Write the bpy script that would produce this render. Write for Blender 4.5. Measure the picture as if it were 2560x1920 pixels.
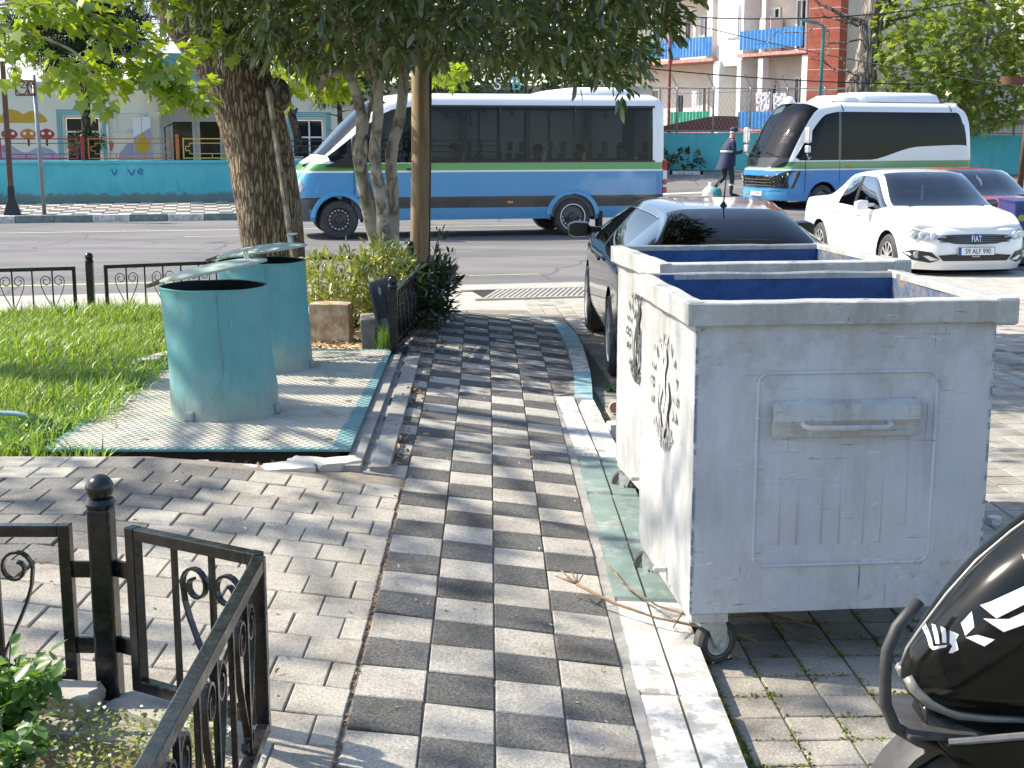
import bpy, bmesh, math, random
import numpy as np
from mathutils import Vector, Matrix, Euler
R = math.radians
random.seed(7); rng = np.random.default_rng(7)
SC = bpy.context.scene
COL = SC.collection
for o in list(bpy.data.objects):
    bpy.data.objects.remove(o)

# ------------------------------------------------------------------ camera, sky, sun, exposure
cam_d = bpy.data.cameras.new('camera'); cam = bpy.data.objects.new('camera', cam_d); COL.objects.link(cam)
cam_d.sensor_width = 36; cam_d.lens = 47.8; cam_d.clip_start = .05; cam_d.clip_end = 3000
CAM = Vector((0, 0, 1.55)); PITCH = R(10.416)
cam.location = CAM; cam.rotation_euler = (R(90) - PITCH, 0, 0)
SC.camera = cam
SUN_EL, SUN_AZ = R(43), R(13)                 # from the left, a little behind the scene
SUN = Vector((-math.cos(SUN_AZ) * math.cos(SUN_EL), math.sin(SUN_AZ) * math.cos(SUN_EL), math.sin(SUN_EL)))
world = bpy.data.worlds.new('World'); SC.world = world; world.use_nodes = True
wn = world.node_tree; wn.nodes.clear()
wo = wn.nodes.new('ShaderNodeOutputWorld'); wb = wn.nodes.new('ShaderNodeBackground'); sk = wn.nodes.new('ShaderNodeTexSky')
sk.sky_type = 'NISHITA'; sk.sun_disc = False; sk.sun_elevation = SUN_EL; sk.sun_rotation = -(R(90) - SUN_AZ)
sk.air_density = 1.0; sk.dust_density = 1.2; sk.ozone_density = 1.0
wb.inputs[1].default_value = .15
wn.links.new(sk.outputs[0], wb.inputs[0]); wn.links.new(wb.outputs[0], wo.inputs[0])
sun_d = bpy.data.lights.new('sun', 'SUN'); sun_d.energy = 4.4; sun_d.angle = R(.53); sun_d.color = (1, .90, .74)
sun = bpy.data.objects.new('sun', sun_d); COL.objects.link(sun)
sun.rotation_euler = SUN.to_track_quat('Z', 'Y').to_euler()
SC.view_settings.view_transform = 'Standard'; SC.view_settings.look = 'None'
SC.view_settings.exposure = 1.08; SC.view_settings.gamma = 1; SC.view_settings.use_curve_mapping = False
SC.render.engine = 'CYCLES'
SC.cycles.max_bounces = 8; SC.cycles.transparent_max_bounces = 12; SC.cycles.use_denoising = True

# ------------------------------------------------------------------ materials
MATS = {}
def nt(name):
    m = bpy.data.materials.new(name); m.use_nodes = True
    t = m.node_tree; t.nodes.clear()
    out = t.nodes.new('ShaderNodeOutputMaterial')
    MATS[name] = m
    return m, t, out
def N(t, typ, **kw):
    n = t.nodes.new(typ)
    for k, v in kw.items():
        if k.startswith('i_'):
            n.inputs[int(k[2:]) if k[2:].isdigit() else k[2:]].default_value = v
        else: setattr(n, k, v)
    return n
def c4(c): return (c[0], c[1], c[2], 1)
def ramp(t, src, stops, interp='LINEAR'):
    r = N(t, 'ShaderNodeValToRGB'); r.color_ramp.interpolation = interp
    e = r.color_ramp.elements
    while len(e) < len(stops): e.new(.5)
    for k, (p, c) in enumerate(stops):
        e[k].position = p; e[k].color = c4(c) if hasattr(c, '__len__') else (c, c, c, 1)
    t.links.new(src, r.inputs[0]); return r.outputs[0]
def noise(t, vec, scale, detail=5, rough=.6, dist=0):
    n = N(t, 'ShaderNodeTexNoise'); n.inputs['Scale'].default_value = scale; n.inputs['Detail'].default_value = detail
    n.inputs['Roughness'].default_value = rough; n.inputs['Distortion'].default_value = dist
    t.links.new(vec, n.inputs['Vector']); return n.outputs['Fac']
def mixc(t, fac, a, b, mode='MIX'):
    n = N(t, 'ShaderNodeMix', data_type='RGBA', blend_type=mode)
    for s, v in ((0, fac), (6, a), (7, b)):
        if isinstance(v, (int, float)): n.inputs[s].default_value = v
        elif isinstance(v, tuple): n.inputs[s].default_value = c4(v)
        else: t.links.new(v, n.inputs[s])
    return n.outputs[2]
def mapped(t, vec, scale=(1, 1, 1), rot=(0, 0, 0), loc=(0, 0, 0)):
    n = N(t, 'ShaderNodeMapping'); n.inputs[1].default_value = loc; n.inputs[2].default_value = rot; n.inputs[3].default_value = scale
    t.links.new(vec, n.inputs[0]); return n.outputs[0]
def math_(t, op, a, b=None):
    n = N(t, 'ShaderNodeMath', operation=op)
    for k, v in enumerate((a, b)):
        if v is None: continue
        if isinstance(v, (int, float)): n.inputs[k].default_value = v
        else: t.links.new(v, n.inputs[k])
    return n.outputs[0]
def bump(t, h, strength=.3, dist=.01, normal=None):
    n = N(t, 'ShaderNodeBump'); n.inputs['Strength'].default_value = strength; n.inputs['Distance'].default_value = dist
    t.links.new(h, n.inputs['Height'])
    if normal: t.links.new(normal, n.inputs['Normal'])
    return n.outputs[0]
def principled(t, out, col, rough=.6, metal=0, normal=None, spec=.5, coat=0, trans=0, ior=None):
    b = N(t, 'ShaderNodeBsdfPrincipled')
    for key, v in (('Base Color', col), ('Roughness', rough), ('Metallic', metal)):
        if isinstance(v, tuple): b.inputs[key].default_value = c4(v)
        elif isinstance(v, (int, float)): b.inputs[key].default_value = v
        else: t.links.new(v, b.inputs[key])
    b.inputs['Specular IOR Level'].default_value = spec
    b.inputs['Coat Weight'].default_value = coat; b.inputs['Coat Roughness'].default_value = .05
    b.inputs['Transmission Weight'].default_value = trans
    if ior: b.inputs['IOR'].default_value = ior
    if normal: t.links.new(normal, b.inputs['Normal'])
    t.links.new(b.outputs[0], out.inputs[0]); return b
def oc(t, which='Object'):
    n = N(t, 'ShaderNodeTexCoord'); return n.outputs[which]
def wc(t):
    return N(t, 'ShaderNodeNewGeometry').outputs['Position']
def M(name, col, rough=.6, metal=0, col2=None, vs=6, lo=.35, hi=.7, bs=0, bd=.002, bstr=.4, spec=.5, coat=0, rnd=0, world=False, vscale=(1, 1, 1), isl=0, grime=0):
    m, t, out = nt(name)
    vec = wc(t) if world else oc(t)
    v2 = mapped(t, vec, vscale) if vscale != (1, 1, 1) else vec
    c = col
    if col2 is not None: c = ramp(t, noise(t, v2, vs, 6, .65), [(lo, col), (hi, col2)])
    if grime:
        g = ramp(t, noise(t, v2, vs * 3.1, 8, .72), [(.5, 0.), (.72, 1.)])
        c = mixc(t, math_(t, 'MULTIPLY', g, grime), c, tuple(x * .35 for x in col))
    if rnd:
        oi = N(t, 'ShaderNodeObjectInfo')
        c = mixc(t, 1., c, ramp(t, oi.outputs['Random'], [(0, 1 - rnd), (1, 1 + rnd * .6)]), 'MULTIPLY')
    if isl:
        gi = N(t, 'ShaderNodeNewGeometry')
        c = mixc(t, 1., c, ramp(t, gi.outputs['Random Per Island'], [(0, 1 - isl), (1, 1 + isl * .6)]), 'MULTIPLY')
    nm = bump(t, noise(t, vec, bs, 6, .7), bstr, bd) if bs else None
    principled(t, out, c, rough, metal, nm, spec, coat)
    return m
def leafmat(name, c1, c2, tr=.45, rough=.4, gloss=.08):
    m, t, out = nt(name)
    gi = N(t, 'ShaderNodeNewGeometry')
    c = ramp(t, gi.outputs['Random Per Island'], [(0, c1), (1, c2)])
    d = N(t, 'ShaderNodeBsdfDiffuse'); tl = N(t, 'ShaderNodeBsdfTranslucent'); g = N(t, 'ShaderNodeBsdfGlossy')
    g.inputs['Roughness'].default_value = rough; g.inputs['Color'].default_value = (1, 1, 1, 1)
    t.links.new(c, d.inputs[0]); t.links.new(mixc(t, 1., c, (1.5, 1.35, .5), 'MULTIPLY'), tl.inputs[0])
    a = N(t, 'ShaderNodeMixShader'); a.inputs[0].default_value = tr; t.links.new(d.outputs[0], a.inputs[1]); t.links.new(tl.outputs[0], a.inputs[2])
    b = N(t, 'ShaderNodeMixShader'); b.inputs[0].default_value = gloss; t.links.new(a.outputs[0], b.inputs[1]); t.links.new(g.outputs[0], b.inputs[2])
    t.links.new(b.outputs[0], out.inputs[0]); return m
def glassmat(name, tint, refl=.12):
    m, t, out = nt(name)
    tr = N(t, 'ShaderNodeBsdfTransparent'); tr.inputs[0].default_value = c4(tint)
    g = N(t, 'ShaderNodeBsdfGlossy'); g.inputs['Roughness'].default_value = .02
    f = N(t, 'ShaderNodeFresnel'); f.inputs[0].default_value = 1.5
    fac = math_(t, 'MINIMUM', math_(t, 'MULTIPLY', f.outputs[0], refl), 1.)
    mx = N(t, 'ShaderNodeMixShader'); t.links.new(fac, mx.inputs[0])
    t.links.new(tr.outputs[0], mx.inputs[1]); t.links.new(g.outputs[0], mx.inputs[2]); t.links.new(mx.outputs[0], out.inputs[0])
    return m
def emis(name, col, st=1):
    m, t, out = nt(name); e = N(t, 'ShaderNodeEmission'); e.inputs[0].default_value = c4(col); e.inputs[1].default_value = st
    t.links.new(e.outputs[0], out.inputs[0]); return m
def speckle(name, col, dark, light, rnd=.12, world=True, moss=0):
    # concrete paver: fine aggregate, larger stains, each piece its own tone
    m, t, out = nt(name); v = wc(t)
    c = ramp(t, noise(t, v, 105, 4, .85), [(.34, dark), (.5, col), (.66, light)])
    c = mixc(t, ramp(t, noise(t, v, 240, 2, .8), [(.56, 0.), (.66, .55)]), c, tuple(x * .55 for x in dark))
    st = ramp(t, noise(t, v, 4.2, 7, .65), [(.3, (.60, .575, .53)), (.48, (.92, .91, .88)), (.68, (1.08, 1.07, 1.04))])
    c = mixc(t, 1., c, st, 'MULTIPLY')
    bl = ramp(t, noise(t, v, 23, 4, .6), [(.6, 0.), (.75, .35)])
    c = mixc(t, bl, c, tuple(x * .5 for x in col))
    oi = N(t, 'ShaderNodeObjectInfo')
    c = mixc(t, 1., c, ramp(t, oi.outputs['Random'], [(0, 1 - rnd), (1, 1 + rnd)]), 'MULTIPLY')
    gi = N(t, 'ShaderNodeNewGeometry')
    c = mixc(t, 1., c, ramp(t, gi.outputs['Random Per Island'], [(0, 1 - rnd * .6), (1, 1 + rnd * .6)]), 'MULTIPLY')
    nm = bump(t, noise(t, v, 120, 4, .85), .85, .008, bump(t, noise(t, v, 14, 4, .6), .5, .010))
    principled(t, out, c, .88, 0, nm, .25); return m

# ------------------------------------------------------------------ mesh helpers
class MB:
    def __init__(s): s.v = []; s.f = []
    def add(s, vs, fs):
        o = len(s.v); s.v += [tuple(p) for p in vs]; s.f += [tuple(i + o for i in f) for f in fs]; return s
    def box(s, x0, x1, y0, y1, z0, z1, M_=None):
        vs = [Vector(p) for p in ((x0, y0, z0), (x1, y0, z0), (x1, y1, z0), (x0, y1, z0), (x0, y0, z1), (x1, y0, z1), (x1, y1, z1), (x0, y1, z1))]
        if M_: vs = [M_ @ p for p in vs]
        return s.add(vs, [(0, 3, 2, 1), (4, 5, 6, 7), (0, 1, 5, 4), (1, 2, 6, 5), (2, 3, 7, 6), (3, 0, 4, 7)])
    def bar(s, a, b, w, h=None, up=(0, 0, 1)):
        a, b = Vector(a), Vector(b); h = h or w; d = b - a; L = d.length; d.normalize()
        u = Vector(up); sd = d.cross(u)
        if sd.length < 1e-4: sd = d.cross(Vector((0, 1, 0)))
        sd.normalize(); u = sd.cross(d)
        vs = [p + sd * x * w / 2 + u * y * h / 2 for p in (a, b) for x, y in ((-1, -1), (1, -1), (1, 1), (-1, 1))]
        return s.add(vs, [(3, 2, 1, 0), (4, 5, 6, 7), (0, 1, 5, 4), (1, 2, 6, 5), (2, 3, 7, 6), (3, 0, 4, 7)])
    def tube(s, pts, r, n=8, cap=True, flat=1):
        pts = [Vector(p) for p in pts]; k = len(pts)
        rs = r if hasattr(r, '__len__') else [r] * k
        rings = []; ref = None
        for i, p in enumerate(pts):
            d = (pts[min(i + 1, k - 1)] - pts[max(i - 1, 0)]).normalized()
            if ref is None: ref = Vector((0, 0, 1)) if abs(d.z) < .9 else Vector((1, 0, 0))
            a = d.cross(ref)
            if a.length < 1e-5: a = d.cross(Vector((0, 1, 0)))
            a.normalize(); b = a.cross(d); ref = b
            rings.append([p + (a * math.cos(q) + b * math.sin(q) * flat) * rs[i] for q in (2 * math.pi * j / n for j in range(n))])
        return s.loft(rings, True, cap)
    def loft(s, rings, closed=True, cap=True):
        n = len(rings[0]); vs = [p for r_ in rings for p in r_]; fs = []
        for i in range(len(rings) - 1):
            for j in range(n if closed else n - 1):
                a = i * n + j; b = i * n + (j + 1) % n
                fs.append((a, b, b + n, a + n))
        if cap and closed: fs.append(tuple(range(n - 1, -1, -1))); fs.append(tuple((len(rings) - 1) * n + j for j in range(n)))
        return s.add(vs, fs)
    def lathe(s, prof, n=24, M_=None, cap=False):
        rings = [[Vector((r * math.cos(2 * math.pi * j / n), r * math.sin(2 * math.pi * j / n), z)) for j in range(n)] for r, z in prof]
        if M_: rings = [[M_ @ p for p in q] for q in rings]
        return s.loft(rings, True, cap)
    def prism(s, poly, h0, h1, f):
        # poly: 2-D outline, f(u, v, h) -> 3-D
        n = len(poly); vs = [f(u, v, h0) for u, v in poly] + [f(u, v, h1) for u, v in poly]
        fs = [tuple(range(n - 1, -1, -1)), tuple(range(n, 2 * n))] + [(j, (j + 1) % n, n + (j + 1) % n, n + j) for j in range(n)]
        return s.add(vs, fs)
    def sphere(s, c, r, n=12, m=8, sc=(1, 1, 1)):
        c = Vector(c); prof = []
        for i in range(m + 1):
            a = -math.pi / 2 + math.pi * i / m; prof.append((max(r * math.cos(a), 1e-4), r * math.sin(a)))
        return s.lathe(prof, n, Matrix.Translation(c) @ Matrix.Diagonal((*sc, 1)))
    def grid(s, nu, nv, f):
        vs = [f(i / nu, j / nv) for i in range(nu + 1) for j in range(nv + 1)]
        fs = [(i * (nv + 1) + j, (i + 1) * (nv + 1) + j, (i + 1) * (nv + 1) + j + 1, i * (nv + 1) + j + 1) for i in range(nu) for j in range(nv)]
        return s.add(vs, fs)
    def mesh(s, name, mat, smooth=False):
        me = bpy.data.meshes.new(name); me.from_pydata([tuple(p) for p in s.v], [], s.f); me.update()
        if smooth:
            me.polygons.foreach_set('use_smooth', [True] * len(me.polygons))
            if smooth != 'all': me.set_sharp_from_angle(angle=R(smooth if smooth is not True else 40))
        if mat: me.materials.append(MATS[mat] if isinstance(mat, str) else mat)
        return me
    def build(s, name, mat, parent=None, smooth=False, bev=0, M_=None):
        return link(name, s.mesh(name, mat, smooth), parent, bev, M_)
def link(name, me, parent=None, bev=0, M_=None):
    o = bpy.data.objects.new(name, me); COL.objects.link(o)
    if parent: o.parent = parent
    if M_ is not None: o.matrix_local = M_
    if bev:
        b = o.modifiers.new('edge', 'BEVEL'); b.width = bev; b.segments = 2; b.limit_method = 'ANGLE'; b.angle_limit = R(40)
    return o
def mesh_np(name, V, F, mat, smooth=False):
    me = bpy.data.meshes.new(name); V = np.asarray(V, np.float32); F = np.asarray(F, np.int32); k = F.shape[1]
    me.vertices.add(len(V)); me.vertices.foreach_set('co', V.ravel())
    me.loops.add(F.size); me.loops.foreach_set('vertex_index', F.ravel())
    me.polygons.add(len(F)); me.polygons.foreach_set('loop_start', np.arange(0, F.size, k, dtype=np.int32))
    me.polygons.foreach_set('loop_total', np.full(len(F), k, np.int32))
    if smooth: me.polygons.foreach_set('use_smooth', np.ones(len(F), bool))
    me.update(calc_edges=True); me.validate(); me.materials.append(MATS[mat]); return me
def thing(name, label, cat, loc=(0, 0, 0), rz=0, group=None):
    o = bpy.data.objects.new(name, None); COL.objects.link(o); o.empty_display_size = .1
    o.location = loc; o.rotation_euler = (0, 0, rz); return tag(o, label, cat, group)
def tag(o, label, cat, group=None):
    o['label'] = label; o['category'] = cat
    if group: o['group'] = group
    return o
def kind(o, k, label=None):
    o['kind'] = k
    if label: o['label'] = label
    return o
def copy_tree(o, parent=None):
    c = o.copy(); COL.objects.link(c); c.parent = parent
    for ch in list(o.children): copy_tree(ch, c)
    return c
def text(name, body, size, mat, parent, M_, thick=.001, align='CENTER', sx=1):
    cu = bpy.data.curves.new(name, 'FONT'); cu.body = body; cu.size = size; cu.extrude = thick; cu.align_x = align; cu.align_y = 'CENTER'
    cu.materials.append(MATS[mat]); o = bpy.data.objects.new(name, cu)
    me = bpy.data.meshes.new_from_object(o); bpy.data.objects.remove(o); me.name = name
    o = link(name, me, parent, 0, M_ @ Matrix.Diagonal((sx, 1, 1, 1)))
    if len(body) > 1: o['kind'] = 'stuff'
    return o
def frame(o, x, y=None, z=None):
    # matrix with origin o and axes x, z(normal); y = z cross x
    x = Vector(x).normalized(); z = Vector(z).normalized(); y = z.cross(x).normalized(); x = y.cross(z)
    m = Matrix.Identity(4)
    for i in range(3): m[i][0] = x[i]; m[i][1] = y[i]; m[i][2] = z[i]; m[i][3] = o[i]
    return m
def lerp(a, b, t): return a + (b - a) * t
def sm(a, b, x):
    t = min(1, max(0, (x - a) / (b - a))); return t * t * (3 - 2 * t)
def hn(x, y, s=1., seed=0):
    # cheap smooth height noise
    return (math.sin(x * 1.7 * s + seed) * math.cos(y * 2.3 * s + 1.3 * seed) + .5 * math.sin(x * 4.1 * s + 2 + seed) * math.sin(y * 3.7 * s + seed)) / 1.5
def pix(p):
    # where a world point falls in the 1024 x 768 picture (used only to choose which pieces become single objects)
    d = Vector(p) - CAM; c, s_ = math.cos(PITCH), math.sin(PITCH)
    f = d.y * c - d.z * s_; up = d.y * s_ + d.z * c
    if f < .05: return None
    return 512 + 1360 * d.x / f, 384 - 1360 * up / f, f
TH = R(13); SCs, SSs = math.cos(TH), math.sin(TH)
def ST(s, n, z=0): return Vector((s * SCs - n * SSs, 25.67 + s * SSs + n * SCs, z))   # street frame: s along the road, n across it
def STm(s, n, z=0, rz=0): return Matrix.Translation(ST(s, n, z)) @ Matrix.Rotation(TH + rz, 4, 'Z')
# ------------------------------------------------------------------ the ground
def zpark(x, y): return lerp(-.22, -.335, min(1, max(0, (y - 8.5) / 7.5)))
def zpath(x, y):
    s = -.12 * (min(max(x, -1.7), .46) + .75)
    if y > 6.1: s = min(s, 0) if x > -.75 else lerp(s, 0, sm(6.1, 6.35, y))
    e = sm(11.7, 14.9, y)
    return lerp(s, -.325, e)
def zroad(x, y): return -.35 + .62 * sm(29, 47, y) * sm(0, 5, x)

M('soil', (.16, .11, .07), .95, 0, (.30, .22, .14), 14, bs=60, bd=.01, world=True)
M('dry_litter', (.36, .27, .17), .95, 0, (.62, .52, .38), 30, bs=70, bd=.012, world=True)
M('joint_sand', (.15, .13, .105), .95, 0, (.27, .24, .195), 18, bs=120, bd=.004, world=True)
M('joint_moss', (.10, .095, .06), .95, 0, (.20, .18, .11), 16, bs=120, bd=.004, world=True)
M('lawn_soil', (.10, .12, .04), .95, 0, (.22, .19, .10), 9, bs=50, bd=.01, world=True)
M('far_ground', (.11, .11, .10), .95, 0, (.17, .165, .15), 2, world=True)
m, t, out = nt('asphalt'); v = wc(t)
c = ramp(t, noise(t, v, 180, 3, .8), [(.35, (.105, .105, .108)), (.52, (.175, .175, .178)), (.7, (.27, .265, .255))])
c = mixc(t, 1., c, ramp(t, noise(t, mapped(t, v, (.35, 1.2, 1), (0, 0, TH)), 1.1, 6, .6), [(.3, (.72, .72, .74)), (.66, (1.12, 1.1, 1.06))]), 'MULTIPLY')
vo = N(t, 'ShaderNodeTexVoronoi', feature='DISTANCE_TO_EDGE'); vo.inputs['Scale'].default_value = .32
nz = N(t, 'ShaderNodeTexNoise'); nz.inputs['Scale'].default_value = 1.3; nz.inputs['Detail'].default_value = 6; t.links.new(v, nz.inputs['Vector'])
t.links.new(mixc(t, .22, v, nz.outputs['Color'], 'LINEAR_LIGHT'), vo.inputs['Vector'])
c = mixc(t, ramp(t, vo.outputs['Distance'], [(0., .75), (.012, 0.)]), c, (.05, .05, .05))
c = mixc(t, ramp(t, noise(t, mapped(t, v, (.25, .8, 1), (0, 0, TH)), .8, 3, .4), [(.56, 0.), (.58, .45)]), c, (.10, .10, .104))
c = mixc(t, ramp(t, noise(t, v, 3.5, 8, .75), [(.62, 0.), (.74, .5)]), c, (.07, .07, .07))
principled(t, out, c, .85, 0, bump(t, noise(t, v, 150, 3, .8), .4, .006), .3)
M('road_paint', (.62, .60, .52), .8, 0, (.26, .26, .25), 30, .45, .62, world=True)
M('yellow_paint', (.55, .47, .24), .8, 0, (.28, .27, .24), 24, .42, .6, world=True)
M('concrete', (.31, .30, .27), .9, 0, (.43, .415, .375), 5, bs=90, bd=.004, world=True, grime=.5)
M('pale_concrete', (.33, .32, .285), .9, 0, (.44, .425, .38), 5, bs=90, bd=.004, world=True, grime=.35)
M('dark_concrete', (.20, .20, .19), .9, 0, (.33, .32, .30), 6, bs=70, bd=.005, world=True, grime=.5)
speckle('paver_light', (.435, .42, .39), (.25, .24, .222), (.60, .58, .54), .12)
speckle('paver_dark', (.112, .114, .117), (.05, .052, .054), (.235, .235, .23), .14)
speckle('paver_buff', (.44, .415, .37), (.28, .265, .235), (.56, .53, .47), .14)
speckle('paver_charcoal', (.20, .195, .185), (.12, .12, .115), (.29, .28, .265), .14)
speckle('paver_grey', (.37, .352, .318), (.22, .21, .19), (.50, .475, .43), .18)
def kerbpaint(name, col, base=(.42, .41, .38), lo=.52, hi=.58):
    m, t, out = nt(name); v = wc(t)
    f = ramp(t, noise(t, v, 9, 9, .78), [(lo, 0.), (hi, 1.)])
    f2 = ramp(t, noise(t, v, 70, 4, .7), [(.62, 0.), (.72, .5)])
    pc = mixc(t, 1., col, ramp(t, noise(t, v, 5, 6, .6), [(.3, (.72, .74, .74)), (.7, (1.08, 1.06, 1.05))]), 'MULTIPLY')
    c = mixc(t, math_(t, 'MAXIMUM', f, f2), pc, base)
    principled(t, out, c, .8, 0, bump(t, f, .25, .002, bump(t, noise(t, v, 120, 3, .7), .35, .003)), .3); return m
kerbpaint('kerb_white', (.70, .69, .66), (.36, .355, .33), .48, .56)
kerbpaint('kerb_teal', (.165, .235, .222), (.33, .345, .32), .50, .68)
kerbpaint('kerb_blue', (.26, .43, .48), (.46, .52, .52), .52, .66)

g = MB().box(-400, 400, -60, 900, -1.6, -.62).build('ground', 'far_ground'); kind(g, 'structure')
def sheet(name, x0, x1, y0, y1, nu, nv, f, mat):
    o = MB().grid(nu, nv, lambda a, b: (lerp(x0, x1, a), lerp(y0, y1, b), f(lerp(x0, x1, a), lerp(y0, y1, b)))).build(name, mat, smooth='all')
    return kind(o, 'structure')
def rsheet(name, s0, s1, n0, n1, nu, nv, f, mat):
    def q(a, b):
        p = ST(lerp(s0, s1, a), lerp(n0, n1, b)); p.z = f(p.x, p.y); return p
    o = MB().grid(nu, nv, q).build(name, mat, smooth='all'); return kind(o, 'structure')
road = rsheet('road', -60, 60, -8.15, 26, 120, 60, zroad, 'asphalt')
parking = sheet('parking_lot', .40, 30, -1, 19.5, 60, 60, lambda x, y: zpark(x, y) - .011 - .1 * sm(16.4, 17.5, y - .23 * x), 'joint_moss')
walk = sheet('sidewalk', -9, .52, -1, 15.2, 60, 90, lambda x, y: zpath(x, y) - .009 - (.1 if x < -.82 and y > 6.3 else 0) - (.4 if x < -.95 and y > 11.2 + .43 * min(0, x + 1.) else 0), 'joint_sand')
lawn = sheet('lawn', -12, -.83, 6.25, 14.2, 120, 120, lambda x, y: -.02 + .018 * hn(x, y, 1.5) - (.12 if (-2.62 < x < -.75 and y < 9.72) else 0) - .5 * (y > 12.22 + .43 * (x + 3.77)), 'lawn_soil')

def paver_mesh(name, w, l, mat, t_=.06, b=.0035, d=.0035):
    m_ = MB(); w /= 2; l /= 2
    rings = [[Vector((sx * (w - i), sy * (l - i), z)) for sx, sy in ((-1, -1), (1, -1), (1, 1), (-1, 1))] for i, z in ((0, -t_), (0, -d), (b, 0))]
    m_.loft(rings, True, False); m_.add(rings[2], [(0, 1, 2, 3)])
    return m_.mesh(name, mat)
TILT = math.atan(.12)
def lay(me, parent, x, y, z, rz=0, tx=0, ty=0, name='paver', jit=1.):
    o = bpy.data.objects.new(name, me); COL.objects.link(o); o.parent = parent
    o.location = (x, y, z + random.uniform(-.0025, .0025) * jit)
    o.rotation_euler = (tx + random.gauss(0, .006) * jit, ty + random.gauss(0, .007) * jit, rz + random.gauss(0, .008) * jit)
    return o
# chequered footpath
pl_, pd_ = paver_mesh('paver', .2, .2225, 'paver_light'), paver_mesh('paver', .2, .2225, 'paver_dark')
plh, pdh = paver_mesh('paver', .197, .105, 'paver_light'), paver_mesh('paver', .197, .105, 'paver_dark')
def pathx(y): return -.042 - .0165 * (y - 3.3) - .0012 * max(0, y - 7) ** 2
def kin(y):       # inner edge of the kerb
    P = [(-1, .392), (3.4, .39), (4.8, .37), (7.08, .336), (8.7, .275), (8.72, .40), (9.6, .44), (11.1, .45), (12.2, .38), (13.2, .2), (14.2, -.1)]
    for (a, u), (b, w) in zip(P, P[1:]):
        if a <= y <= b: return lerp(u, w, (y - a) / (b - a))
    return P[-1][1]
for k in range(-4, 4):
    for r_ in range(52):
        y = 2.45 + .226 * r_ - .0035 * (k + 2) + (.05 if k % 2 else 0) * 0
        x = pathx(y) + (k + .5) * .2035
        if k == -3 and y < 6.25 or k == -4 and (y < 9.9 or y > 12.6): continue
        if y > 13.9 or x > kin(y) - .07: continue
        dark = (r_ + k) % 2
        sl = (zpath(x, y + .1) - zpath(x, y - .1)) / .2
        me = (pd_ if dark else pl_)
        lay(me, walk, x, y, zpath(x, y), math.atan(.0165) + .002 * max(0, y - 7), math.atan(sl), TILT * (1 - sm(11.7, 14.9, y)))
    if k == 1: pass
# mortar strip between the last column and the kerb
m_ = MB()
m_.grid(60, 1, lambda a, b: (lambda y: (lerp(kin(y) - .10 if y > 8.7 else pathx(y) + 2 * .2035, kin(y) + .01, b), y, zpath(kin(y), y) - .004 + .004 * hn(3 * y, b, 2)))(lerp(2.3, 12.4, a)))
o = m_.build('mortar', 'dark_concrete', walk)
# buff running-bond paving of the small square
pb_, pc_ = paver_mesh('paver', .1615, .186, 'paver_buff'), paver_mesh('paver', .1615, .186, 'paver_charcoal')
pbh = paver_mesh('paver', .072, .184, 'paver_buff')
sq_n = 0
for r_ in range(23):
    y = 2.72 + .1895 * r_ - .045
    if y > 6.0: break
    xe = pathx(y) - 2 * .2035 - .012
    x = xe - (.08 if r_ % 2 else .036)
    first = True
    while x > -3.2:
        p = pix((x, y, 0))
        if p and -30 < p[0] < 560 and p[1] < 800:
            dk = x < -1.22 - .28 * (5.85 - y) and not (y > 5.6 and x < -1.85) and random.random() < .93
            me = pc_ if dk else pb_
            if first and r_ % 2 == 0: me = pbh
            lay(me, walk, x, y, zpath(x, y), 0, 0, TILT if x > -1.7 else 0); sq_n += 1
        x -= .1655 if not (first and r_ % 2 == 0) else (.036 + .0825 + .003)
        first = False
# grey grid paving of the parking place: the largest in view as pieces, the rest as one mass
pg_ = paver_mesh('paver', .156, .156, 'paver_grey', .05)
pgd = paver_mesh('paver', .156, .156, 'paver_charcoal', .05)
PA = R(2.7); cells = []
for i in range(-2, 110):
    for j in range(0, 104):
        a, b = .08 + .162 * i, 2.55 + .162 * j
        x, y = .50 + a * math.cos(PA) - (b - 4.25) * math.sin(PA), 4.246 + a * math.sin(PA) + (b - 4.25) * math.cos(PA)
        if y > 15.7 or x < (kin(y) + (.26 if y < 8.7 else .13)) + .085: continue
        p = pix((x, y, zpark(x, y)))
        if not p or not (-25 < p[0] < 1050 and 200 < p[1] < 790): continue
        hid = (660 < p[0] < 975 and 268 < p[1] < 612) or (y > 10.2 and 640 < p[0] < 800 and p[1] < 330)
        cells.append((0 if hid else 1 / p[2], x, y))
cells.sort(reverse=True)
mass = MB()
for q, (s_, x, y) in enumerate(cells):
    dk = random.random() < .07 or (y > 12.6 and abs(y - 13.1) < .09)
    if q < 298: lay(pgd if dk else pg_, parking, x, y, zpark(x, y), PA, math.atan(-.115 / 7.5) if y > 8.5 else 0, 0)
    else:
        Mx = Matrix.Translation((x, y, zpark(x, y) + random.uniform(-.002, .002))) @ Matrix.Rotation(PA, 4, 'Z') @ Matrix.Rotation(random.gauss(0, .008), 4, 'X')
        w = .077; mass.add([Mx @ Vector(p) for p in ((-w, -w, -.02), (w, -w, -.02), (w, w, -.02), (-w, w, -.02), (-w + .005, -w + .005, 0), (w - .005, -w + .005, 0), (w - .005, w - .005, 0), (-w + .005, w - .005, 0))],
                           [(4, 5, 6, 7), (0, 1, 5, 4), (1, 2, 6, 5), (2, 3, 7, 6), (3, 0, 4, 7)])
kind(mass.build('paver', 'paver_grey', parking), 'stuff')
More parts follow.
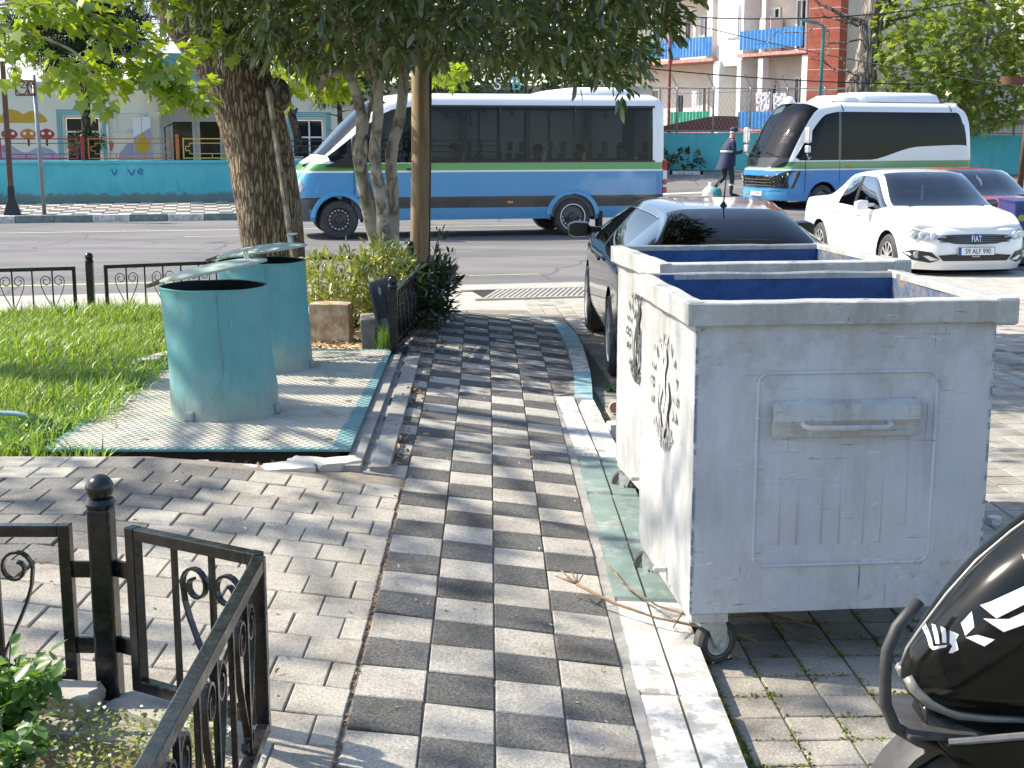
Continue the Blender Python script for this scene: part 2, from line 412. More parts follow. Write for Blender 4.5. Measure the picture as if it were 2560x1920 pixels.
# moss tufts in the parking joints
# kerb beside the parking place
kerb = thing('kerb', '', 'x'); del kerb['label']; del kerb['category']; kind(kerb, 'structure')
def kstone(y0, y1, d0, d1, mat, z0=.0, dz=0):
    m_ = MB(); a = .004
    P = [Vector((kin(y0 + .001) + d0 + a, y0 + a, 0)), Vector((kin(y0 + .001) + d1 - a, y0 + a, 0)), Vector((kin(y1 - .001) + d1 - a, y1 - a, 0)), Vector((kin(y1 - .001) + d0 + a, y1 - a, 0))]
    c = sum(P, Vector()) / 4; c.z = (zpath(c.x, y0) + zpath(c.x, y1)) / 2 if y1 < 11 else max(zpath(.4, (y0 + y1) / 2), zpark(0, y1) + .02)
    rings = []
    for ins, h in ((0, -.2), (0, -.012), (.012, .002)):
        rings.append([p + (c.xy.to_3d() - p).normalized() * ins * 1.4 - c.xy.to_3d() + Vector((0, 0, h + dz)) for p in P])
    m_.loft(rings, True, False); m_.add(rings[2], [(0, 1, 2, 3)])
    o = m_.build('kerb_stone', mat, kerb); o.location = c
    o.rotation_euler = (random.gauss(0, .006) + (0 if y1 < 11 else math.atan((zpath(.4, y1) - zpath(.4, y0)) / (y1 - y0))), .03 + random.gauss(0, .008), 0)
ys = [2.3, 3.1, 3.95, 4.8, 5.55, 6.3, 7.08, 7.65, 8.18, 8.7]
for a, b in zip(ys, ys[1:]):
    mt = 'kerb_white' if b < 4.9 or a > 7 else 'kerb_teal'
    kstone(a, b, 0, .13, mt); kstone(a, b, .13, .262, mt, dz=-.004)
ys = [8.72, 9.15, 9.75, 10.3, 10.85, 11.4, 11.95, 12.5, 13.0, 13.5, 14.0]
for k, (a, b) in enumerate(zip(ys, ys[1:])):
    kstone(a, b, 0, .135, 'kerb_white' if k in (2, 3, 7) else ('kerb_blue' if k not in (0, 5) else 'kerb_blue'))

# far pavement, its kerb, markings
fw = rsheet('pavement', -24, 2.2, 6.45, 12.4, 20, 6, lambda x, y: -.215, 'joint_sand')
tl, td = paver_mesh('paver', .313, .69, 'paver_light', .03), paver_mesh('paver', .313, .69, 'paver_dark', .03)
tcell = []
for i in range(70):
    for j in range(8):
        s, n = -19.5 + .32 * i, 6.78 + .70 * j
        p = pix(ST(s, n, -.2))
        if p and -20 < p[0] < 330: tcell.append((1 / p[2], s, n, (i + j) % 2))
tcell.sort(reverse=True)
ma = [MB(), MB()]
for q, (_, s, n, dk) in enumerate(tcell):
    o3 = ST(s, n, -.2)
    if q < 298: lay(td if dk else tl, fw, o3.x, o3.y, -.2, TH)
    else:
        Mx = STm(s, n, -.2); w = .1565; l = .345
        ma[dk].add([Mx @ Vector(p) for p in ((-w, -l, 0), (w, -l, 0), (w, l, 0), (-w, l, 0))], [(0, 1, 2, 3)])
for dk in (0, 1):
    if ma[dk].v: kind(ma[dk].build('paver', 'paver_dark' if dk else 'paver_light', fw), 'stuff')
fk = thing('kerb', '', 'x'); del fk['label']; del fk['category']; kind(fk, 'structure')
for i in range(30):
    s = -22 + .8 * i
    mt = 'kerb_white' if (i % 5) in (0, 3) else 'kerb_teal'
    o = MB().box(-.395, .395, -.07, .07, -.2, 0).build('kerb_stone', mt, fk, bev=.012, M_=STm(s, 6.35, -.195 + random.uniform(-.004, .004)))
def marking(name, s0, s1, n0, n1, mat, dz=.004):
    m_ = MB(); k = max(2, int((s1 - s0) / 1.))
    def q(a, b):
        p = ST(lerp(s0, s1, a), lerp(n0, n1, b)); p.z = zroad(p.x, p.y) + dz; return p
    o = m_.grid(k, 2, q).build(name, mat, road); return o
marking('lane_line', -25, 2, 3.05, 3.15, 'road_paint'); marking('lane_line', -6, -4.2, 1.3, 1.38, 'road_paint')
marking('lane_line', -12, -10, 1.2, 1.28, 'road_paint'); marking('lane_line', 1, 14, -2.3, -2.2, 'road_paint')
marking('lane_line', -2.9, -1.2, -6.9, -6.83, 'yellow_paint'); marking('lane_line', .6, 2.2, -6.4, -6.33, 'yellow_paint'); marking('lane_line', -16, -2.2, -6.9, -6.75, 'yellow_paint')
for k in range(5): marking('lane_line', 2.5, 8, 6.2 + k * 1.1, 6.6 + k * 1.1, 'road_paint')
# concrete edge strip and drain along the near side of the road
es = rsheet('gutter', -40, 30, -9.0, -8.05, 70, 2, lambda x, y: -.338, 'concrete')
ns = rsheet('pavement', -40, -1.2, -14.4, -8.95, 40, 4, lambda x, y: -.33, 'pale_concrete')
dr = rsheet('driveway', -2.6, 6.0, -11.4, -8.95, 10, 4, lambda x, y: -.334, 'concrete')
M('grate_iron', (.45, .42, .36), .55, .6, (.62, .58, .5), 20, world=True)
M('black_hole', (.02, .018, .015), .95)
M('iron_dark', (.09, .085, .08), .6, .7, (.2, .18, .15), 30, bs=60, bd=.004)
gr = thing('drain_grate', 'long pale slotted drain grate across the driveway mouth', 'grate')
gm = STm(-1.1, -9.35, -.33); gr.matrix_world = gm
MB().box(-1.45, .95, -.42, .42, -.06, .004).build('channel', 'black_hole', gr)
for k in range(38):
    x = -1.5 + .064 * k
    m_ = MB(); m_.add([Vector((x + (q * .35), -.41 + .82 * q, z)) + Vector((dx, 0, 0)) for z in (.005, .022) for q, dx in ((0, 0), (0, .036), (1, .036), (1, 0))],
                      [(3, 2, 1, 0), (4, 5, 6, 7), (0, 1, 5, 4), (1, 2, 6, 5), (2, 3, 7, 6), (3, 0, 4, 7)])
    m_.build('grate_bar', 'grate_iron', gr)
m_ = MB().box(-1.6, 1.4, -.47, -.42, 0, .024).box(-1.6, 1.4, .42, .47, 0, .024); m_.build('grate_frame', 'grate_iron', gr)
mc = thing('drain_cover', 'dark patterned iron cover beside the drain grate', 'cover'); mc.matrix_world = STm(.95, -9.25, -.33)
MB().box(-.55, .8, -.38, .38, -.02, .014).build('plate', 'iron_dark', mc)
for i in range(12):
    for j in range(6):
        MB().box(-.045, .045, -.016, .016, 0, .012, Matrix.Translation((-.5 + .112 * i, -.32 + .128 * j, .014)) @ Matrix.Rotation(.7 if (i + j) % 2 else -.7, 4, 'Z')).build('tread_stud', 'grate_iron', mc)
# ------------------------------------------------------------------ waste containers
def binpaint(name, col, dirt=.5, streak=0., edge=0):
    m, t, out = nt(name); v = oc(t)
    c = mixc(t, 1., col, ramp(t, noise(t, v, 2.2, 6, .6), [(.3, (.88, .89, .91)), (.7, (1.05, 1.05, 1.04))]), 'MULTIPLY')
    sx = N(t, 'ShaderNodeSeparateXYZ'); t.links.new(v, sx.inputs[0])
    # grime gathered under the rim and near the lower corner, streaks running down
    d1 = ramp(t, noise(t, mapped(t, v, (1.6, 1.6, .55)), 4.5, 9, .75), [(.47, 0.), (.66, dirt)])
    d2 = ramp(t, noise(t, mapped(t, v, (26, 26, .7)), 1.6, 5, .6), [(.56, 0.), (.72, .35 + streak)])
    d3 = ramp(t, noise(t, v, 34, 8, .8), [(.56, 0.), (.63, .8)])
    c = mixc(t, d1, c, (.27, .26, .24)); c = mixc(t, d2, c, tuple(x * .72 for x in col)); 
    c = mixc(t, math_(t, 'MULTIPLY', d3, ramp(t, noise(t, v, 1.7, 3, .5), [(.52, 0.), (.62, 1.)])), c, (.2, .19, .18))
    tg = ramp(t, math_(t, 'ADD', sx.outputs[2], math_(t, 'MULTIPLY', math_(t, 'SUBTRACT', noise(t, mapped(t, v, (1, 1, .4)), 5, 7, .7), .5), .9)), [(.30, .22), (.42, 0.), (1.0, 0.), (1.25, .38)])
    c = mixc(t, math_(t, 'MULTIPLY', tg, ramp(t, noise(t, v, 16, 7, .75), [(.40, 0.), (.60, 1.)])), c, (.30, .295, .285))
    ea = ramp(t, math_(t, 'DIVIDE', math_(t, 'ABSOLUTE', sx.outputs[edge or 0]), .5 if not edge else .45), [(.972, 0.), (.99, 1.)])
    if edge is not None: c = mixc(t, math_(t, 'MULTIPLY', ea, ramp(t, noise(t, v, 26, 6, .7), [(.47, 0.), (.53, .9)])), c, (.12, .16, .26))
    # scratches through to the old blue coat
    s1 = ramp(t, noise(t, mapped(t, v, (5, 5, 130)), 1.5, 3, .5, .8), [(.685, 0.), (.70, 1.)])
    s2 = ramp(t, noise(t, mapped(t, v, (110, 110, 4)), 1.3, 3, .5, .5), [(.715, 0.), (.73, 1.)])
    msk = ramp(t, noise(t, v, 2.6, 3, .5), [(.47, 0.), (.53, 1.)])
    s = math_(t, 'MULTIPLY', math_(t, 'MAXIMUM', s1, s2), msk)
    c = mixc(t, s, c, (.06, .12, .28))
    w1 = ramp(t, noise(t, mapped(t, v, (9, 9, 60), (0, .9, 0)), 1.8, 3, .5, .7), [(.665, 0.), (.68, .5)])
    c = mixc(t, math_(t, 'MULTIPLY', w1, msk), c, (.72, .74, .76))
    nm = bump(t, noise(t, v, 60, 5, .6), .12, .003, bump(t, noise(t, v, 5, 4, .5), .25, .02))
    principled(t, out, c, ramp(t, noise(t, v, 12, 4, .6), [(.3, .32), (.7, .5)]), 0, nm, .5); return m
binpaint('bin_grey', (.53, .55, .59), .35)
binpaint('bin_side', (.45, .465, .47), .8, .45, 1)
binpaint('bin_rim', (.48, .485, .48), .95, .3, None)
M('bin_blue', (.018, .06, .20), .55, 0, (.028, .11, .29), 7, bs=30, bd=.004, grime=.7)
M('bin_rust', (.03, .09, .20), .75, 0, (.21, .165, .12), 26, .40, .60, bs=40, bd=.006, grime=.8)
M('galv', (.42, .43, .42), .5, .35, (.58, .58, .56), 14, bs=40, grime=.5)
M('tyre', (.028, .029, .03), .75, 0, (.07, .07, .068), 20, bs=60, bd=.002)
M('stencil', (.035, .035, .035), .85, 0, (.16, .16, .16), 14, .5, .7)
M('stencil_worn', (.10, .10, .10), .85, 0, (.55, .56, .57), 7, .40, .62)
def emblem(parent, cx, cz, face_x, r, worn):
    # ring of stencilled letters round a curling mark, printed on the side panel
    mt = 'stencil_worn' if worn else 'stencil'
    fr = frame((face_x, cx, cz), (0, -1, 0), None, (-1, 0, 0))
    parts = []
    for word, a0, a1, flip in (('SÜLEYMANPAŞA', 198, -18, False), ('BELEDİYESİ', 226, 314, True)):
        for k, ch in enumerate(word):
            a = R(lerp(a0, a1, k / (len(word) - 1)))
            parts.append((ch, r * math.cos(a), r * math.sin(a), a - math.pi / 2 if not flip else a + math.pi / 2))
    root = None; vs, fs = [], []
    for ch, u, w, ang in parts:
        cu = bpy.data.curves.new('lettering', 'FONT'); cu.body = ch; cu.size = .056; cu.extrude = .0004; cu.offset = .003; cu.align_x = 'CENTER'; cu.align_y = 'CENTER'
        o = bpy.data.objects.new('lettering', cu); me = bpy.data.meshes.new_from_object(o); bpy.data.objects.remove(o)
        Mx = fr @ Matrix.Translation((u, w, .0012)) @ Matrix.Rotation(ang, 4, 'Z')
        off = len(vs); vs += [tuple(Mx @ q.co) for q in me.vertices]; fs += [tuple(i + off for i in p.vertices) for p in me.polygons]
    b = MB(); b.v = vs; b.f = fs; kind(b.build('lettering', mt, parent), 'stuff')
    S = [[(.01, .17, .01), (.035, .12, .03), (.01, .07, .022), (.02, .02, .01)],
         [(-.06, .08, .014), (-.03, .11, .024), (-.005, .06, .02), (-.03, .01, .028), (-.055, -.03, .02), (-.05, -.09, .012)],
         [(.06, .05, .012), (.085, -.01, .03), (.05, -.06, .03), (.07, -.12, .012)],
         [(-.06, -.05, .01), (-.045, -.13, .034), (-.005, -.17, .03), (.03, -.12, .016), (.035, -.05, .012)],
         [(.0, .03, .008), (.03, -.01, .016), (.0, -.06, .02), (-.03, -.07, .012)],
         [(-.085, .02, .006), (-.095, -.05, .012), (-.085, -.1, .006)]]
    b = MB()
    for st in S:
        pts = [Vector(p) for p in st]; fine = []
        for i in range(len(pts) - 1):
            for q in range(4): fine.append(pts[i].lerp(pts[i + 1], q / 4))
        fine.append(pts[-1]); L, Rr = [], []
        for i, p in enumerate(fine):
            d = (fine[min(i + 1, len(fine) - 1)] - fine[max(i - 1, 0)]); d.z = 0; d.normalize(); n = Vector((-d.y, d.x, 0)) * p.z * .72
            q = Vector((p.x, p.y, .0016)); L.append(fr @ (q + n)); Rr.append(fr @ (q - n))
        k = len(L); b.add(L + Rr, [(i, i + 1, k + i + 1, k + i) for i in range(k - 1)])
    kind(b.build('stencil_mark', mt, parent), 'stuff')
def caster(parent, x, y, top, rot):
    c = MB().box(-.055, .055, -.045, .045, top - .012, top - .002).build('caster', 'galv', parent, M_=Matrix.Translation((x, y, 0)) @ Matrix.Rotation(rot, 4, 'Z'))
    r = .078
    f = MB()
    for s in (-1, 1):
        f.prism([(-.05, top - .012), (.05, top - .012), (.06, r + .05), (.055, r - .005), (.035, r - .022), (.015, r - .005), (-.01, r + .05)], .031 * s, .036 * s, lambda u, w, h: (u, h, w))
    f.tube([(.035, -.045, r), (.035, .045, r)], .011, 8); f.build('fork', 'galv', c)
    w = MB().lathe([(.045, -.022), (r - .01, -.024), (r, -.014), (r, .014), (r - .01, .024), (.045, .022)], 28, Matrix.Translation((.035, 0, r)) @ Matrix.Rotation(R(90), 4, 'X'))
    w.build('tyre', 'tyre', c, 30)
    MB().lathe([(.006, -.02), (.02, -.026), (.024, -.017), (.04, -.016), (.053, -.023), (.053, .023), (.04, .016), (.024, .017), (.02, .026), (.006, .02)], 24, Matrix.Translation((.035, 0, r)) @ Matrix.Rotation(R(90), 4, 'X')).build('rim', 'galv', c, 30)
def container(label, loc, rz, worn, seed, interior):
    Wd, Dp, zb, zt = 1.0, .90, .20, 1.245
    t = thing('waste_container', label, 'container', loc, rz, 'grey waste containers beside the kerb')
    hw, hd = Wd / 2, Dp / 2
    wob = lambda a, b, k=.0045: k * hn(a * 4.3, b * 3.1, 1.2, seed)
    # outer walls: front, left, right, back, each a dented sheet
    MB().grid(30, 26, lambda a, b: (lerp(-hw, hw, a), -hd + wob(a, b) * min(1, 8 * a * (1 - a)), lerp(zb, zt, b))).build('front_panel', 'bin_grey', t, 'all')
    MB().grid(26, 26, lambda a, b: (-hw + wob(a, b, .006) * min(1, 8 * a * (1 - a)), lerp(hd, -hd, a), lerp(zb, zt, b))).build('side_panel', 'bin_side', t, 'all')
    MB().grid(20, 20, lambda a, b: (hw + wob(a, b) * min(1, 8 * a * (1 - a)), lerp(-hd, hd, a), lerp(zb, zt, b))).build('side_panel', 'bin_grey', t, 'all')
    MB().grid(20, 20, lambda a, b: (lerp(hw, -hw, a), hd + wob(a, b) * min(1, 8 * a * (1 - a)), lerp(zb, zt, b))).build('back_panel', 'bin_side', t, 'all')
    th = .018
    bi = MB(); q = hw - th, hd - th
    bi.grid(16, 12, lambda a, b: (lerp(-q[0], q[0], a), q[1] + wob(a, b, .004), lerp(zb + .03, zt - .002, b)))
    bi.grid(16, 12, lambda a, b: (lerp(q[0], -q[0], a), -q[1], lerp(zb + .03, zt - .002, b)))
    bi.grid(12, 12, lambda a, b: (-q[0], lerp(-q[1], q[1], a), lerp(zb + .03, zt - .002, b)))
    bi.build('lining', 'bin_blue', t, 'all')
    MB().grid(12, 12, lambda a, b: (q[0] + wob(a, b, .004), lerp(q[1], -q[1], a), lerp(zb + .03, zt - .002, b))).build('lining', interior, t, 'all')
    MB().box(-hw + .004, hw - .004, -hd + .004, hd - .004, zb + .004, zb + .026).build('floor_panel', 'bin_rust', t)
    # rolled rim: a band round the top with a bent, uneven upper edge
    for (a, b) in (((-hw, -hd), (hw, -hd)), ((hw, -hd), (hw, hd)), ((hw, hd), (-hw, hd)), ((-hw, hd), (-hw, -hd))):
        A, B = Vector((*a, 0)), Vector((*b, 0)); d = (B - A).normalized(); n = Vector((d.y, -d.x, 0)); L = (B - A).length
        rings = []; K = 22
        for k in range(K + 1):
            u = k / K; e = .030
            p = A.lerp(B, u); p += d * e * (2 * u - 1)
            up = .0028 * hn(u * 9 + a[0] * 3, a[1] * 5, 1, seed) * min(1, 10 * u * (1 - u)); o_ = .004 * hn(u * 6, a[0], 1.3, seed + 3)
            prof = [(.0035, zt - .075), (.030 + o_, zt - .072), (.032 + o_, zt - .004 + up), (.028 + o_, zt + up), (-.016, zt + .004 + up), (-.021, zt - .003 + up), (-.021, zt - .022), (-.0165, zt - .022), (-.0165, zt - .006 + up), (.0035, zt - .008 + up)]
            rings.append([p + n * pr + Vector((0, 0, z)) for pr, z in prof])
        MB().loft(rings, True, True).build('rim', 'bin_rim', t)
    # corner bracket on the near right corner
    MB().box(hw - .02, hw + .062, -hd - .034, -hd + .05, zt - .085, zt + .008).build('corner_bracket', 'bin_rim', t, bev=.012)
    # pressed bead round the front and the faint inner ribs
    def bead(pts, r, name='pressed_bead', mat='bin_grey'):
        MB().tube([(x, -hd, z) for x, z in pts], r, 8, True, 1).build(name, mat, t, 'all')
    x0, x1, z0, z1, c = -.29, .31, .36, zt - .235, .035
    rr = []
    for cx, cz, a0 in ((x1 - c, z1 - c, 0), (x0 + c, z1 - c, 90), (x0 + c, z0 + c, 180), (x1 - c, z0 + c, 270)):
        rr += [(cx + c * math.cos(R(a0 + q)), cz + c * math.sin(R(a0 + q))) for q in (0, 22, 45, 68, 90)]
    bead(rr + [rr[0]], .0062)
    for k in range(4):
        x = x0 + .085 + .143 * k; bead([(x, z0 + .07), (x, z1 - .09)], .0017); bead([(x + .06, z0 + .07), (x + .06, z1 - .09)], .0017)
    # bent handle plate and rod
    def P(x, y, z): return (x, -hd - y, z)
    hz = zt - .40; m_ = MB(); pr = [(.004, hz + .075), (.030, hz + .055), (.036, hz + .012), (.022, hz - .01), (.020, hz - .045), (.012, hz - .047), (.012, hz - .006), (.026, hz + .012), (.022, hz + .048), (.002, hz + .066)]
    m_.loft([[P(x, a, b) for a, b in pr] for x in (-.245, -.08, .08, .245)], True, True); m_.build('handle_plate', 'bin_rim', t, 25)
    MB().tube([P(-.15, .02, hz + .008), P(-.148, .055, hz - .002), P(-.13, .066, hz - .006), P(.12, .066, hz - .008), P(.14, .055, hz - .002), P(.142, .02, hz + .006)], .010, 8).build('handle', 'bin_rim', t, 'all')
    # chassis channels and casters
    for x in (-hw + .07, hw - .07):
        m_ = MB(); m_.box(x - .062, x + .062, -hd + .003, hd - .003, zb - .032, zb - .002); m_.build('chassis_rail', 'galv', t)
    for x, y, r_ in ((-hw + .075, -hd + .06, .35), (hw - .075, -hd + .06, .2), (-hw + .075, hd - .06, 2.4), (hw - .075, hd - .06, .6)): caster(t, x, y, zb - .032, r_)
    MB().box(-hw - .05, -hw - .003, -.1, -.075, zb + .03, zb + .05).build('drain_lever', 'galv', t, bev=.006)
    emblem(t, 0, .87, -hw - .007, .19, worn)
    return t
container('near grey waste container with a clean blue inside', (.59 + .5 * math.cos(.098) - .45 * math.sin(.098), 4.31 + .5 * math.sin(.098) + .45 * math.cos(.098), -.222), .098, True, 1, 'bin_rust')
container('farther grey waste container with crisp round stencil, behind the near one', (.635 + .5 * math.cos(.14) - .45 * math.sin(.14), 5.62 + .5 * math.sin(.14) + .45 * math.cos(.14), -.222), .14, False, 5, 'bin_rust')

# ------------------------------------------------------------------ black railings
m, t, out = nt('black_enamel'); v = oc(t)
c = ramp(t, noise(t, v, 22, 6, .7), [(.45, (.008, .009, .010)), (.75, (.03, .03, .028))])
c = mixc(t, ramp(t, noise(t, v, 90, 4, .8), [(.68, 0.), (.74, .5)]), c, (.16, .13, .09))
principled(t, out, c, ramp(t, noise(t, v, 30, 4, .6), [(.3, .10), (.7, .30)]), 0, bump(t, noise(t, v, 38, 4, .6), .3, .004), .5)
def scroll_mesh(h):
    # one heart: two bent flat bars curling in at the top and out at the foot
    m_ = MB()
    for s in (-1, 1):
        pts = []
        for k in range(22):
            q = k / 21; an = R(430 * (1 - q)); r = lerp(.016, .046, q ** .8); pts.append((.054 + r * math.cos(an), .27 + r * math.sin(an)))
        tail = [(.094, .225), (.078, .18), (.056, .135), (.032, .09), (.013, .055), (.007, .035), (.013, .015), (.03, .008), (.042, .02), (.036, .032)]
        pl = [Vector((s * x, 0, z * h / .38)) for x, z in pts + tail]
        rings = []
        for i, p in enumerate(pl):
            d = (pl[min(i + 1, len(pl) - 1)] - pl[max(i - 1, 0)]).normalized(); n = Vector((-d.z, 0, d.x)) * .0035
            rings.append([p + n + Vector((0, -.008, 0)), p + n + Vector((0, .008, 0)), p - n + Vector((0, .008, 0)), p - n + Vector((0, -.008, 0))])
        m_.loft(rings, True, True)
    return m_.mesh('scroll', 'black_enamel')
SCROLL = scroll_mesh(.40)
def railing(label, a, b, z0, h, first=True, spacing=.165, hearts=True, rail=.032, off=0, group='black heart-scroll railings', za=0, zb=0, bar=.013):
    a, b = Vector((*a, z0)), Vector((*b, z0)); L = (b - a).length
    t = thing('railing', label, 'railing', a, math.atan2(b.y - a.y, b.x - a.x), group)
    if zb: t.rotation_euler.y = -math.atan2(zb, L)
    for nm, z in (('top_rail', h - rail / 2), ('bottom_rail', rail / 2)): MB().box(rail, L - rail, -rail / 2, rail / 2, z - rail / 2, z + rail / 2).build(nm, 'black_enamel', t, bev=.003)
    for x in (0, L - rail): MB().box(x, x + rail, -rail / 2 - .001, rail / 2 + .001, 0, h + .001).build('stile', 'black_enamel', t, bev=.003)
    n = max(1, int(round((L - 2 * rail) / spacing)) - 1); sp = (L - 2 * rail) / (n + 1)
    for k in range(n):
        x = rail + sp * (k + 1)
        MB().box(x - bar / 2, x + bar / 2, -bar / 2, bar / 2, rail, h - rail).build('bar', 'black_enamel', t)
        if hearts and k % 2 == off:
            link('scroll', SCROLL, t, 0, Matrix.Translation((x, -.004, rail + .01)) @ Matrix.Diagonal((1, 1, (h - 2 * rail) / .38, 1)))
    return t
def post(label, x, y, z0, h, w=.056, group='black ball-topped posts'):
    t = thing('railing_post', label, 'post', (x, y, z0), random.uniform(-.1, .1), group)
    MB().box(-w / 2, w / 2, -w / 2, w / 2, 0, h - .085).build('shaft', 'black_enamel', t, bev=.008)
    MB().lathe([(.012, h - .086), (w * .62, h - .084), (w * .66, h - .074), (w * .56, h - .062), (.018, h - .056), (.014, h - .05)], 20, cap=True).build('collar', 'black_enamel', t, 35)
    MB().sphere((0, 0, h - .034), .034 * w / .056, 20, 14).build('ball', 'black_enamel', t, 'all')
    return t
def clip(a, b, zs):
    for z in zs:
        pass
p1_ = post('black ball-topped post in the near fence corner', -1.095, 3.50, -.04, .70, .062)
r1 = railing('black railing panel running out of the picture behind the weeds', (-2.65, 3.53), (-1.185, 3.52), .065, .455, off=0)
r2 = railing('short black railing panel between the near post and the bend', (-1.015, 3.47), (-.625, 3.235), .075, .455, spacing=.12, off=1)
r3 = railing('black railing panel seen end-on coming towards the viewer', (-.622, 3.21), (-.60, 1.75), .075, .455, off=0)
for rr_, x0_, x1_ in ((r1, 1.465, 1.52), (r2, -.06, 0)):
    for z in (.115, .33): MB().box(x0_ - .005, x1_ + .005, -.006, .006, z - .022, z + .022).build('bracket', 'black_enamel', rr_)
post('black ball-topped post between the two lawn railing panels', -3.77, 12.12, -.12, .63, .062)
post('black ball-topped post behind the many-stemmed tree', -1.0, 13.45, -.12, .63, .062)
railing('lawn railing panel running out of the picture on the left', (-6.2, 11.4), (-3.87, 12.04), -.065, .46, off=0)
railing('long lawn railing panel behind the two teal bins', (-3.66, 12.17), (-1.09, 13.38), -.065, .46, off=0)
railing('planter railing panel beside the footpath', (-.83, 9.57), (-.71, 11.5), .03, .46, spacing=.10, hearts=True, off=1)
railing('short end panel of the planter railing near the utility pole', (-.72, 11.55), (-.98, 11.75), .03, .46, spacing=.11, hearts=False)
post('black ball-topped post at the corner of the steel deck', -.835, 9.50, 0, .575, .058)

# ------------------------------------------------------------------ steel deck with two teal underground-bin chutes
def tealpaint(name, dusty):
    m, t, out = nt(name); v = oc(t); sx = N(t, 'ShaderNodeSeparateXYZ'); t.links.new(v, sx.inputs[0])
    c = ramp(t, noise(t, v, 3, 6, .6), [(.3, (.085, .27, .295)), (.7, (.13, .345, .365))] if not dusty else [(.3, (.10, .22, .23)), (.7, (.17, .30, .305))])
    if dusty:
        ax = math_(t, 'ABSOLUTE', sx.outputs[0]); ay = math_(t, 'ABSOLUTE', sx.outputs[1])
        e = math_(t, 'MAXIMUM', math_(t, 'SUBTRACT', ax, .745 - .06), math_(t, 'SUBTRACT', ay, 1.56 - .05))
        ew = math_(t, 'ADD', e, math_(t, 'MULTIPLY', math_(t, 'SUBTRACT', noise(t, v, 5, 5, .6), .5), .05))
        f = ramp(t, math_(t, 'ADD', math_(t, 'MULTIPLY', ew, 8), .5), [(.42, 1.), (.56, 0.)])
        dust = ramp(t, noise(t, v, 6, 7, .65), [(.3, (.26, .25, .21)), (.5, (.42, .40, .335)), (.75, (.50, .475, .41))])
        c = mixc(t, math_(t, 'MULTIPLY', f, ramp(t, noise(t, v, 2.3, 5, .6), [(.28, .35), (.45, .95)])), c, dust)
        c = mixc(t, ramp(t, noise(t, v, 3.1, 8, .7), [(.62, 0.), (.75, .6)]), c, (.12, .11, .09))
    else:
        z = sx.outputs[2]
        low = ramp(t, math_(t, 'ADD', z, math_(t, 'MULTIPLY', math_(t, 'SUBTRACT', noise(t, v, 9, 6, .7), .5), .5)), [(.02, .85), (.16, .25), (.3, 0.)])
        c = mixc(t, low, c, (.33, .36, .30))
        c = mixc(t, ramp(t, noise(t, mapped(t, v, (7, 7, 1.6)), 2, 8, .72), [(.52, 0.), (.68, .55)]), c, (.13, .19, .18))
        c = mixc(t, ramp(t, noise(t, mapped(t, v, (30, 30, 2)), 1.3, 6, .7, .4), [(.66, 0.), (.70, .5)]), c, (.42, .52, .50))
        c = mixc(t, ramp(t, noise(t, v, 17, 7, .75), [(.63, 0.), (.70, .85)]), c, (.17, .13, .085))
    principled(t, out, c, .55 if not dusty else .8, 0, bump(t, noise(t, v, 50, 4, .6), .15, .003, bump(t, noise(t, v, 3.5, 3, .5), .3, .02)), .4)
tealpaint('teal_paint', False); tealpaint('teal_deck', True)
M('inside_dark', (.012, .03, .03), .8)
M('rusty', (.13, .08, .05), .9, 0, (.28, .2, .13), 20, bs=60)
deck = thing('steel_deck', 'dusty teal chequer-plate steel deck set in the lawn', 'deck', (-1.565, 7.985, 0))
def dm(a, b): return Vector((lerp(-.745, .745, a) + .03 * 0, lerp(-1.56, 1.56, b), 0))
DX = lambda y: -.022 * y      # slight skew, following the path
m_ = MB(); m_.loft([[Vector((sx * .745 + DX(sy * 1.56), sy * 1.56, z)) for sx, sy in ((-1, -1), (1, -1), (1, 1), (-1, 1))] for z in (.035, .047)], True, True); m_.build('plate', 'teal_deck', deck)
m_ = MB()
for sgn in (-1, 1):
    k = -70
    while k < 70:
        c0 = k * .046; pts = []
        # the line x = c0 + sgn*0.62*y clipped to the plate
        ys_ = [y for y in np.linspace(-1.555, 1.555, 400) if abs(c0 + sgn * .62 * y) < .742]
        if len(ys_) > 6:
            a, b = ys_[0], ys_[-1]
            A, B = Vector((c0 + sgn * .62 * a + DX(a), a, .0472)), Vector((c0 + sgn * .62 * b + DX(b), b, .0472)); d = (B - A).normalized(); n = Vector((-d.y, d.x, 0)) * .0045
            m_.add([A + n, A - n, A + Vector((0, 0, .0032)), B + n, B - n, B + Vector((0, 0, .0032))], [(0, 2, 5, 3), (2, 1, 4, 5)])
        k += 1
kind(m_.build('tread_ribs', 'teal_deck', deck), 'stuff')
for x, y in ((.3, -1.35), (-.3, -1.35), (.62, -.35), (-.62, -.35), (.62, 1.2), (-.55, 1.2), (.62, -1.35)): MB().lathe([(.022, 0), (.02, .004), (.006, .005)], 10, Matrix.Translation((x + DX(y), y, .047)), True).build('bolt', 'rusty', deck)
MB().box(-.72, .72, -1.53, 1.53, -.2, .034).build('frame', 'black_hole', deck)  # near-black block painted in for the shaded gap under the raised plate
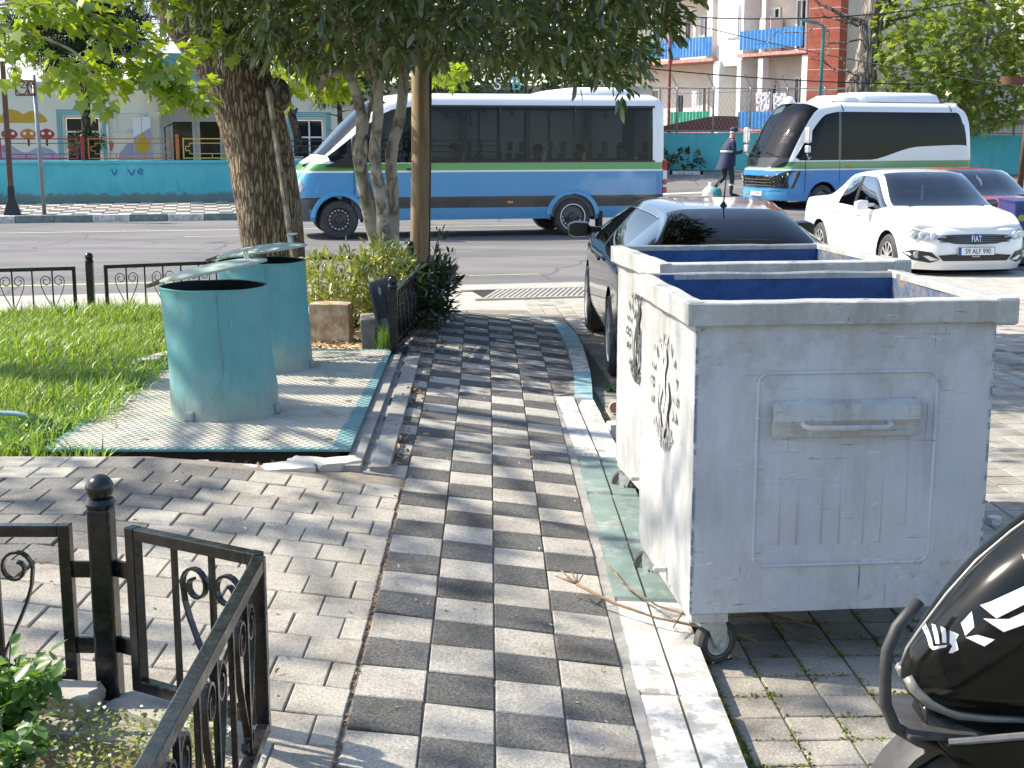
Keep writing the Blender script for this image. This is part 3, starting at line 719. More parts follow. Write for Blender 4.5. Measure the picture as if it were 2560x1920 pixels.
def chute(label, x, y, lean, tilt, rz):
    t = thing('teal_bin', label, 'bin', (x, y, .047), 0, 'teal underground-bin chutes on the steel deck'); r, h = .285, .70
    sh = lambda p: Vector((p.x + lean * p.z, p.y, p.z))
    for nm, mt, prof in (('drum', 'teal_paint', [(r + .004, 0), (r + .002, .02), (r, .2), (r - .002, .45), (r, h - .012), (r + .004, h - .006), (r + .004, h), (r - .006, h), (r - .007, h - .01)]), ('lining', 'inside_dark', [(r - .008, h - .004), (r - .010, .02), (.001, .018)])):
        m_ = MB().lathe(sum([[(lerp(a[0], b[0], q / 4), lerp(a[1], b[1], q / 4)) for q in range(4)] for a, b in zip(prof, prof[1:])], []) + [prof[-1]], 64); m_.v = [tuple(sh(Vector(p)) + Vector((p[0], p[1], 0)) * (.022 * hn(p[0] * 7 + x, p[2] * 5 + p[1] * 3, 1.3, y)) * (1 if .03 < p[2] < h - .03 else .2) + Vector((.004 * math.sin(7 * p[2] + 3 * p[0]), 0, .0015 * math.sin(3 * p[0] * 8) if p[2] > h - .05 else 0))) for p in m_.v]
        m_.build(nm, mt, t, 35)
    MB().tube([sh(Vector(((r + .0015) * math.sin(R(14)), -(r + .0015) * math.cos(R(14)), z))) + Vector((.004 * math.sin(z * 23), 0, 0)) for z in np.linspace(.02, h - .02, 12)], .0011, 5).build('weld_seam', 'rusty', t)
    for a in (-118, -8):
        MB().box(-.03, .03, -.022, .004, 0, .055, Matrix.Rotation(R(a + 90), 4, 'Z') @ Matrix.Translation((0, -r, 0))).build('lug', 'teal_paint', t, bev=.012)
    # domed lid hinged at the left, propped open
    H = Matrix.Translation((lean * h - r - .02, .03, h + .022)) @ Matrix.Rotation(-tilt, 4, 'Y') @ Matrix.Rotation(R(-1.4), 4, 'X') @ Matrix.Translation((r + .02, 0, 0))
    lid = MB().lathe([(r + .006, -.012), (r + .010, -.008), (r + .008, .002), (r * .85, .017), (r * .5, .030), (.001, .036)], 40).lathe([(r + .006, -.012), (r * .9, -.004), (r * .5, .008), (.001, .012)], 40)
    lo_ = lid.build('lid', 'teal_paint', t, 40, M_=H)
    m_ = MB()
    for yy in (-.035, .035): m_.tube([(r - .09, yy, .018), (r - .095, yy, .06), (r - .08, yy, .075)], .008, 6)
    m_.box(r - .105, r - .045, -.045, .045, .07, .082); m_.build('lid_handle', 'galv', lo_, bev=.004)
    m_ = MB()
    for yy in (-.09, .09): m_.bar((-r - .06, yy, -.012), (-r + .03, yy, .004), .03, .012)
    m_.tube([(-r - .05, -.13, -.016), (-r - .05, .13, -.016)], .010, 8); m_.build('hinge', 'rusty', lo_)
    return t
chute('near teal steel drum with its domed lid propped open', -1.575, 7.33, -.055, R(11.0), 0)
chute('farther teal steel drum with its lid nearly shut', -1.60, 8.80, -.03, R(7.5), 0)
# concrete channel beside the deck and border stones
ch = thing('channel_border', 'long grey concrete channel along the steel deck', 'border')
m_ = MB()
for (x0, x1, z0, z1) in ((-.02, .055, -.15, .022), (.055, .10, -.15, -.004), (.10, .19, -.15, .016)):
    m_.add([Vector((x + DX(y) - .0, y, z)) + Vector((-.805, 7.95, 0)) for z in (z0, z1) for x, y in ((x0, -1.75), (x1, -1.75), (x1, 1.62), (x0, 1.62))], [(3, 2, 1, 0), (4, 5, 6, 7), (0, 1, 5, 4), (1, 2, 6, 5), (2, 3, 7, 6), (3, 0, 4, 7)])
m_.build('channel', 'dark_concrete', ch)
def stone(name, label, cat, c, sx, sy, sz, rz, mat, seed, rough=.12, rx=0, ry=0, group=None, top=None):
    m_ = MB(); n = 5
    def pt(u, v, w):
        p = Vector((u, v, w)); k = 1 + rough * .5 * (hn(u * 2 + seed, v * 2.7 + w * 1.9, 1.1, seed))
        e = .06; q = [max(-1, min(1, a)) for a in p]; cnt = sum(abs(a) > .99 for a in q)
        s = 1 if cnt < 2 else (1 - e * (cnt - 1) * .5)
        return Vector((q[0] * sx / 2 * s * k, q[1] * sy / 2 * s * k, q[2] * sz / 2 * s * (1 + rough * .3 * hn(u * 3, v * 3, 1, seed)) + sz / 2))
    for ax in range(3):
        for sg in (-1, 1):
            def f(a, b):
                q = [0, 0, 0]; q[ax] = sg; q[(ax + 1) % 3] = (2 * a - 1) * (1 if sg > 0 else -1); q[(ax + 2) % 3] = 2 * b - 1
                return pt(*q)
            m_.grid(n, n, f)
    o = m_.build(name, mat, None, 50)
    o.location = c; o.rotation_euler = (rx, ry, rz)
    if label: tag(o, label, cat, group)
    return o
M('tan_stone', (.30, .205, .115), .9, 0, (.52, .43, .31), 9, .4, .62, bs=40, bd=.008, grime=.6)
m, t, out = nt('grey_block'); v = oc(t)
principled(t, out, ramp(t, noise(t, v, 10, 7, .7), [(.3, (.16, .155, .14)), (.6, (.26, .25, .22)), (.8, (.38, .36, .32))]), .9, 0, bump(t, noise(t, v, 60, 5, .7), .4, .006), .2)
stone('stone_block', 'weathered tan stone block in front of the shrub', 'block', (-1.37, 10.22, -.01), .31, .22, .31, -.06, 'tan_stone', 3, .10)
blk = thing('concrete_block', 'grey concrete block with a dark slot beside the leaning lid', 'block', (-1.02, 9.95, -.02), .1)
m_ = MB(); m_.loft([[Vector((sx * w, sy * .19, z)) for sx, sy in ((-1, -1), (1, -1), (1, 1), (-1, 1))] for w, z in ((.085, 0), (.10, .24), (.094, .25))], True, True); m_.build('body', 'grey_block', blk, bev=.008)
MB().box(.01, .055, -.196, -.188, .06, .19).build('slot', 'black_hole', blk)
# border of pale stones along the square, broken towards the right
M('pale_stone', (.48, .455, .40), .92, 0, (.62, .59, .52), 8, bs=60, bd=.006, world=True, grime=.4)
x = -3.4
k = 0
while x < -1.15:
    L = random.uniform(.42, .52)
    o = MB().box(0, L - .012, -.05, .05, -.15, .018).build('kerb_stone', 'pale_stone', walk, bev=.012); o.location = (x, 6.20 - .035 * (x + 3), random.uniform(-.006, .006)); o.rotation_euler = (0, 0, -.02); x += L
for k, (x, y, sx, sy, rz) in enumerate(((-1.33, 6.13, .30, .13, -.1), (-1.04, 6.16, .24, .15, .25), (-.83, 6.26, .22, .13, .5), (-.96, 6.27, .2, .12, -.3))):
    stone('broken_kerb_piece', ['broken pale kerb piece next to the border stones', 'middle broken pale kerb piece near the deck corner', 'broken pale kerb piece nearest the footpath', 'small broken kerb piece behind the middle one'][k], 'stone', (x, y, -.05), sx, sy, .085, rz, 'pale_stone', 11 + k, .3, group='broken kerb pieces at the deck corner')
o = stone('plate_scrap', 'loose scrap of chequer plate lying in front of the deck', 'scrap', (-1.52, 6.30, -.015), .16, .11, .014, .3, 'galv', 4, .15, rx=.25)
stone('edging_stone', 'pale edging stone half buried at the lawn edge behind the near teal bin', 'stone', (-2.33, 9.15, -.03), .12, .75, .12, -.32, 'pale_stone', 8, .2)
for k, (x, y, rz) in enumerate(((-2.62, 6.75, .5), (-2.52, 6.98, .42), (-2.73, 6.55, .55))): stone('edging_stone', ['flat pale edging stone nearest the hose end', 'flat pale edging stone just behind the one at the hose', 'flat pale edging stone closest to the square at the lawn corner'][k], 'stone', (x, y, -.06), .26, .2, .075, rz, 'pale_stone', 20 + k, .15, group='flat stones at the lawn corner')
# black plastic bin lid leaning on the post
M('black_plastic', (.03, .032, .034), .5, 0, (.07, .072, .075), 9, bs=80, bd=.002)
lid = thing('plastic_lid', 'black plastic bin lid leaning against the planter railing', 'lid')
lid.matrix_world = frame((-.93, 9.70, .0), (.2, .98, 0), None, Vector((.2, .98, 0)).cross(Vector((-.2, .03, .97))))
rr = []
for cx, cy, a0 in ((.43, .45, 0), (.07, .45, 90), (.07, .07, 180), (.43, .07, 270)): rr += [(cx + .06 * math.cos(R(a0 + q)), cy + .06 * math.sin(R(a0 + q))) for q in (0, 30, 60, 90)]
MB().prism(rr, -.012, .012, lambda u, v, h: (u, v, h)).build('panel', 'black_plastic', lid, bev=.006)
ins = [(.25 + (u - .25) * .88, .26 + (v - .26) * .88) for u, v in rr]
for s in (-1, 1):
    MB().prism(ins, .0125 * s, .016 * s, lambda u, v, h: (u, v, h)).build('inset', 'black_plastic', lid)
    for (u0, u1, v0, v1) in ((.12, .22, .1, .34), (.27, .38, .1, .34)): MB().box(u0, u1, v0, v1, min(.0165 * s, .021 * s), max(.0165 * s, .021 * s)).build('rib_panel', 'black_plastic', lid, bev=.003)
MB().prism([(.13, .43), (.16, .46), (.19, .445), (.175, .41), (.145, .4)], -.022, .022, lambda u, v, h: (u, v, h)).build('grip_hole', 'pale_stone', lid)
# hose end, cup, loose bricks, crumpled tin, twigs
M('hose_blue', (.20, .33, .47), .45, 0, (.3, .42, .53), 12)
hs = [(-3.6, 7.25, .02), (-3.2, 7.18, .05), (-2.9, 7.16, .085), (-2.65, 7.14, .075), (-2.50, 7.12, .04)]
tag(MB().tube(hs, .013, 10).build('garden_hose', 'hose_blue', None, 'all'), 'pale blue hose end lying at the lawn edge', 'hose')
M('cup_white', (.75, .73, .69), .6); M('cup_brown', (.42, .15, .05), .5)
cup = thing('paper_cup', 'crushed paper cup with orange-brown rim beside the kerb', 'cup'); cup.matrix_world = Matrix.Translation((.66, 8.55, zpark(.6, 8.5) + .042)) @ Matrix.Rotation(R(75), 4, 'X') @ Matrix.Rotation(.5, 4, 'Z')
MB().lathe([(.026, -.07), (.037, .01)], 20, cap=True).build('cup_body', 'cup_white', cup, 40); MB().lathe([(.039, -.01), (.041, .012), (.039, .02), (.034, .02), (.03, -.0)], 20).build('rim', 'cup_white', cup, 40); MB().lathe([(.036, .012), (.001, .012)], 20).build('stain', 'cup_brown', cup)
M('brick_pale', (.44, .41, .36), .9, 0, (.56, .53, .47), 12, bs=60, bd=.004, grime=.4)
stone('loose_brick', 'pale broken brick under the edge of the farther container', 'brick', (.66, 7.85, zpark(.6, 8) - .002), .19, .13, .10, .12, 'brick_pale', 2, .1)
stone('brick_fragment', 'flat brick fragment on the kerb beside the containers', 'brick', (.665, 6.75, zpath(.6, 6.7) - .004), .16, .085, .03, -.1, 'brick_pale', 6, .15)
stone('crumpled_tin', 'small crumpled silver tin behind the near container', 'litter', (2.22, 6.05, zpark(2, 6) - .002), .06, .045, .04, .4, 'galv', 9, .4)
M('twig', (.13, .085, .055), .85, 0, (.25, .17, .11), 30); M('pale_twig', (.50, .46, .40), .8)
def twig(label, pts, r, branches=(), mat='twig'):
    pts = [Vector(p) for p in pts]
    m_ = MB(); n = len(pts); m_.tube(pts, [lerp(r, r * .45, i / (n - 1)) for i in range(n)], 6)
    for b in branches: m_.tube(b, r * .5, 5)
    return tag(m_.build('twig', mat, None, 'all'), label, 'twig')
zk = lambda x, y: zpath(x, y) + .012
twig('thin dry twig with a tufted end across the white kerb', [(.235, 4.72, zk(.24, 4.72) + .05), (.36, 4.62, zk(.36, 4.6) + .03), (.5, 4.5, zk(.46, 4.5) + .03), (.72, 4.44, -.13), (.82, 4.42, -.14)], .006, [[(.235, 4.72, zk(.24, 4.7) + .05), (.20 + .02 * k, 4.75 + .02 * (k % 3), zk(.2, 4.7) + .06 + .015 * (k % 2))] for k in range(-2, 4)])
twig('second dry twig lying over the teal kerb', [(.38, 5.1, zk(.38, 5.1) + .01), (.43, 4.86, zk(.43, 4.8) + .015), (.52, 4.62, zk(.46, 4.6) + .03), (.7, 4.46, -.11), (.85, 4.37, -.15)], .005, [[(.43, 4.86, zk(.43, 4.8) + .015), (.40, 4.95, zk(.4, 4.9) + .02)], [(.6, 4.55, -.1), (.55, 4.42, -.11)]])
twig('forked dark twig under the near container', [(.78, 4.62, -.14), (.9, 4.58, -.12), (1.06, 4.48, -.13)], .007, [[(.88, 4.58, -.12), (.98, 4.52, -.16)]])
# ------------------------------------------------------------------ vehicles
def paint(name, col, rough=.25, flake=0, dust=.0, dcol=(.5, .47, .4), stops=None, inner=(.05, .05, .055)):
    m, t, out = nt(name); v = oc(t)
    sx = N(t, 'ShaderNodeSeparateXYZ'); t.links.new(v, sx.inputs[0])
    if stops: c = ramp(t, math_(t, 'DIVIDE', sx.outputs[2], 3.), [(z / 3., q) for z, q in stops], 'CONSTANT')
    else: c = col
    if dust:
        low = ramp(t, sx.outputs[2], [(.15, 1.), (.75, .15)])
        f = math_(t, 'MULTIPLY', ramp(t, noise(t, v, 5, 7, .65), [(.35, 0.), (.75, dust)]), low)
        c = mixc(t, f, c, dcol)
        c = mixc(t, ramp(t, noise(t, v, 1.6, 6, .6), [(.4, 0.), (.8, dust * .35)]), c, dcol)
    gi = N(t, 'ShaderNodeNewGeometry')
    c = mixc(t, gi.outputs['Backfacing'], c, inner)
    principled(t, out, c, rough, flake, bump(t, noise(t, v, 2.5, 2, .5), .04, .02), .5, .6); return m
glassmat('glass_bus', (.26, .27, .275), .5); glassmat('glass_dark', (.035, .04, .045), .55); glassmat('glass_clear', (.62, .72, .80), 3.2)
glassmat('glass_screen', (.32, .36, .37), .9); glassmat('glass_car', (.05, .06, .075), 1.1)
M('trim_black', (.012, .012, .013), .35); M('rubber', (.02, .02, .02), .7); M('grey_plastic', (.08, .08, .085), .5, 0, (.13, .13, .13), 12)
M('seat_cloth', (.035, .04, .055), .9, 0, (.07, .075, .09), 20); M('seat_grey', (.16, .16, .17), .8); M('seat_tan', (.45, .38, .28), .7)
M('chrome', (.75, .75, .76), .15, 1.); M('silver', (.6, .6, .61), .35, .7, (.7, .7, .7), 9); M('steel_rim', (.05, .05, .052), .5, .5, (.11, .11, .11), 14)
M('lamp_red', (.42, .012, .012), .2, coat=.5); M('lamp_white', (.75, .74, .72), .15, coat=.5); M('lamp_amber', (.65, .22, .02), .2, coat=.5); M('lamp_clear', (.16, .17, .18), .08, .5, (.62, .64, .67), 26)
M('plate_white', (.80, .80, .78), .5); M('print_black', (.01, .01, .01), .5); M('print_blue', (.02, .07, .4), .5); M('white_plain', (.78, .78, .77), .6); M('print_red', (.55, .05, .04), .6)
from mathutils.bvhtree import BVHTree
def pch(y):
    y = np.asarray(y, float); n = len(y); d = np.diff(y); m = np.zeros(n)
    m[0], m[-1] = d[0], d[-1]
    for i in range(1, n - 1):
        if d[i - 1] * d[i] > 0: m[i] = 2 * d[i - 1] * d[i] / (d[i - 1] + d[i])
    return m
def refine(A, k):
    # A: (n, ..., 3) -> monotone cubic through the control lines, k steps per cell along axis 0
    n = A.shape[0]; sh = A.shape[1:]; F_ = A.reshape(n, -1); out = np.zeros(((n - 1) * k + 1, F_.shape[1]))
    Mt = np.stack([pch(F_[:, j]) for j in range(F_.shape[1])], 1)
    for i in range(n - 1):
        for q in range(k + (i == n - 2)):
            t = q / k; h = (2 * t ** 3 - 3 * t * t + 1, t ** 3 - 2 * t * t + t, -2 * t ** 3 + 3 * t * t, t ** 3 - t * t)
            out[i * k + q] = h[0] * F_[i] + h[1] * Mt[i] + h[2] * F_[i + 1] + h[3] * Mt[i + 1]
    return out.reshape((out.shape[0],) + sh)
def shell(net, lab, root, mats, arches=(), k=6):
    """half body from a control net [station][row]; lab(iu, iv) names the panel each cell belongs to; '@' before a name: one object per side"""
    A = refine(np.array(net, float), k); A = refine(A.transpose(1, 0, 2), k).transpose(1, 0, 2)
    nu, nv = A.shape[:2]; groups = {}
    for i in range(nu - 1):
        for j in range(nv - 1):
            nm = lab(i // k, j // k)
            if nm: groups.setdefault(nm, []).append((i, j))
    done = {}
    for nm, cells in groups.items():
        sides = ((1,), (-1,)) if nm[0] == '@' else ((1, -1),)
        base = nm.lstrip('@').split(':')[0]
        for sd in sides:
            m_ = MB(); idx = {}
            B = A.copy(); keep = []
            for (i, j) in cells:
                qs = (A[i, j], A[i + 1, j], A[i, j + 1], A[i + 1, j + 1])
                if base == 'body' and any(all((c[0] - ax) ** 2 + (c[2] - az) ** 2 < ar * ar and c[1] > ay for c in qs) for ax, az, ar, ay in arches): continue
                keep.append((i, j))
            if base == 'body':
                for ax, az, ar, ay in arches:
                    for (i, j) in keep:
                        for q in ((i, j), (i + 1, j), (i, j + 1), (i + 1, j + 1)):
                            p = B[q]; dx, dz = p[0] - ax, p[2] - az; dd = math.hypot(dx, dz)
                            if p[1] > ay and dd < ar * 1.001 and dd > 1e-6: B[q][0] = ax + dx / dd * ar; B[q][2] = az + dz / dd * ar
            for s in sd:
                for (i, j) in keep:
                    f = []
                    for q in ((i, j), (i + 1, j), (i + 1, j + 1), (i, j + 1)):
                        key = (q, s if B[q][1] > 1e-4 else 0)
                        if key not in idx: idx[key] = len(m_.v); m_.v.append((B[q][0], s * max(B[q][1], 0), B[q][2]))
                        f.append(idx[key])
                    if len(set(f)) < 3: continue
                    m_.f.append(tuple(f if s > 0 else f[::-1]))
            o = m_.build(base, mats[nm.lstrip('@')] if nm.lstrip('@') in mats else mats[base], root, 32)
            o.data.flip_normals()
            done.setdefault(nm, []).append(o)
    vs = [tuple(p) for p in A.reshape(-1, 3)]; fs = [(i * nv + j, (i + 1) * nv + j, (i + 1) * nv + j + 1, i * nv + j + 1) for i in range(nu - 1) for j in range(nv - 1)]
    bv = BVHTree.FromPolygons([Vector(p) for p in vs], fs)
    def hit(sgn):
        def q(y, z):
            h = bv.ray_cast(Vector((sgn * 20, max(abs(y), .002), z)), Vector((-sgn, 0, 0))); return h[0].x if h[0] else sgn * 2
        return q
    return hit(1), hit(-1), A
def wheel(root, x, y, r, w, side, rim='steel_rim', spokes=0, white_ring=False, rz=0):
    Mx = Matrix.Translation((x, y, r)) @ Matrix.Rotation(rz, 4, 'Z') @ Matrix.Rotation(R(-90) * side, 4, 'X')   # local +z points outwards
    wh = MB().lathe([(r * .66, w * .5), (r * .72, w * .52), (r * .9, w * .5), (r * .985, w * .36), (r, w * .2), (r, -w * .3), (r * .95, -w * .5), (r * .6, -w * .5)], 40).build('wheel', 'tyre', root, 30, M_=Mx)
    if spokes:
        m_ = MB().lathe([(r * .67, w * .47), (r * .64, w * .5), (r * .60, w * .45)], 36)
        for k in range(spokes):
            a = 2 * math.pi * k / spokes
            m_.bar((r * .12 * math.cos(a), r * .12 * math.sin(a), w * .46), (r * .63 * math.cos(a), r * .63 * math.sin(a), w * .43), r * .09, w * .06)
        m_.lathe([(r * .2, w * .47), (r * .14, w * .5), (.001, w * .51)], 20); m_.build('wheel_cover', rim, wh, 30)
        MB().lathe([(r * .64, w * .36), (.001, w * .34)], 30).build('disc', 'rubber', wh)
    else:
        MB().lathe([(r * .68, w * .48), (r * .64, w * .50), (r * .6, w * .44), (r * .55, w * .18), (r * .42, w * .16), (r * .38, w * .24), (r * .24, w * .30), (r * .2, w * .40), (.001, w * .42)], 36).build('rim', rim, wh, 30)
        m_ = MB()
        for k in range(16):
            a = 2 * math.pi * k / 16; m_.lathe([(r * .045, 0), (r * .04, .004), (.001, .004)], 8, Matrix.Translation((r * .49 * math.cos(a), r * .49 * math.sin(a), w * .165)))
        m_.build('rim_holes', 'silver', wh)
    if white_ring: MB().lathe([(r * .70, w * .525), (r * .655, w * .53), (r * .65, w * .50)], 40).build('white_ring', 'white_plain', wh, 30)
    return wh
def arch_liner(root, ax, az, ar, y0, y1):
    for s in (1, -1):
        m_ = MB(); m_.grid(20, 1, lambda a, b: (ax + ar * 1.01 * math.cos(math.pi * 1.1 * a - .05 * math.pi), s * lerp(y0, y1, b), az + ar * 1.01 * math.sin(math.pi * 1.1 * a - .05 * math.pi)))
        m_.build('wheel_arch', 'rubber', root)
def carnet(L, W, H, belt, xrb, zrb, xrt, xb1, xb0, xwt, xc, zhood, zrear, roofw=.66, zf=.74, nose=.14, zb=.2, slope=.03, tail=.10):
    h = L / 2; N_ = []
    low = lambda x, wy, zt: [(x, W * wy * .93, zb), (x, W * wy * .985, zb + .14), (x, W * wy, lerp(zb, zt, .48)), (x, W * wy * .985, lerp(zb, zt, .86)), (x, W * wy * .94, zt)]
    def st(x, wy, zt, up, dx=(0, 0, 0, 0, 0)):
        r = low(x, wy, zt); N_.append([(p[0] + d, p[1], p[2]) for p, d in zip(r, dx)] + up)
    flat = lambda x, wy, z, cr=.03: [(x, W * wy * .88, z + .012), (x, W * wy * .78, z + .02), (x, W * wy * .4, z + cr), (x, 0, z + cr + .006)]
    # rear
    zr_ = zrear
    N_.append([(-h - .01, 0, zb + .02), (-h - .02, 0, zb + .16), (-h, 0, lerp(zb, zr_, .5)), (-h + .03, 0, lerp(zb, zr_, .86)), (-h + tail * .5, 0, zr_)] + [(-h + tail * .6, 0, zr_ + .01)] * 4)
    N_.append([(-h + .02, W * .55, zb + .02), (-h + .01, W * .57, zb + .16), (-h + .03, W * .57, lerp(zb, zr_, .5)), (-h + .05, W * .56, lerp(zb, zr_, .86)), (-h + tail * .7, W * .54, zr_)] + [(-h + tail * .8, W * .5, zr_ + .012), (-h + tail * .8, W * .45, zr_ + .016), (-h + tail * .75, W * .25, zr_ + .02), (-h + tail * .7, 0, zr_ + .02)])
    N_.append([(-h + .16, W * .86, zb), (-h + .14, W * .9, zb + .14), (-h + .15, W * .92, lerp(zb, zr_, .48)), (-h + .17, W * .9, lerp(zb, zr_, .86)), (-h + .2, W * .86, zr_ + .005)] + [(-h + .2 + tail * .2, W * .80, zr_ + .02), (-h + .2 + tail * .2, W * .72, zr_ + .03), (-h + tail + .08, W * .38, zr_ + .035), (-h + tail + .06, 0, zr_ + .04)])
    st(xrb, .985, belt + .0, [(xrb + .02, W * .83, zrb + .0), (xrb, W * .74, zrb + .02), (xrb - .06, W * .38, zrb + .03), (xrb - .08, 0, zrb + .03)], (0, 0, 0, 0, .05))
    zr = H - slope * 2
    st(xrt - .05, 1., belt - .0, [(xrt + .06, W * (roofw + .06), zr - .075), (xrt, W * roofw, zr - .03), (xrt - .03, W * .38, zr), (xrt - .04, 0, zr + .006)], (0, 0, 0, 0, -.02))
    st(xb1, 1., belt - .015, [(xb1, W * (roofw + .085), H - .09), (xb1, W * (roofw + .01), H - .035), (xb1, W * .4, H - .006), (xb1, 0, H)])
    st(xb0, 1., belt - .02, [(xb0, W * (roofw + .085), H - .09), (xb0, W * (roofw + .01), H - .035), (xb0, W * .4, H - .006), (xb0, 0, H)])
    st(xwt + .35, 1., belt - .03, [(xwt, W * (roofw + .075), H - .10), (xwt + .05, W * (roofw), H - .055), (xwt + .12, W * .38, H - .03), (xwt + .13, 0, H - .025)], (0, 0, 0, 0, 0))
    st(xc - .02, .99, zhood - .02, [(xc + .0, W * .875, zhood), (xc + .06, W * .82, zhood + .01), (xc + .20, W * .4, zhood + .012), (xc + .23, 0, zhood + .012)], (0, 0, 0, 0, .02))
    xm = lerp(xc, h, .5); st(xm, .985, lerp(zhood, zf, .42) - .01, flat(xm + .05, .97, lerp(zhood, zf, .40)))
    xf = h - .30; st(xf, .94, zf - .02, flat(xf + .06, .93, zf, .04))
    N_.append([(h - nose - .1, W * .84, zb), (h - nose - .04, W * .88, zb + .14), (h - nose - .04, W * .87, lerp(zb, zf, .5)), (h - nose - .06, W * .82, lerp(zb, zf, .8)), (h - nose - .08, W * .76, zf - .035)] + [(h - nose - .07, W * .68, zf - .02), (h - nose - .05, W * .6, zf - .01), (h - nose * .6, W * .34, zf), (h - nose * .5, 0, zf + .005)])
    N_.append([(h - .06, W * .5, zb), (h - .01, W * .52, zb + .14), (h - .02, W * .52, lerp(zb, zf, .5)), (h - .05, W * .5, lerp(zb, zf, .8)), (h - .075, W * .48, zf - .05)] + [(h - .085, W * .42, zf - .035), (h - .085, W * .36, zf - .03), (h - .07, W * .2, zf - .022), (h - .065, 0, zf - .02)])
    N_.append([(h - .04, 0, zb), (h, 0, zb + .14), (h - .005, 0, lerp(zb, zf, .5)), (h - .03, 0, lerp(zb, zf, .8)), (h - .055, 0, zf - .055)] + [(h - .06, 0, zf - .045), (h - .06, 0, zf - .04), (h - .06, 0, zf - .035), (h - .06, 0, zf - .03)])
    return N_
def carlab(iu, iv):
    if iv == 4 and iu in (4,): return '@side_window'
    if iv == 4 and iu in (6, 7): return '@side_window:f'
    if iv == 4 and iu == 5: return '@pillar'
    if iv >= 6 and iu == 7: return 'windscreen'
    if iv >= 6 and iu == 3: return 'rear_window'
    if iv == 4 and iu == 3: return '@quarter_window'
    return 'body'
def put(o, x, y, z, a): o.location = (x, y, z); o.rotation_euler = (0, 0, a)
def seat(root, x, y, z, mat='seat_cloth', hgt=.62):
    s = MB().loft([[Vector((x + dx, y + sy * .23, z + q)) for dx, sy in ((-.25, -1), (.24, -1), (.24, 1), (-.25, 1))] for q in (0, .14)], True, True).build('seat', mat, root, bev=.04)
    MB().loft([[Vector((x - .22 - .12 * q / hgt + dx, y + sy * (.22 - .04 * q / hgt), z + .1 + q)) for dx, sy in ((-.05, -1), (.05, -1), (.05, 1), (-.05, 1))] for q in (0, hgt * .5, hgt)], True, True).build('seat_back', mat, s, bev=.03)
    MB().box(x - .41, x - .33, y - .12, y + .12, z + hgt + .13, z + hgt + .32).build('headrest', mat, s, bev=.035)
def car_common(root, L, W, H, arches, rr, belt, cy=0, seat_mat='seat_cloth', zc=.35, floor=True):
    for ax, az, ar, ay in arches: arch_liner(root, ax, az, ar, W * .55, W * .985)
    if floor: MB().box(-L / 2 + .3, L / 2 - .45, -W * .80, W * .80, .2, .26).build('underbody', 'rubber', root)
    MB().box(-L / 2 + .55, arches[0][0] - .25, -W * .8, W * .8, .26, .5).build('cabin_floor', 'seat_cloth', root)
def plate(root, M_, txt, w=.52, h=.112, size=.1, sx=.78):
    p = MB().box(-w / 2, w / 2, -h / 2, h / 2, -.004, .004).build('number_plate', 'plate_white', root, M_=M_)
    MB().box(-w / 2 + .003, -w / 2 + .044, -h / 2 + .003, h / 2 - .003, .004, .0055).build('country_band', 'print_blue', p)
    m_ = MB()
    for (a, b, c, d) in ((-w / 2, w / 2, -h / 2, -h / 2 + .006), (-w / 2, w / 2, h / 2 - .006, h / 2), (-w / 2, -w / 2 + .005, -h / 2 + .006, h / 2 - .006), (w / 2 - .005, w / 2, -h / 2 + .006, h / 2 - .006)): m_.box(a, b, c, d, .004, .0062)
    m_.build('border', 'print_black', p)
    text('lettering', txt, size, 'print_black', p, Matrix.Translation((.02, -.002, .006)), .001, 'CENTER', sx)
    return p
def mirror(root, x, y, z, mat, s):
    m_ = MB()
    m_.loft([[Vector((x + dx * .07 * q + .02, y + s * (-.07 + .29 * k), z + dz * .075 * q)) for dx, dz in ((-1, -.8), (.7, -1), (1, 0), (.7, 1), (-1, .8))] for k, q in ((0, .3), (.34, .4), (.42, .9), (.8, 1), (1, .7))], True, True)
    o = m_.build('mirror', mat, root, 50, bev=.008); return o

# white saloon, front towards the viewer
paint('paint_white', (.80, .80, .79), .22, 0, .25)
L, W, H = 4.53, .885, 1.49
t = thing('parked_car', 'white saloon car facing the viewer, its plate reading 59 ALF 990', 'car', group='cars in the parking place')
net = carnet(L, W, H, .965, -1.25, 1.06, -.55, -.05, .06, .42, 1.12, 1.0, .98, .68, .78, .16)
arch = [(1.36, .32, .37, .5), (-1.28, .32, .37, .5)]
fz, _, _ = shell(net, carlab, t, {'body': 'paint_white', 'side_window': 'glass_clear', 'side_window:f': 'glass_clear', 'quarter_window': 'paint_white', 'pillar': 'trim_black', 'windscreen': 'glass_clear', 'rear_window': 'glass_dark'}, arch)
car_common(t, L, W, H, arch, .31, .96)
for ax, *_ in arch:
    for s in (1, -1): wheel(t, ax, s * .77, .315, .2, s, 'silver', 10)
for s in (1, -1): seat(t, .1, s * .37, .36); seat(t, -.8, s * .37, .36)
MB().loft([[Vector((1.0 + dx, y, z)) for dx, z in ((-.28, .55), (-.3, .86), (-.1, .95), (.2, .97), (.2, .55))] for y in (-.74, .74)], True, True).build('dashboard', 'grey_plastic', t, bev=.03)
MB().loft([[Vector((.82 + .22 * k, lerp(-.62, .25, u), .965 + .03 * k + .008 * math.sin(9 * u))) for u in (0, .3, .6, 1)] for k in (0, .5, 1)], False, False).build('paper_sheet', 'white_plain', t)
MB().lathe([(.17, -.012), (.185, 0), (.17, .012)], 24, Matrix.Translation((.62, .37, .88)) @ Matrix.Rotation(R(-65), 4, 'Y')).build('steering_wheel', 'trim_black', t, 40)
MB().box(.52, .56, -.1, .1, 1.28, 1.35).build('inner_mirror', 'trim_black', t); MB().box(.55, .56, -.035, .0, 1.06, 1.27).build('hanging_charm', 'white_plain', t, bev=.004)
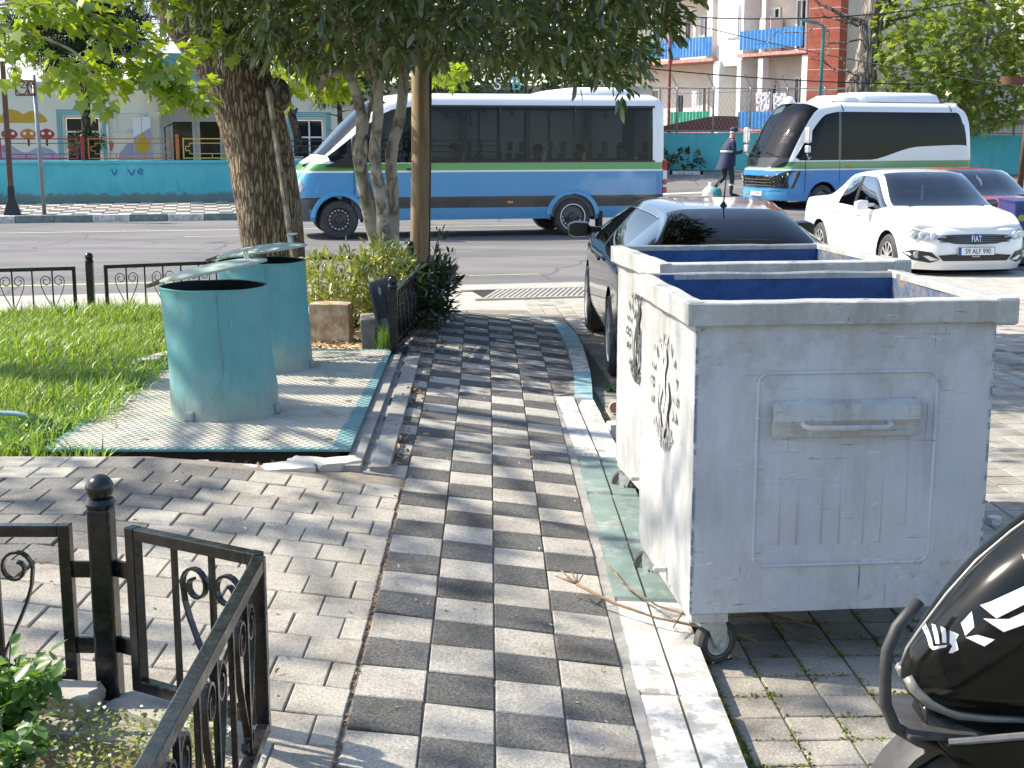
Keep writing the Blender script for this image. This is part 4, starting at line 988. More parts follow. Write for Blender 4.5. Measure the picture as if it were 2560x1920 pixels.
for s in (1, -1): mirror(t, .66, s * .86, 1.0, 'paint_white', s)
def face_patch(root, name, mat, pts, d=.012, off=.0, fxx=None, lean=0, n=6, sg=1):
    # panel following the rounded nose: outline in (y, z), fanned and pushed out by d
    m_ = MB(); ys = [p[0] for p in pts]
    cy = sum(ys) / len(ys); cz = sum(p[1] for p in pts) / len(pts); rings = []
    fine = []
    for i, p in enumerate(pts):
        q = pts[(i + 1) % len(pts)]
        for k in range(n): fine.append((lerp(p[0], q[0], k / n), lerp(p[1], q[1], k / n)))
    for sc, dd in ((1, -.02), (1, d * .8), (.97, d), (.6, d), (.25, d), (.01, d)):
        rings.append([Vector((fxx(lerp(cy, y, sc), lerp(cz, z, sc)) + sg * dd, lerp(cy, y, sc), lerp(cz, z, sc))) for y, z in fine])
    m_.loft(rings, True, False); return m_.build(name, mat, root, 40)
face_patch(t, 'grille', 'trim_black', [(-.60, .66), (-.50, .60), (-.3, .555), (0, .545), (.3, .555), (.5, .60), (.60, .66), (.3, .675), (0, .68), (-.3, .675)], .012, fxx=fz)
for k in range(4):
    face_patch(t, 'grille_slat', 'grey_plastic', [(-.5, .575 + .026 * k), (.5, .575 + .026 * k), (.5, .585 + .026 * k), (-.5, .585 + .026 * k)], .018, fxx=fz, n=10)
for s in (1, -1):
    face_patch(t, 'headlight', 'lamp_clear', [(s * .46, .655), (s * .6, .60), (s * .80, .62), (s * .87, .70), (s * .80, .745), (s * .62, .705)], .03, fxx=fz)
    for yy in (.58, .70, .79): MB().lathe([(.045, 0), (.04, .012), (.001, .004)], 14, Matrix.Translation((fz(s * yy, .66) + .034, s * yy, .665)) @ Matrix.Rotation(R(90), 4, 'Y')).build('lamp', 'lamp_white', t, 40)
    face_patch(t, 'fog_surround', 'trim_black', [(s * .50, .34), (s * .60, .44), (s * .80, .47), (s * .86, .42), (s * .80, .33), (s * .62, .30)], .018, fxx=fz)
    face_patch(t, 'fog_trim', 'silver', [(s * .50, .34), (s * .62, .33), (s * .70, .39), (s * .64, .395), (s * .56, .36)], .03, fxx=fz)
    MB().lathe([(.05, 0), (.045, .012), (.001, .004)], 14, Matrix.Translation((fz(s * .76, .40) + .022, s * .76, .405)) @ Matrix.Rotation(R(90), 4, 'Y')).build('fog_lamp', 'lamp_clear', t, 40)
face_patch(t, 'lower_grille', 'trim_black', [(-.52, .40), (-.45, .325), (.45, .325), (.52, .40), (.3, .415), (-.3, .415)], .014, fxx=fz)
plate(t, frame((fz(0, .46) + .030, 0, .455), (0, 1, 0), None, (1, 0, .05)), '59 ALF 990', size=.098, sx=.80)
text('dealer_lettering', 'BUHARI', .032, 'plate_white', t, frame((fz(0, .38) + .022, 0, .385), (0, 1, 0), None, (1, 0, 0)), .001)
text('badge', 'FIAT', .12, 'chrome', t, frame((fz(0, .62) + .026, 0, .615), (0, 1, 0), None, (1, 0, .2)), .004, 'CENTER', .62)
for s in (1, -1):
    for x in (.28, -.68): MB().box(x - .09, x + .09, s * (W * 1.0) - .012, s * W * 1.0 + .014, .83, .86).build('door_handle', 'paint_white', t, bev=.008)
    for x, lean in ((.98, .0), (.0, 0), (-.86, .0)): MB().tube([(x, s * (W * .97), .28), (x, s * (W * 1.003), .5), (x, s * (W * .992), .80), (x, s * (W * .955), .93)], .003, 4).build('door_seam', 'trim_black', t)
for y in (-.3, .3): MB().bar((1.30, y - .25, 1.005), (1.27, y + .28, 1.012), .02, .015).build('wiper', 'trim_black', t)
MB().tube([(1.97, y, .795 + .02 * (1 - (y / .7) ** 2)) for y in np.linspace(-.7, .7, 12)], .003, 4).build('bonnet_seam', 'trim_black', t)
WX, WY = 6.24, 18.32; fa = R(8); f = Vector((math.sin(fa), -math.cos(fa)))
put(t, WX - f.x * L / 2, WY - f.y * L / 2, -.455, math.atan2(f.y, f.x))

# dark red saloon behind it
paint('paint_red', (.30, .018, .018), .25, 0, .4, (.28, .2, .08))
L2, W2, H2 = 4.3, .85, 1.40
t = thing('parked_car', 'dusty dark red saloon car half hidden behind the white one', 'car', group='cars in the parking place')
net = carnet(L2, W2, H2, .93, -1.2, .98, -.6, -.1, 0, .36, 1.0, .96, .95, .68, .76, .12)
arch2 = [(1.27, .31, .36, .5), (-1.2, .31, .36, .5)]
fr_, _, _ = shell(net, carlab, t, {'body': 'paint_red', 'side_window': 'glass_clear', 'side_window:f': 'glass_clear', 'quarter_window': 'paint_red', 'pillar': 'trim_black', 'windscreen': 'glass_clear', 'rear_window': 'glass_clear'}, arch2)
car_common(t, L2, W2, H2, arch2, .3, .93)
for ax, *_ in arch2:
    for s in (1, -1): wheel(t, ax, s * .74, .305, .19, s, 'silver', 8)
for s in (1, -1): seat(t, .05, s * .36, .34, 'seat_grey'); mirror(t, .6, s * .83, .97, 'paint_red', s)
MB().box(.75, 1.15, -.7, .7, .6, .9).build('dashboard', 'grey_plastic', t, bev=.03)
MB().lathe([(.17, -.012), (.185, 0), (.17, .012)], 24, Matrix.Translation((.58, .36, .86)) @ Matrix.Rotation(R(-65), 4, 'Y')).build('steering_wheel', 'trim_black', t, 40)
for y in (-.3, .3): MB().bar((1.17, y - .25, .975), (1.14, y + .28, .98), .02, .015).build('wiper', 'trim_black', t)
for s in (1, -1): face_patch(t, 'headlight', 'lamp_clear', [(s * .42, .66), (s * .6, .6), (s * .78, .62), (s * .78, .7), (s * .6, .70)], .02, fxx=fr_)
put(t, 8.0 - math.sin(R(12)) * L2 / 2, 21.15 + math.cos(R(12)) * L2 / 2, -.40, math.atan2(-math.cos(R(12)), math.sin(R(12))))

# black hatchback, tail towards the viewer
paint('paint_black', (.008, .009, .011), .12, 0, .35, (.34, .31, .27))
L3, W3, H3 = 4.2, .89, 1.305
t = thing('parked_car', 'black hatchback seen from behind beyond the containers', 'car', group='cars in the parking place')
net = carnet(L3, W3, H3, .93, -1.72, .985, -1.12, -.25, -.13, .45, 1.2, .96, .93, .56, .74, .16, slope=.03, tail=.30)
for q, f5, f6 in ((2, .80, .84), (3, .84, .86), (4, .90, .92)): net[q] = [(x, y * (1.0 if k < 4 else (f5 + .06 if k == 4 else f5)), z) for k, (x, y, z) in enumerate(net[q])]
arch3 = [(1.33, .32, .36, .5), (-1.27, .32, .36, .5)]
def lab3(iu, iv):
    if iv == 4 and iu == 3: return 'body'
    return carlab(iu, iv)
_, fk3, A3 = shell(net, lab3, t, {'body': 'paint_black', 'side_window': 'glass_car', 'side_window:f': 'glass_car', 'pillar': 'trim_black', 'windscreen': 'glass_car', 'rear_window': 'glass_car'}, arch3)
car_common(t, L3, W3, H3, arch3, .31, .93)
for ax, *_ in arch3:
    for s in (1, -1): wheel(t, ax, s * .785, .315, .21, s, 'silver', 7)
for s in (1, -1): seat(t, .15, s * .36, .24, hgt=.5); mirror(t, .72, s * .87, .99, 'trim_black', s); seat(t, -.8, s * .34, .2, hgt=.46)
an = MB().lathe([(.045, 0), (.03, .02), (.012, .045), (.008, .05)], 14, Matrix.Translation((-1.0, 0, H3 - .06)), True); an.tube([(-1.0, 0, H3 - .02), (-1.09, 0, H3 + .16)], [.006, .004], 6); an.build('antenna', 'trim_black', t, 40)
MB().bar((-1.145, -.22, H3 - .078), (-1.145, .22, H3 - .078), .03, .022).build('brake_light', 'lamp_red', t)
MB().bar((-1.80, -.3, 1.045), (-1.79, .25, 1.055), .03, .02).build('wiper', 'trim_black', t)
for s in (1, -1):
    MB().tube([(p[0], s * (p[1] + .004), p[2]) for p in A3[4 * 6:8 * 6 + 1, 5 * 6]], .006, 5).build('window_trim', 'chrome', t)
    MB().box(-.38, -.2, s * .9 - .014, s * .9 + .016, .80, .83).build('door_handle', 'paint_black', t, bev=.008)
    face_patch(t, 'tail_light', 'lamp_red', [(s * .5, .80), (s * .72, .74), (s * .84, .80), (s * .82, .88), (s * .6, .87)], .02, fxx=fk3, sg=-1)
put(t, 1.60, 9.30 + L3 / 2, -.262, R(90.5)); t.rotation_euler.y = .012
# ------------------------------------------------------------------ long white, green and blue minibus crossing the road
STRIPES = [(0, (.06, .285, .53)), (.55, (.018, .018, .02)), (.76, (.06, .285, .53)), (1.205, (.80, .80, .80)), (1.235, (.07, .30, .045)), (1.365, (.80, .80, .80))]
M('bus_blue', (.06, .285, .53), .22, coat=.6)
paint('bus_paint', None, .22, 0, .18, stops=STRIPES, inner=(.20, .20, .2))
def busrow(x, wy, zs, W_=1.0): return [(x, W_ * wy * k, z) for k, z in zip((.95, .985, 1.0, 1.0, .992, .93, .86, .5, 0), zs)]
t = thing('minibus', 'long white, green and blue minibus driving along the road', 'minibus', group='white, green and blue minibuses')
Z0 = (.33, .56, .76, 1.21, 1.385, 2.40, 2.56, 2.645, 2.66)
N_ = []
N_.append([(-3.05, 0, z) for z in Z0[:6]] + [(-3.02, 0, 2.5), (-2.99, 0, 2.6), (-2.97, 0, 2.63)])
N_.append([(-3.04, .6 * k, z) for k, z in zip((1, 1, 1, 1, 1, .95), Z0)] + [(-3.0, .55, 2.52), (-2.96, .3, 2.61), (-2.94, 0, 2.64)])
N_.append([(-3.0, .93 * k, z) for k, z in zip((.95, .985, 1, 1, .99, .93), Z0)] + [(-2.95, .8, 2.53), (-2.9, .45, 2.62), (-2.88, 0, 2.65)])
for x in (-2.76, -1.22, .22, 1.53): N_.append(busrow(x, 1, Z0))
N_.append(busrow(1.75, 1, Z0))
r8 = busrow(2.5, 1, Z0); r8[5] = (2.22, .91, 2.34); r8[6] = (2.32, .83, 2.46); r8[7] = (2.42, .48, 2.56); r8[8] = (2.46, 0, 2.575); N_.append(r8)
N_.append([(3.28, .94, .33), (3.28, .97, .56), (3.28, .985, .76), (3.28, .98, 1.18), (3.36, .95, 1.40), (3.42, .88, 1.50), (3.46, .82, 1.515), (3.58, .45, 1.53), (3.62, 0, 1.53)])
N_.append([(3.75, .93, .33), (3.77, .955, .56), (3.77, .96, .74), (3.77, .94, 1.02), (3.77, .90, 1.20), (3.77, .82, 1.30), (3.78, .74, 1.335), (3.84, .42, 1.36), (3.86, 0, 1.365)])
N_.append([(3.94, .84, .33), (3.99, .87, .5), (3.99, .87, .68), (3.97, .84, .9), (3.95, .80, 1.02), (3.94, .74, 1.1), (3.94, .66, 1.125), (3.99, .38, 1.15), (4.0, 0, 1.155)])
N_.append([(4.06, .5, .34), (4.11, .5, .5), (4.11, .5, .68), (4.08, .5, .88), (4.05, .49, .98), (4.03, .46, 1.03), (4.03, .42, 1.05), (4.04, .24, 1.07), (4.045, 0, 1.075)])
N_.append([(4.09, 0, .34), (4.14, 0, .5), (4.14, 0, .68), (4.11, 0, .88), (4.08, 0, .98), (4.07, 0, 1.02), (4.065, 0, 1.03), (4.06, 0, 1.04), (4.06, 0, 1.045)])
def labb(iu, iv):
    if iv == 4 and iu in (3, 4, 5): return '@side_window:%d' % iu
    if iv == 4 and iu in (7, 8): return '@cab_window:%d' % iu
    if iv >= 6 and iu == 8: return 'windscreen'
    if iv == 4 and iu in (0, 1): return 'rear_window'
    if iu >= 10 and iv <= 1: return 'bumper'
    return 'body'
archb = [(3.23, .36, .43, .5), (-1.19, .36, .43, .5)]
fb, _, _ = shell(N_, labb, t, {'body': 'bus_paint', 'side_window': 'glass_bus', 'cab_window': 'glass_bus', 'windscreen': 'glass_screen', 'rear_window': 'glass_bus', 'bumper': 'grey_plastic'}, archb)
for ax, az, ar, ay in archb:
    arch_liner(t, ax, az, ar, .5, .985)
    for s in (1, -1):
        m_ = MB(); m_.loft([[Vector((ax + (ar + q) * math.cos(a), s * (1.0 + dy), az + (ar + q) * math.sin(a))) for q, dy in ((.0, .0), (.01, .018), (.07, .015), (.09, -.004))] for a in np.linspace(.1, math.pi - .1, 18)], False); m_.build('arch_flare', 'bus_blue', t, 50)
for ax, wr in ((3.23, 0), (-1.19, 1)):
    for s in (1, -1): wheel(t, ax, s * .86, .355, .24, s, 'steel_rim', 0, bool(wr))
MB().box(-3.0, 3.0, -.93, .93, .36, .78).build('floor', 'grey_plastic', t)
MB().box(-2.98, 2.3, -.82, .82, 2.36, 2.40).build('ceiling', 'seat_grey', t)
for x in (-1.22, .22):
    for s in (1, -1): MB().box(x - .02, x + .02, s * .985 - .012, s * .985 - .002, 1.39, 2.40).build('window_pillar', 'trim_black', t)
for s in (1, -1):
    m_ = MB()
    for (a, b, z0, z1) in ((-2.80, 1.57, 1.375, 1.41), (-2.80, 1.57, 2.385, 2.425)): m_.box(a, b, s * (.999 if z0 < 2 else .935) - .004, s * (.999 if z0 < 2 else .935) + .006, z0, z1)
    m_.build('window_trim', 'trim_black', t)
    MB().box(-3.055, -2.985, s * .84 - .11, s * .84 + .11, .78, 1.42).build('tail_light_housing', 'white_plain', t, bev=.02)
    for z0, z1, mt in ((1.22, 1.41, 'lamp_red'), (1.05, 1.21, 'lamp_white'), (.95, 1.04, 'lamp_red'), (.9, .945, 'lamp_white'), (.79, .895, 'lamp_red')): MB().box(-3.065, -2.98, s * .85 - .115, s * .85 + .115, z0, z1).build('tail_light', mt, t, bev=.01)
    MB().box(-.02, .09, s * 1.0 - .01, s * 1.0 + .012, .62, .67).build('side_marker', 'lamp_amber', t, bev=.01)
    MB().box(1.78, 1.98, s * 1.0 - .004, s * 1.0 + .03, 1.245, 1.28).build('door_handle', 'trim_black', t, bev=.01)
    for x in (1.66, 2.95): MB().tube([(x, s * .96, .5), (x, s * 1.004, .9), (x, s * .999, 1.38)], .005, 4).build('door_seam', 'trim_black', t)
    MB().box(-1.78, -1.70, s * .74, s * .97, .16, .55).build('mud_flap', 'rubber', t)
    MB().prism([(3.0, 1.40), (3.34, 1.42), (2.86, 1.62), (2.72, 1.40)], .98, 1.03, lambda u, w, h: (u + .15, s * h, w - .1)).build('mirror_base', 'trim_black', t)
    o = MB().box(2.85, 3.0, s * 1.05 - .02, s * 1.24, 1.5, 1.86).build('mirror', 'trim_black', t, bev=.04)
    face_patch(t, 'headlight', 'lamp_clear', [(s * .52, .82), (s * .9, .80), (s * .93, .95), (s * .84, 1.10), (s * .6, 1.0)], .02, fxx=fb)
face_patch(t, 'grille', 'trim_black', [(-.48, .72), (.48, .72), (.5, .86), (0, .95), (-.5, .86)], .014, fxx=fb)
MB().box(3.60, 3.80, -.55, -.3, 1.44, 1.46).build('bonnet_vent', 'trim_black', t, M_=Matrix.Rotation(0, 4, 'Y')); MB().prism([(3.62, .5), (3.86, .42), (3.86, .68), (3.66, .74)], 1.0, 1.003, lambda u, w, h: (u, w, h + .505 - .62 * (u - 3.5) * .75 + .09 * 0)).build('bonnet_vent', 'trim_black', t)
ac = MB(); ac.loft([[Vector((x, sy * w, z)) for sy, z in ((-1, 2.63), (-.95, 2.63 + .6 * h_), (-.75, 2.63 + h_), (.75, 2.63 + h_), (.95, 2.63 + .6 * h_), (1, 2.63))] for x, w, h_ in ((-.55, .45, .01), (-.95, .62, .10), (-1.3, .66, .14), (-2.1, .66, .15), (-2.35, .6, .11), (-2.5, .5, .01))], True, True); ac.build('roof_unit', 'white_plain', t, 60)
for x in np.arange(-2.4, 1.5, .82):
    for y in (-.55, .5): seat(t, x, y, .82, 'seat_tan' if int(x * 10) % 2 else 'seat_grey', .62)
seat(t, 2.1, .45, .85); seat(t, 2.1, -.5, .85)
MB().box(2.75, 3.3, -.85, .85, .8, 1.36).build('dashboard', 'grey_plastic', t, bev=.05)
for x in (1.45, -.5): MB().tube([(x, .25, .5), (x, .25, 2.36)], .018, 8).build('grab_pole', 'lamp_amber', t)
BUS1 = STm(0, 1.0, -.35, math.pi); t.matrix_world = BUS1
# ------------------------------------------------------------------ second minibus, three-quarter view
STR2 = [(0, (.045, .235, .55)), (1.03, (.72, .73, .72)), (1.06, (.10, .27, .10)), (1.235, (.78, .78, .77))]
paint('bus_paint_b', None, .2, 0, .12, stops=STR2, inner=(.1, .1, .1))
t = thing('minibus', 'stationary white, green and blue minibus facing left with plate', 'minibus', group='white, green and blue minibuses')
W4 = 1.03; Z4 = (.30, .52, .78, 1.06, 1.27, 2.43, 2.58, 2.68, 2.70)
N_ = []
N_.append([(-3.0, 0, z) for z in Z4[:5]] + [(-2.93, 0, 2.2), (-2.85, 0, 2.5), (-2.72, 0, 2.62), (-2.66, 0, 2.65)])
N_.append([(-2.99, .6, z) for z in Z4[:5]] + [(-2.92, .58, 2.2), (-2.84, .52, 2.5), (-2.7, .3, 2.63), (-2.64, 0, 2.66)])
N_.append([(-2.92, .97, z) for z in Z4[:5]] + [(-2.84, .92, 2.18), (-2.72, .84, 2.47), (-2.55, .5, 2.65), (-2.5, 0, 2.67)])
r = busrow(-2.72, 1, Z4, W4); r[5] = (-2.66, .96, 2.12); r[6] = (-2.42, .88, 2.56); r[4] = (-2.72, 1.02, 1.60); N_.append(r)
r = busrow(-2.4, 1, Z4, W4); r[4] = (-2.4, 1.022, 1.62); r[5] = (-2.38, .962, 2.43); N_.append(r)
r = busrow(-1.1, 1, Z4, W4); r[4] = (-1.1, 1.022, 1.58); N_.append(r)
r = busrow(.35, 1, Z4, W4); r[4] = (.35, 1.022, 1.27); N_.append(r)
N_.append(busrow(1.25, 1, Z4, W4)); N_.append(busrow(1.32, 1, Z4, W4))
r = busrow(2.05, 1, Z4, W4); r[5] = (1.70, .94, 2.36); r[6] = (1.85, .86, 2.5); r[7] = (1.98, .5, 2.62); r[8] = (2.04, 0, 2.64); N_.append(r)
N_.append([(2.35, .97, .3), (2.38, 1.0, .52), (2.40, 1.0, .78), (2.42, 1.0, 1.04), (2.46, .99, 1.27), (2.56, .95, 1.33), (2.66, .88, 1.33), (2.84, .5, 1.33), (2.90, 0, 1.33)])
N_.append([(2.62, .95, .3), (2.66, .97, .5), (2.68, .96, .74), (2.70, .92, .95), (2.70, .88, 1.05), (2.72, .82, 1.10), (2.76, .74, 1.10), (2.95, .45, 1.10), (3.0, 0, 1.10)])
N_.append([(2.86, .6, .3), (2.92, .6, .5), (2.93, .6, .72), (2.95, .58, .92), (2.96, .56, 1.0), (2.965, .52, 1.04), (2.97, .46, 1.05), (3.02, .3, 1.06), (3.04, 0, 1.06)])
N_.append([(2.98, 0, .3), (3.04, 0, .5), (3.05, 0, .72), (3.06, 0, .92), (3.06, 0, 1.0), (3.06, 0, 1.02), (3.06, 0, 1.03), (3.06, 0, 1.04), (3.06, 0, 1.05)])
def labc(iu, iv):
    if iv == 4 and iu in (3, 4, 5, 6): return '@side_window:%d' % iu
    if iv == 4 and iu == 7: return '@pillar'
    if iv == 4 and iu in (8, 9): return '@cab_window:%d' % iu
    if iv >= 6 and iu == 9: return 'windscreen'
    if iv >= 6 and iu == 10: return 'black_panel'
    if iv == 4 and iu in (0, 1): return 'rear_window'
    return 'body'
archc = [(1.75, .34, .42, .5), (-1.85, .34, .42, .5)]
M('gloss_black', (.006, .006, .007), .08, coat=.5)
fy, _, _ = shell(N_, labc, t, {'body': 'bus_paint_b', 'side_window': 'glass_dark', 'cab_window': 'glass_dark', 'windscreen': 'glass_screen', 'rear_window': 'glass_dark', 'black_panel': 'gloss_black', 'pillar': 'gloss_black'}, archc)
for ax, az, ar, ay in archc:
    arch_liner(t, ax, az, ar, .5, 1.02)
    for s in (1, -1): wheel(t, ax, s * .9, .34, .22, s, 'steel_rim')
MB().box(-2.8, 2.6, -.95, .95, .34, .5).build('floor', 'grey_plastic', t); MB().box(2.05, 2.55, -.9, .9, .8, 1.26).build('dashboard', 'grey_plastic', t, bev=.05)
face_patch(t, 'grille', 'gloss_black', [(-.62, .62), (.62, .62), (.70, .80), (.52, .90), (-.52, .90), (-.70, .80)], .02, fxx=fy)
for k in range(3): face_patch(t, 'grille_slat', 'grey_plastic', [(-.55, .66 + .07 * k), (.55, .66 + .07 * k), (.55, .675 + .07 * k), (-.55, .675 + .07 * k)], .03, fxx=fy, n=10)
for s in (1, -1):
    face_patch(t, 'headlight_surround', 'gloss_black', [(s * .56, .62), (s * .98, .60), (s * 1.0, 1.02), (s * .92, 1.03), (s * .56, .86)], .024, fxx=fy)
    for yy, zz, rr_ in ((.66, .80, .055), (.80, .87, .065), (.9, .94, .05), (.68, .67, .03), (.77, .68, .03), (.84, .69, .03)): MB().lathe([(rr_, 0), (rr_ * .9, .02), (.001, .008)], 14, Matrix.Translation((fy(s * yy, zz) + .03, s * yy, zz)) @ Matrix.Rotation(R(90 + s * 22), 4, 'Z') @ Matrix.Rotation(R(90), 4, 'X') @ Matrix.Rotation(R(180), 4, 'X')).build('lamp', 'lamp_white', t, 40)
    MB().tube([(2.15, s * 1.02, 1.35), (2.35, s * 1.2, 1.30), (2.45, s * 1.27, 1.42)], .018, 6).build('mirror_arm', 'silver', t)
    m_ = MB().box(2.38, 2.5, s * 1.27 - .09, s * 1.27 + .09, 1.68, 2.06); o = m_.build('mirror', 'silver', t, bev=.04); MB().box(2.39, 2.49, s * 1.27 - .07, s * 1.27 + .07, 1.45, 1.63).build('lower_mirror', 'silver', o, bev=.03)
    MB().box(.95, 1.09, s * 1.03 - .01, s * 1.03 + .012, 1.10, 1.16).build('side_marker', 'lamp_amber', t, bev=.02)
    for x in (1.28, 2.3): MB().tube([(x, s * .99, .4), (x, s * 1.034, .78), (x, s * 1.025, 1.27)], .006, 4).build('door_seam', 'trim_black', t)
face_patch(t, 'bumper', 'bus_blue', [(-.92, .32), (.92, .32), (.96, .56), (.6, .58), (-.6, .58), (-.96, .56)], .05, fxx=fy)
plate(t, frame((fy(0, .47) + .065, .12, .47), (0, 1, 0), None, (1, 0, 0)), '59 M 0044', size=.098, sx=.8)
MB().add([(3.062, y + .02, z) for y, z in ((-.05, .70), (-.05, .82), (-.015, .82), (-.015, .775), (.025, .82), (.06, .82), (.01, .76), (.06, .70), (.025, .70), (-.015, .745), (-.015, .70))], [tuple(range(11))]).build('badge', 'chrome', t)
def wsp(u, w, d=.02):   # point on the windscreen: u across (-1..1), w up (0..1)
    a = Vector((2.66 + .24 * (1 - u * u), u * .88, 1.33)); b = Vector((1.85 + .19 * (1 - u * u), u * .86, 2.5 + .14 * (1 - u * u))); n = Vector((.78, 0, .55)); return a.lerp(b, w) + n * d
MB().add([wsp(u, w) for u, w in ((.45, .25), (.75, .25), (.75, .47), (.45, .47))], [(0, 1, 2, 3)]).build('route_card', 'print_red', t)
MB().add([wsp(u, w, .022) for u, w in ((.45, .40), (.75, .40), (.75, .47), (.45, .47))], [(0, 1, 2, 3)]).build('route_card_header', 'plate_white', t)
for k in range(3): MB().add([wsp(u, w, .023) for u, w in ((.48, .28 + .04 * k), (.72, .28 + .04 * k), (.72, .30 + .04 * k), (.48, .30 + .04 * k))], [(0, 1, 2, 3)]).build('route_card_line', 'plate_white', t)
MB().add([wsp(u, w, .022) for u, w in ((-.8, .84), (-.2, .84), (-.2, .95), (-.8, .95))], [(0, 1, 2, 3)]).build('sun_strip', 'white_plain', t)
for u0, u1 in ((-.1, -.7), (.7, .15)): MB().tube([wsp(u0, .0, .03), wsp((u0 + u1) / 2, .05, .04), wsp(u1, .08, .03)], .012, 5).build('wiper', 'trim_black', t)
for (x0, x1, w, h_) in ((-2.1, .45, .62, .24), (.45, 1.15, .6, .16)):
    m_ = MB(); m_.loft([[Vector((x, sy * w * q, z)) for sy, z in ((-1, 2.68), (-.92, 2.68 + .6 * k), (-.8, 2.68 + k), (.8, 2.68 + k), (.92, 2.68 + .6 * k), (1, 2.68))] for x, q, k in ((x0 - .12, .9, .01), (x0, 1, h_ * .8), (x0 + .25, 1, h_), (x1 - .25, 1, h_), (x1 + .1, .9, .01))], True, True); m_.build('roof_unit', 'white_plain', t, 60)
MB().lathe([(.16, 0), (.15, .06), (.09, .16), (.001, .18)], 14, Matrix.Translation((2.02, -.1, 2.63)), True).build('roof_beacon', 'white_plain', t, 50)
for x in (1.2, -2.2): MB().tube([(x, s_ * y, z) for s_, y, z in ((1, .985, 2.45), (1, .89, 2.59), (1, .5, 2.70), (1, 0, 2.712), (-1, .5, 2.70), (-1, .89, 2.59), (-1, .985, 2.45))], .012, 5).build('roof_seam', 'trim_black', t)
for x in (-1.9, -1.1, -.3, .5):
    for y in (-.55, .5): seat(t, x, y, .72, 'seat_cloth', .62)
seat(t, 1.5, .45, .6)
B2 = R(25); corner = Vector((6.70, 33.0, 0)); sd = Vector((math.cos(B2), math.sin(B2), 0))
ctr = corner + sd * 2.72 + Vector((-sd.y, sd.x, 0)) * 1.03
put(t, ctr.x, ctr.y, -.345, B2 + math.pi)
# ------------------------------------------------------------------ scooter at the lower right
M('scooter_black', (.005, .006, .006), .13, coat=.1, spec=.25, col2=(.011, .012, .011), vs=9); M('scooter_grey', (.19, .19, .185), .35, .3, (.27, .27, .26), 20, grime=.4); M('matt_black', (.03, .032, .035), .55, 0, (.055, .055, .055), 30, bs=120, bd=.001)
M('sticker_white', (.80, .80, .80), .5); M('seat_vinyl', (.02, .02, .021), .5, bs=200, bd=.001)
sc = thing('scooter', 'glossy black scooter nose with white arrow stickers and a front guard bar', 'scooter')
NS = [(.012, .625, .600, .004), (.0, .665, .570, .035), (-.03, .715, .545, .062), (-.08, .79, .528, .095), (-.14, .865, .520, .122), (-.21, .93, .517, .145), (-.30, 1.0, .516, .165), (-.40, 1.06, .52, .175), (-.50, 1.10, .56, .17)]
def nose_y(x, z, d=0):
    for (xa, ta, ba, wa), (xb, tb, bb, wb) in zip(NS, NS[1:]):
        if xb <= x <= xa:
            q = (xa - x) / (xa - xb); t_, b_, w = lerp(ta, tb, q), lerp(ba, bb, q), lerp(wa, wb, q)
            c, h_ = (t_ + b_) / 2, (t_ - b_) / 2; e = max(0, 1 - abs((z - c) / h_) ** 2.4) ** (1 / 2.4); return w * e + d
    return .1
def nring(x, t_, b_, w, n=28):
    c, h_ = (t_ + b_) / 2, (t_ - b_) / 2
    return [Vector((x, w * math.copysign(abs(math.cos(a)) ** (2 / 2.4), math.cos(a)), c + h_ * math.copysign(abs(math.sin(a)) ** (2 / 2.4), math.sin(a)))) for a in (2 * math.pi * k / n for k in range(n))]
NR = np.array([[tuple(p) for p in nring(*r)] for r in NS]); NRf = refine(NR, 4)
MB().loft([[Vector(p) for p in r] for r in NRf], True, True).build('nose_fairing', 'scooter_black', sc, 'all')
def trimline(pts, r, name, mat):
    for s in (1, -1): MB().tube([(x, s * nose_y(x, z, .004), z) for x, z in pts], r, 8).build(name, mat, sc, 'all')
trimline([(-.245, .532), (-.17, .532), (-.10, .536), (-.04, .56), (-.008, .59), (.004, .612)], .013, 'lower_trim', 'scooter_grey')
MB().tube([(x, 0, t_ + .001) for x, t_, b_, w in NS], .005, 8).build('edge_trim', 'scooter_grey', sc, 'all')
def sticker(pts, name='arrow_sticker', mat='sticker_white', d=.003):
    # facing the viewer; the scooter is turned round, so the near side is +y here
    fine = []
    for i, p in enumerate(pts):
        q = pts[(i + 1) % len(pts)]
        for k in range(4): fine.append((lerp(p[0], q[0], k / 4), lerp(p[1], q[1], k / 4)))
    cx, cz = sum(p[0] for p in fine) / len(fine), sum(p[1] for p in fine) / len(fine)
    MB().loft([[Vector((lerp(cx, x, s), nose_y(lerp(cx, x, s), lerp(cz, z, s), d), lerp(cz, z, s))) for x, z in fine] for s in (1, .7, .35, .01)], True, False).build(name, mat, sc)
sticker([(-.120, .797), (-.201, .851), (-.223, .833), (-.146, .778)]); sticker([(-.123, .773), (-.152, .770), (-.232, .822), (-.236, .795), (-.159, .752)])
sticker([(-.085, .754), (-.105, .781), (-.107, .752), (-.091, .731)]); sticker([(-.091, .728), (-.112, .738), (-.143, .734), (-.125, .716)])
for pts in ([(-.030, .692), (-.028, .722), (-.034, .726), (-.037, .692)], [(-.041, .70), (-.040, .730), (-.046, .733), (-.048, .702)], [(-.052, .706), (-.053, .735), (-.060, .735), (-.059, .708)], [(-.064, .71), (-.066, .734), (-.080, .731), (-.074, .722), (-.079, .700), (-.069, .690), (-.062, .688), (-.070, .702)], [(-.030, .690), (-.045, .697), (-.06, .704), (-.058, .699), (-.044, .691), (-.036, .686)]): sticker(pts, 'animal_head_sticker')
sticker([(-.205, .905), (-.225, .913), (-.238, .90), (-.233, .88), (-.222, .875), (-.207, .888)], 'paw_sticker')
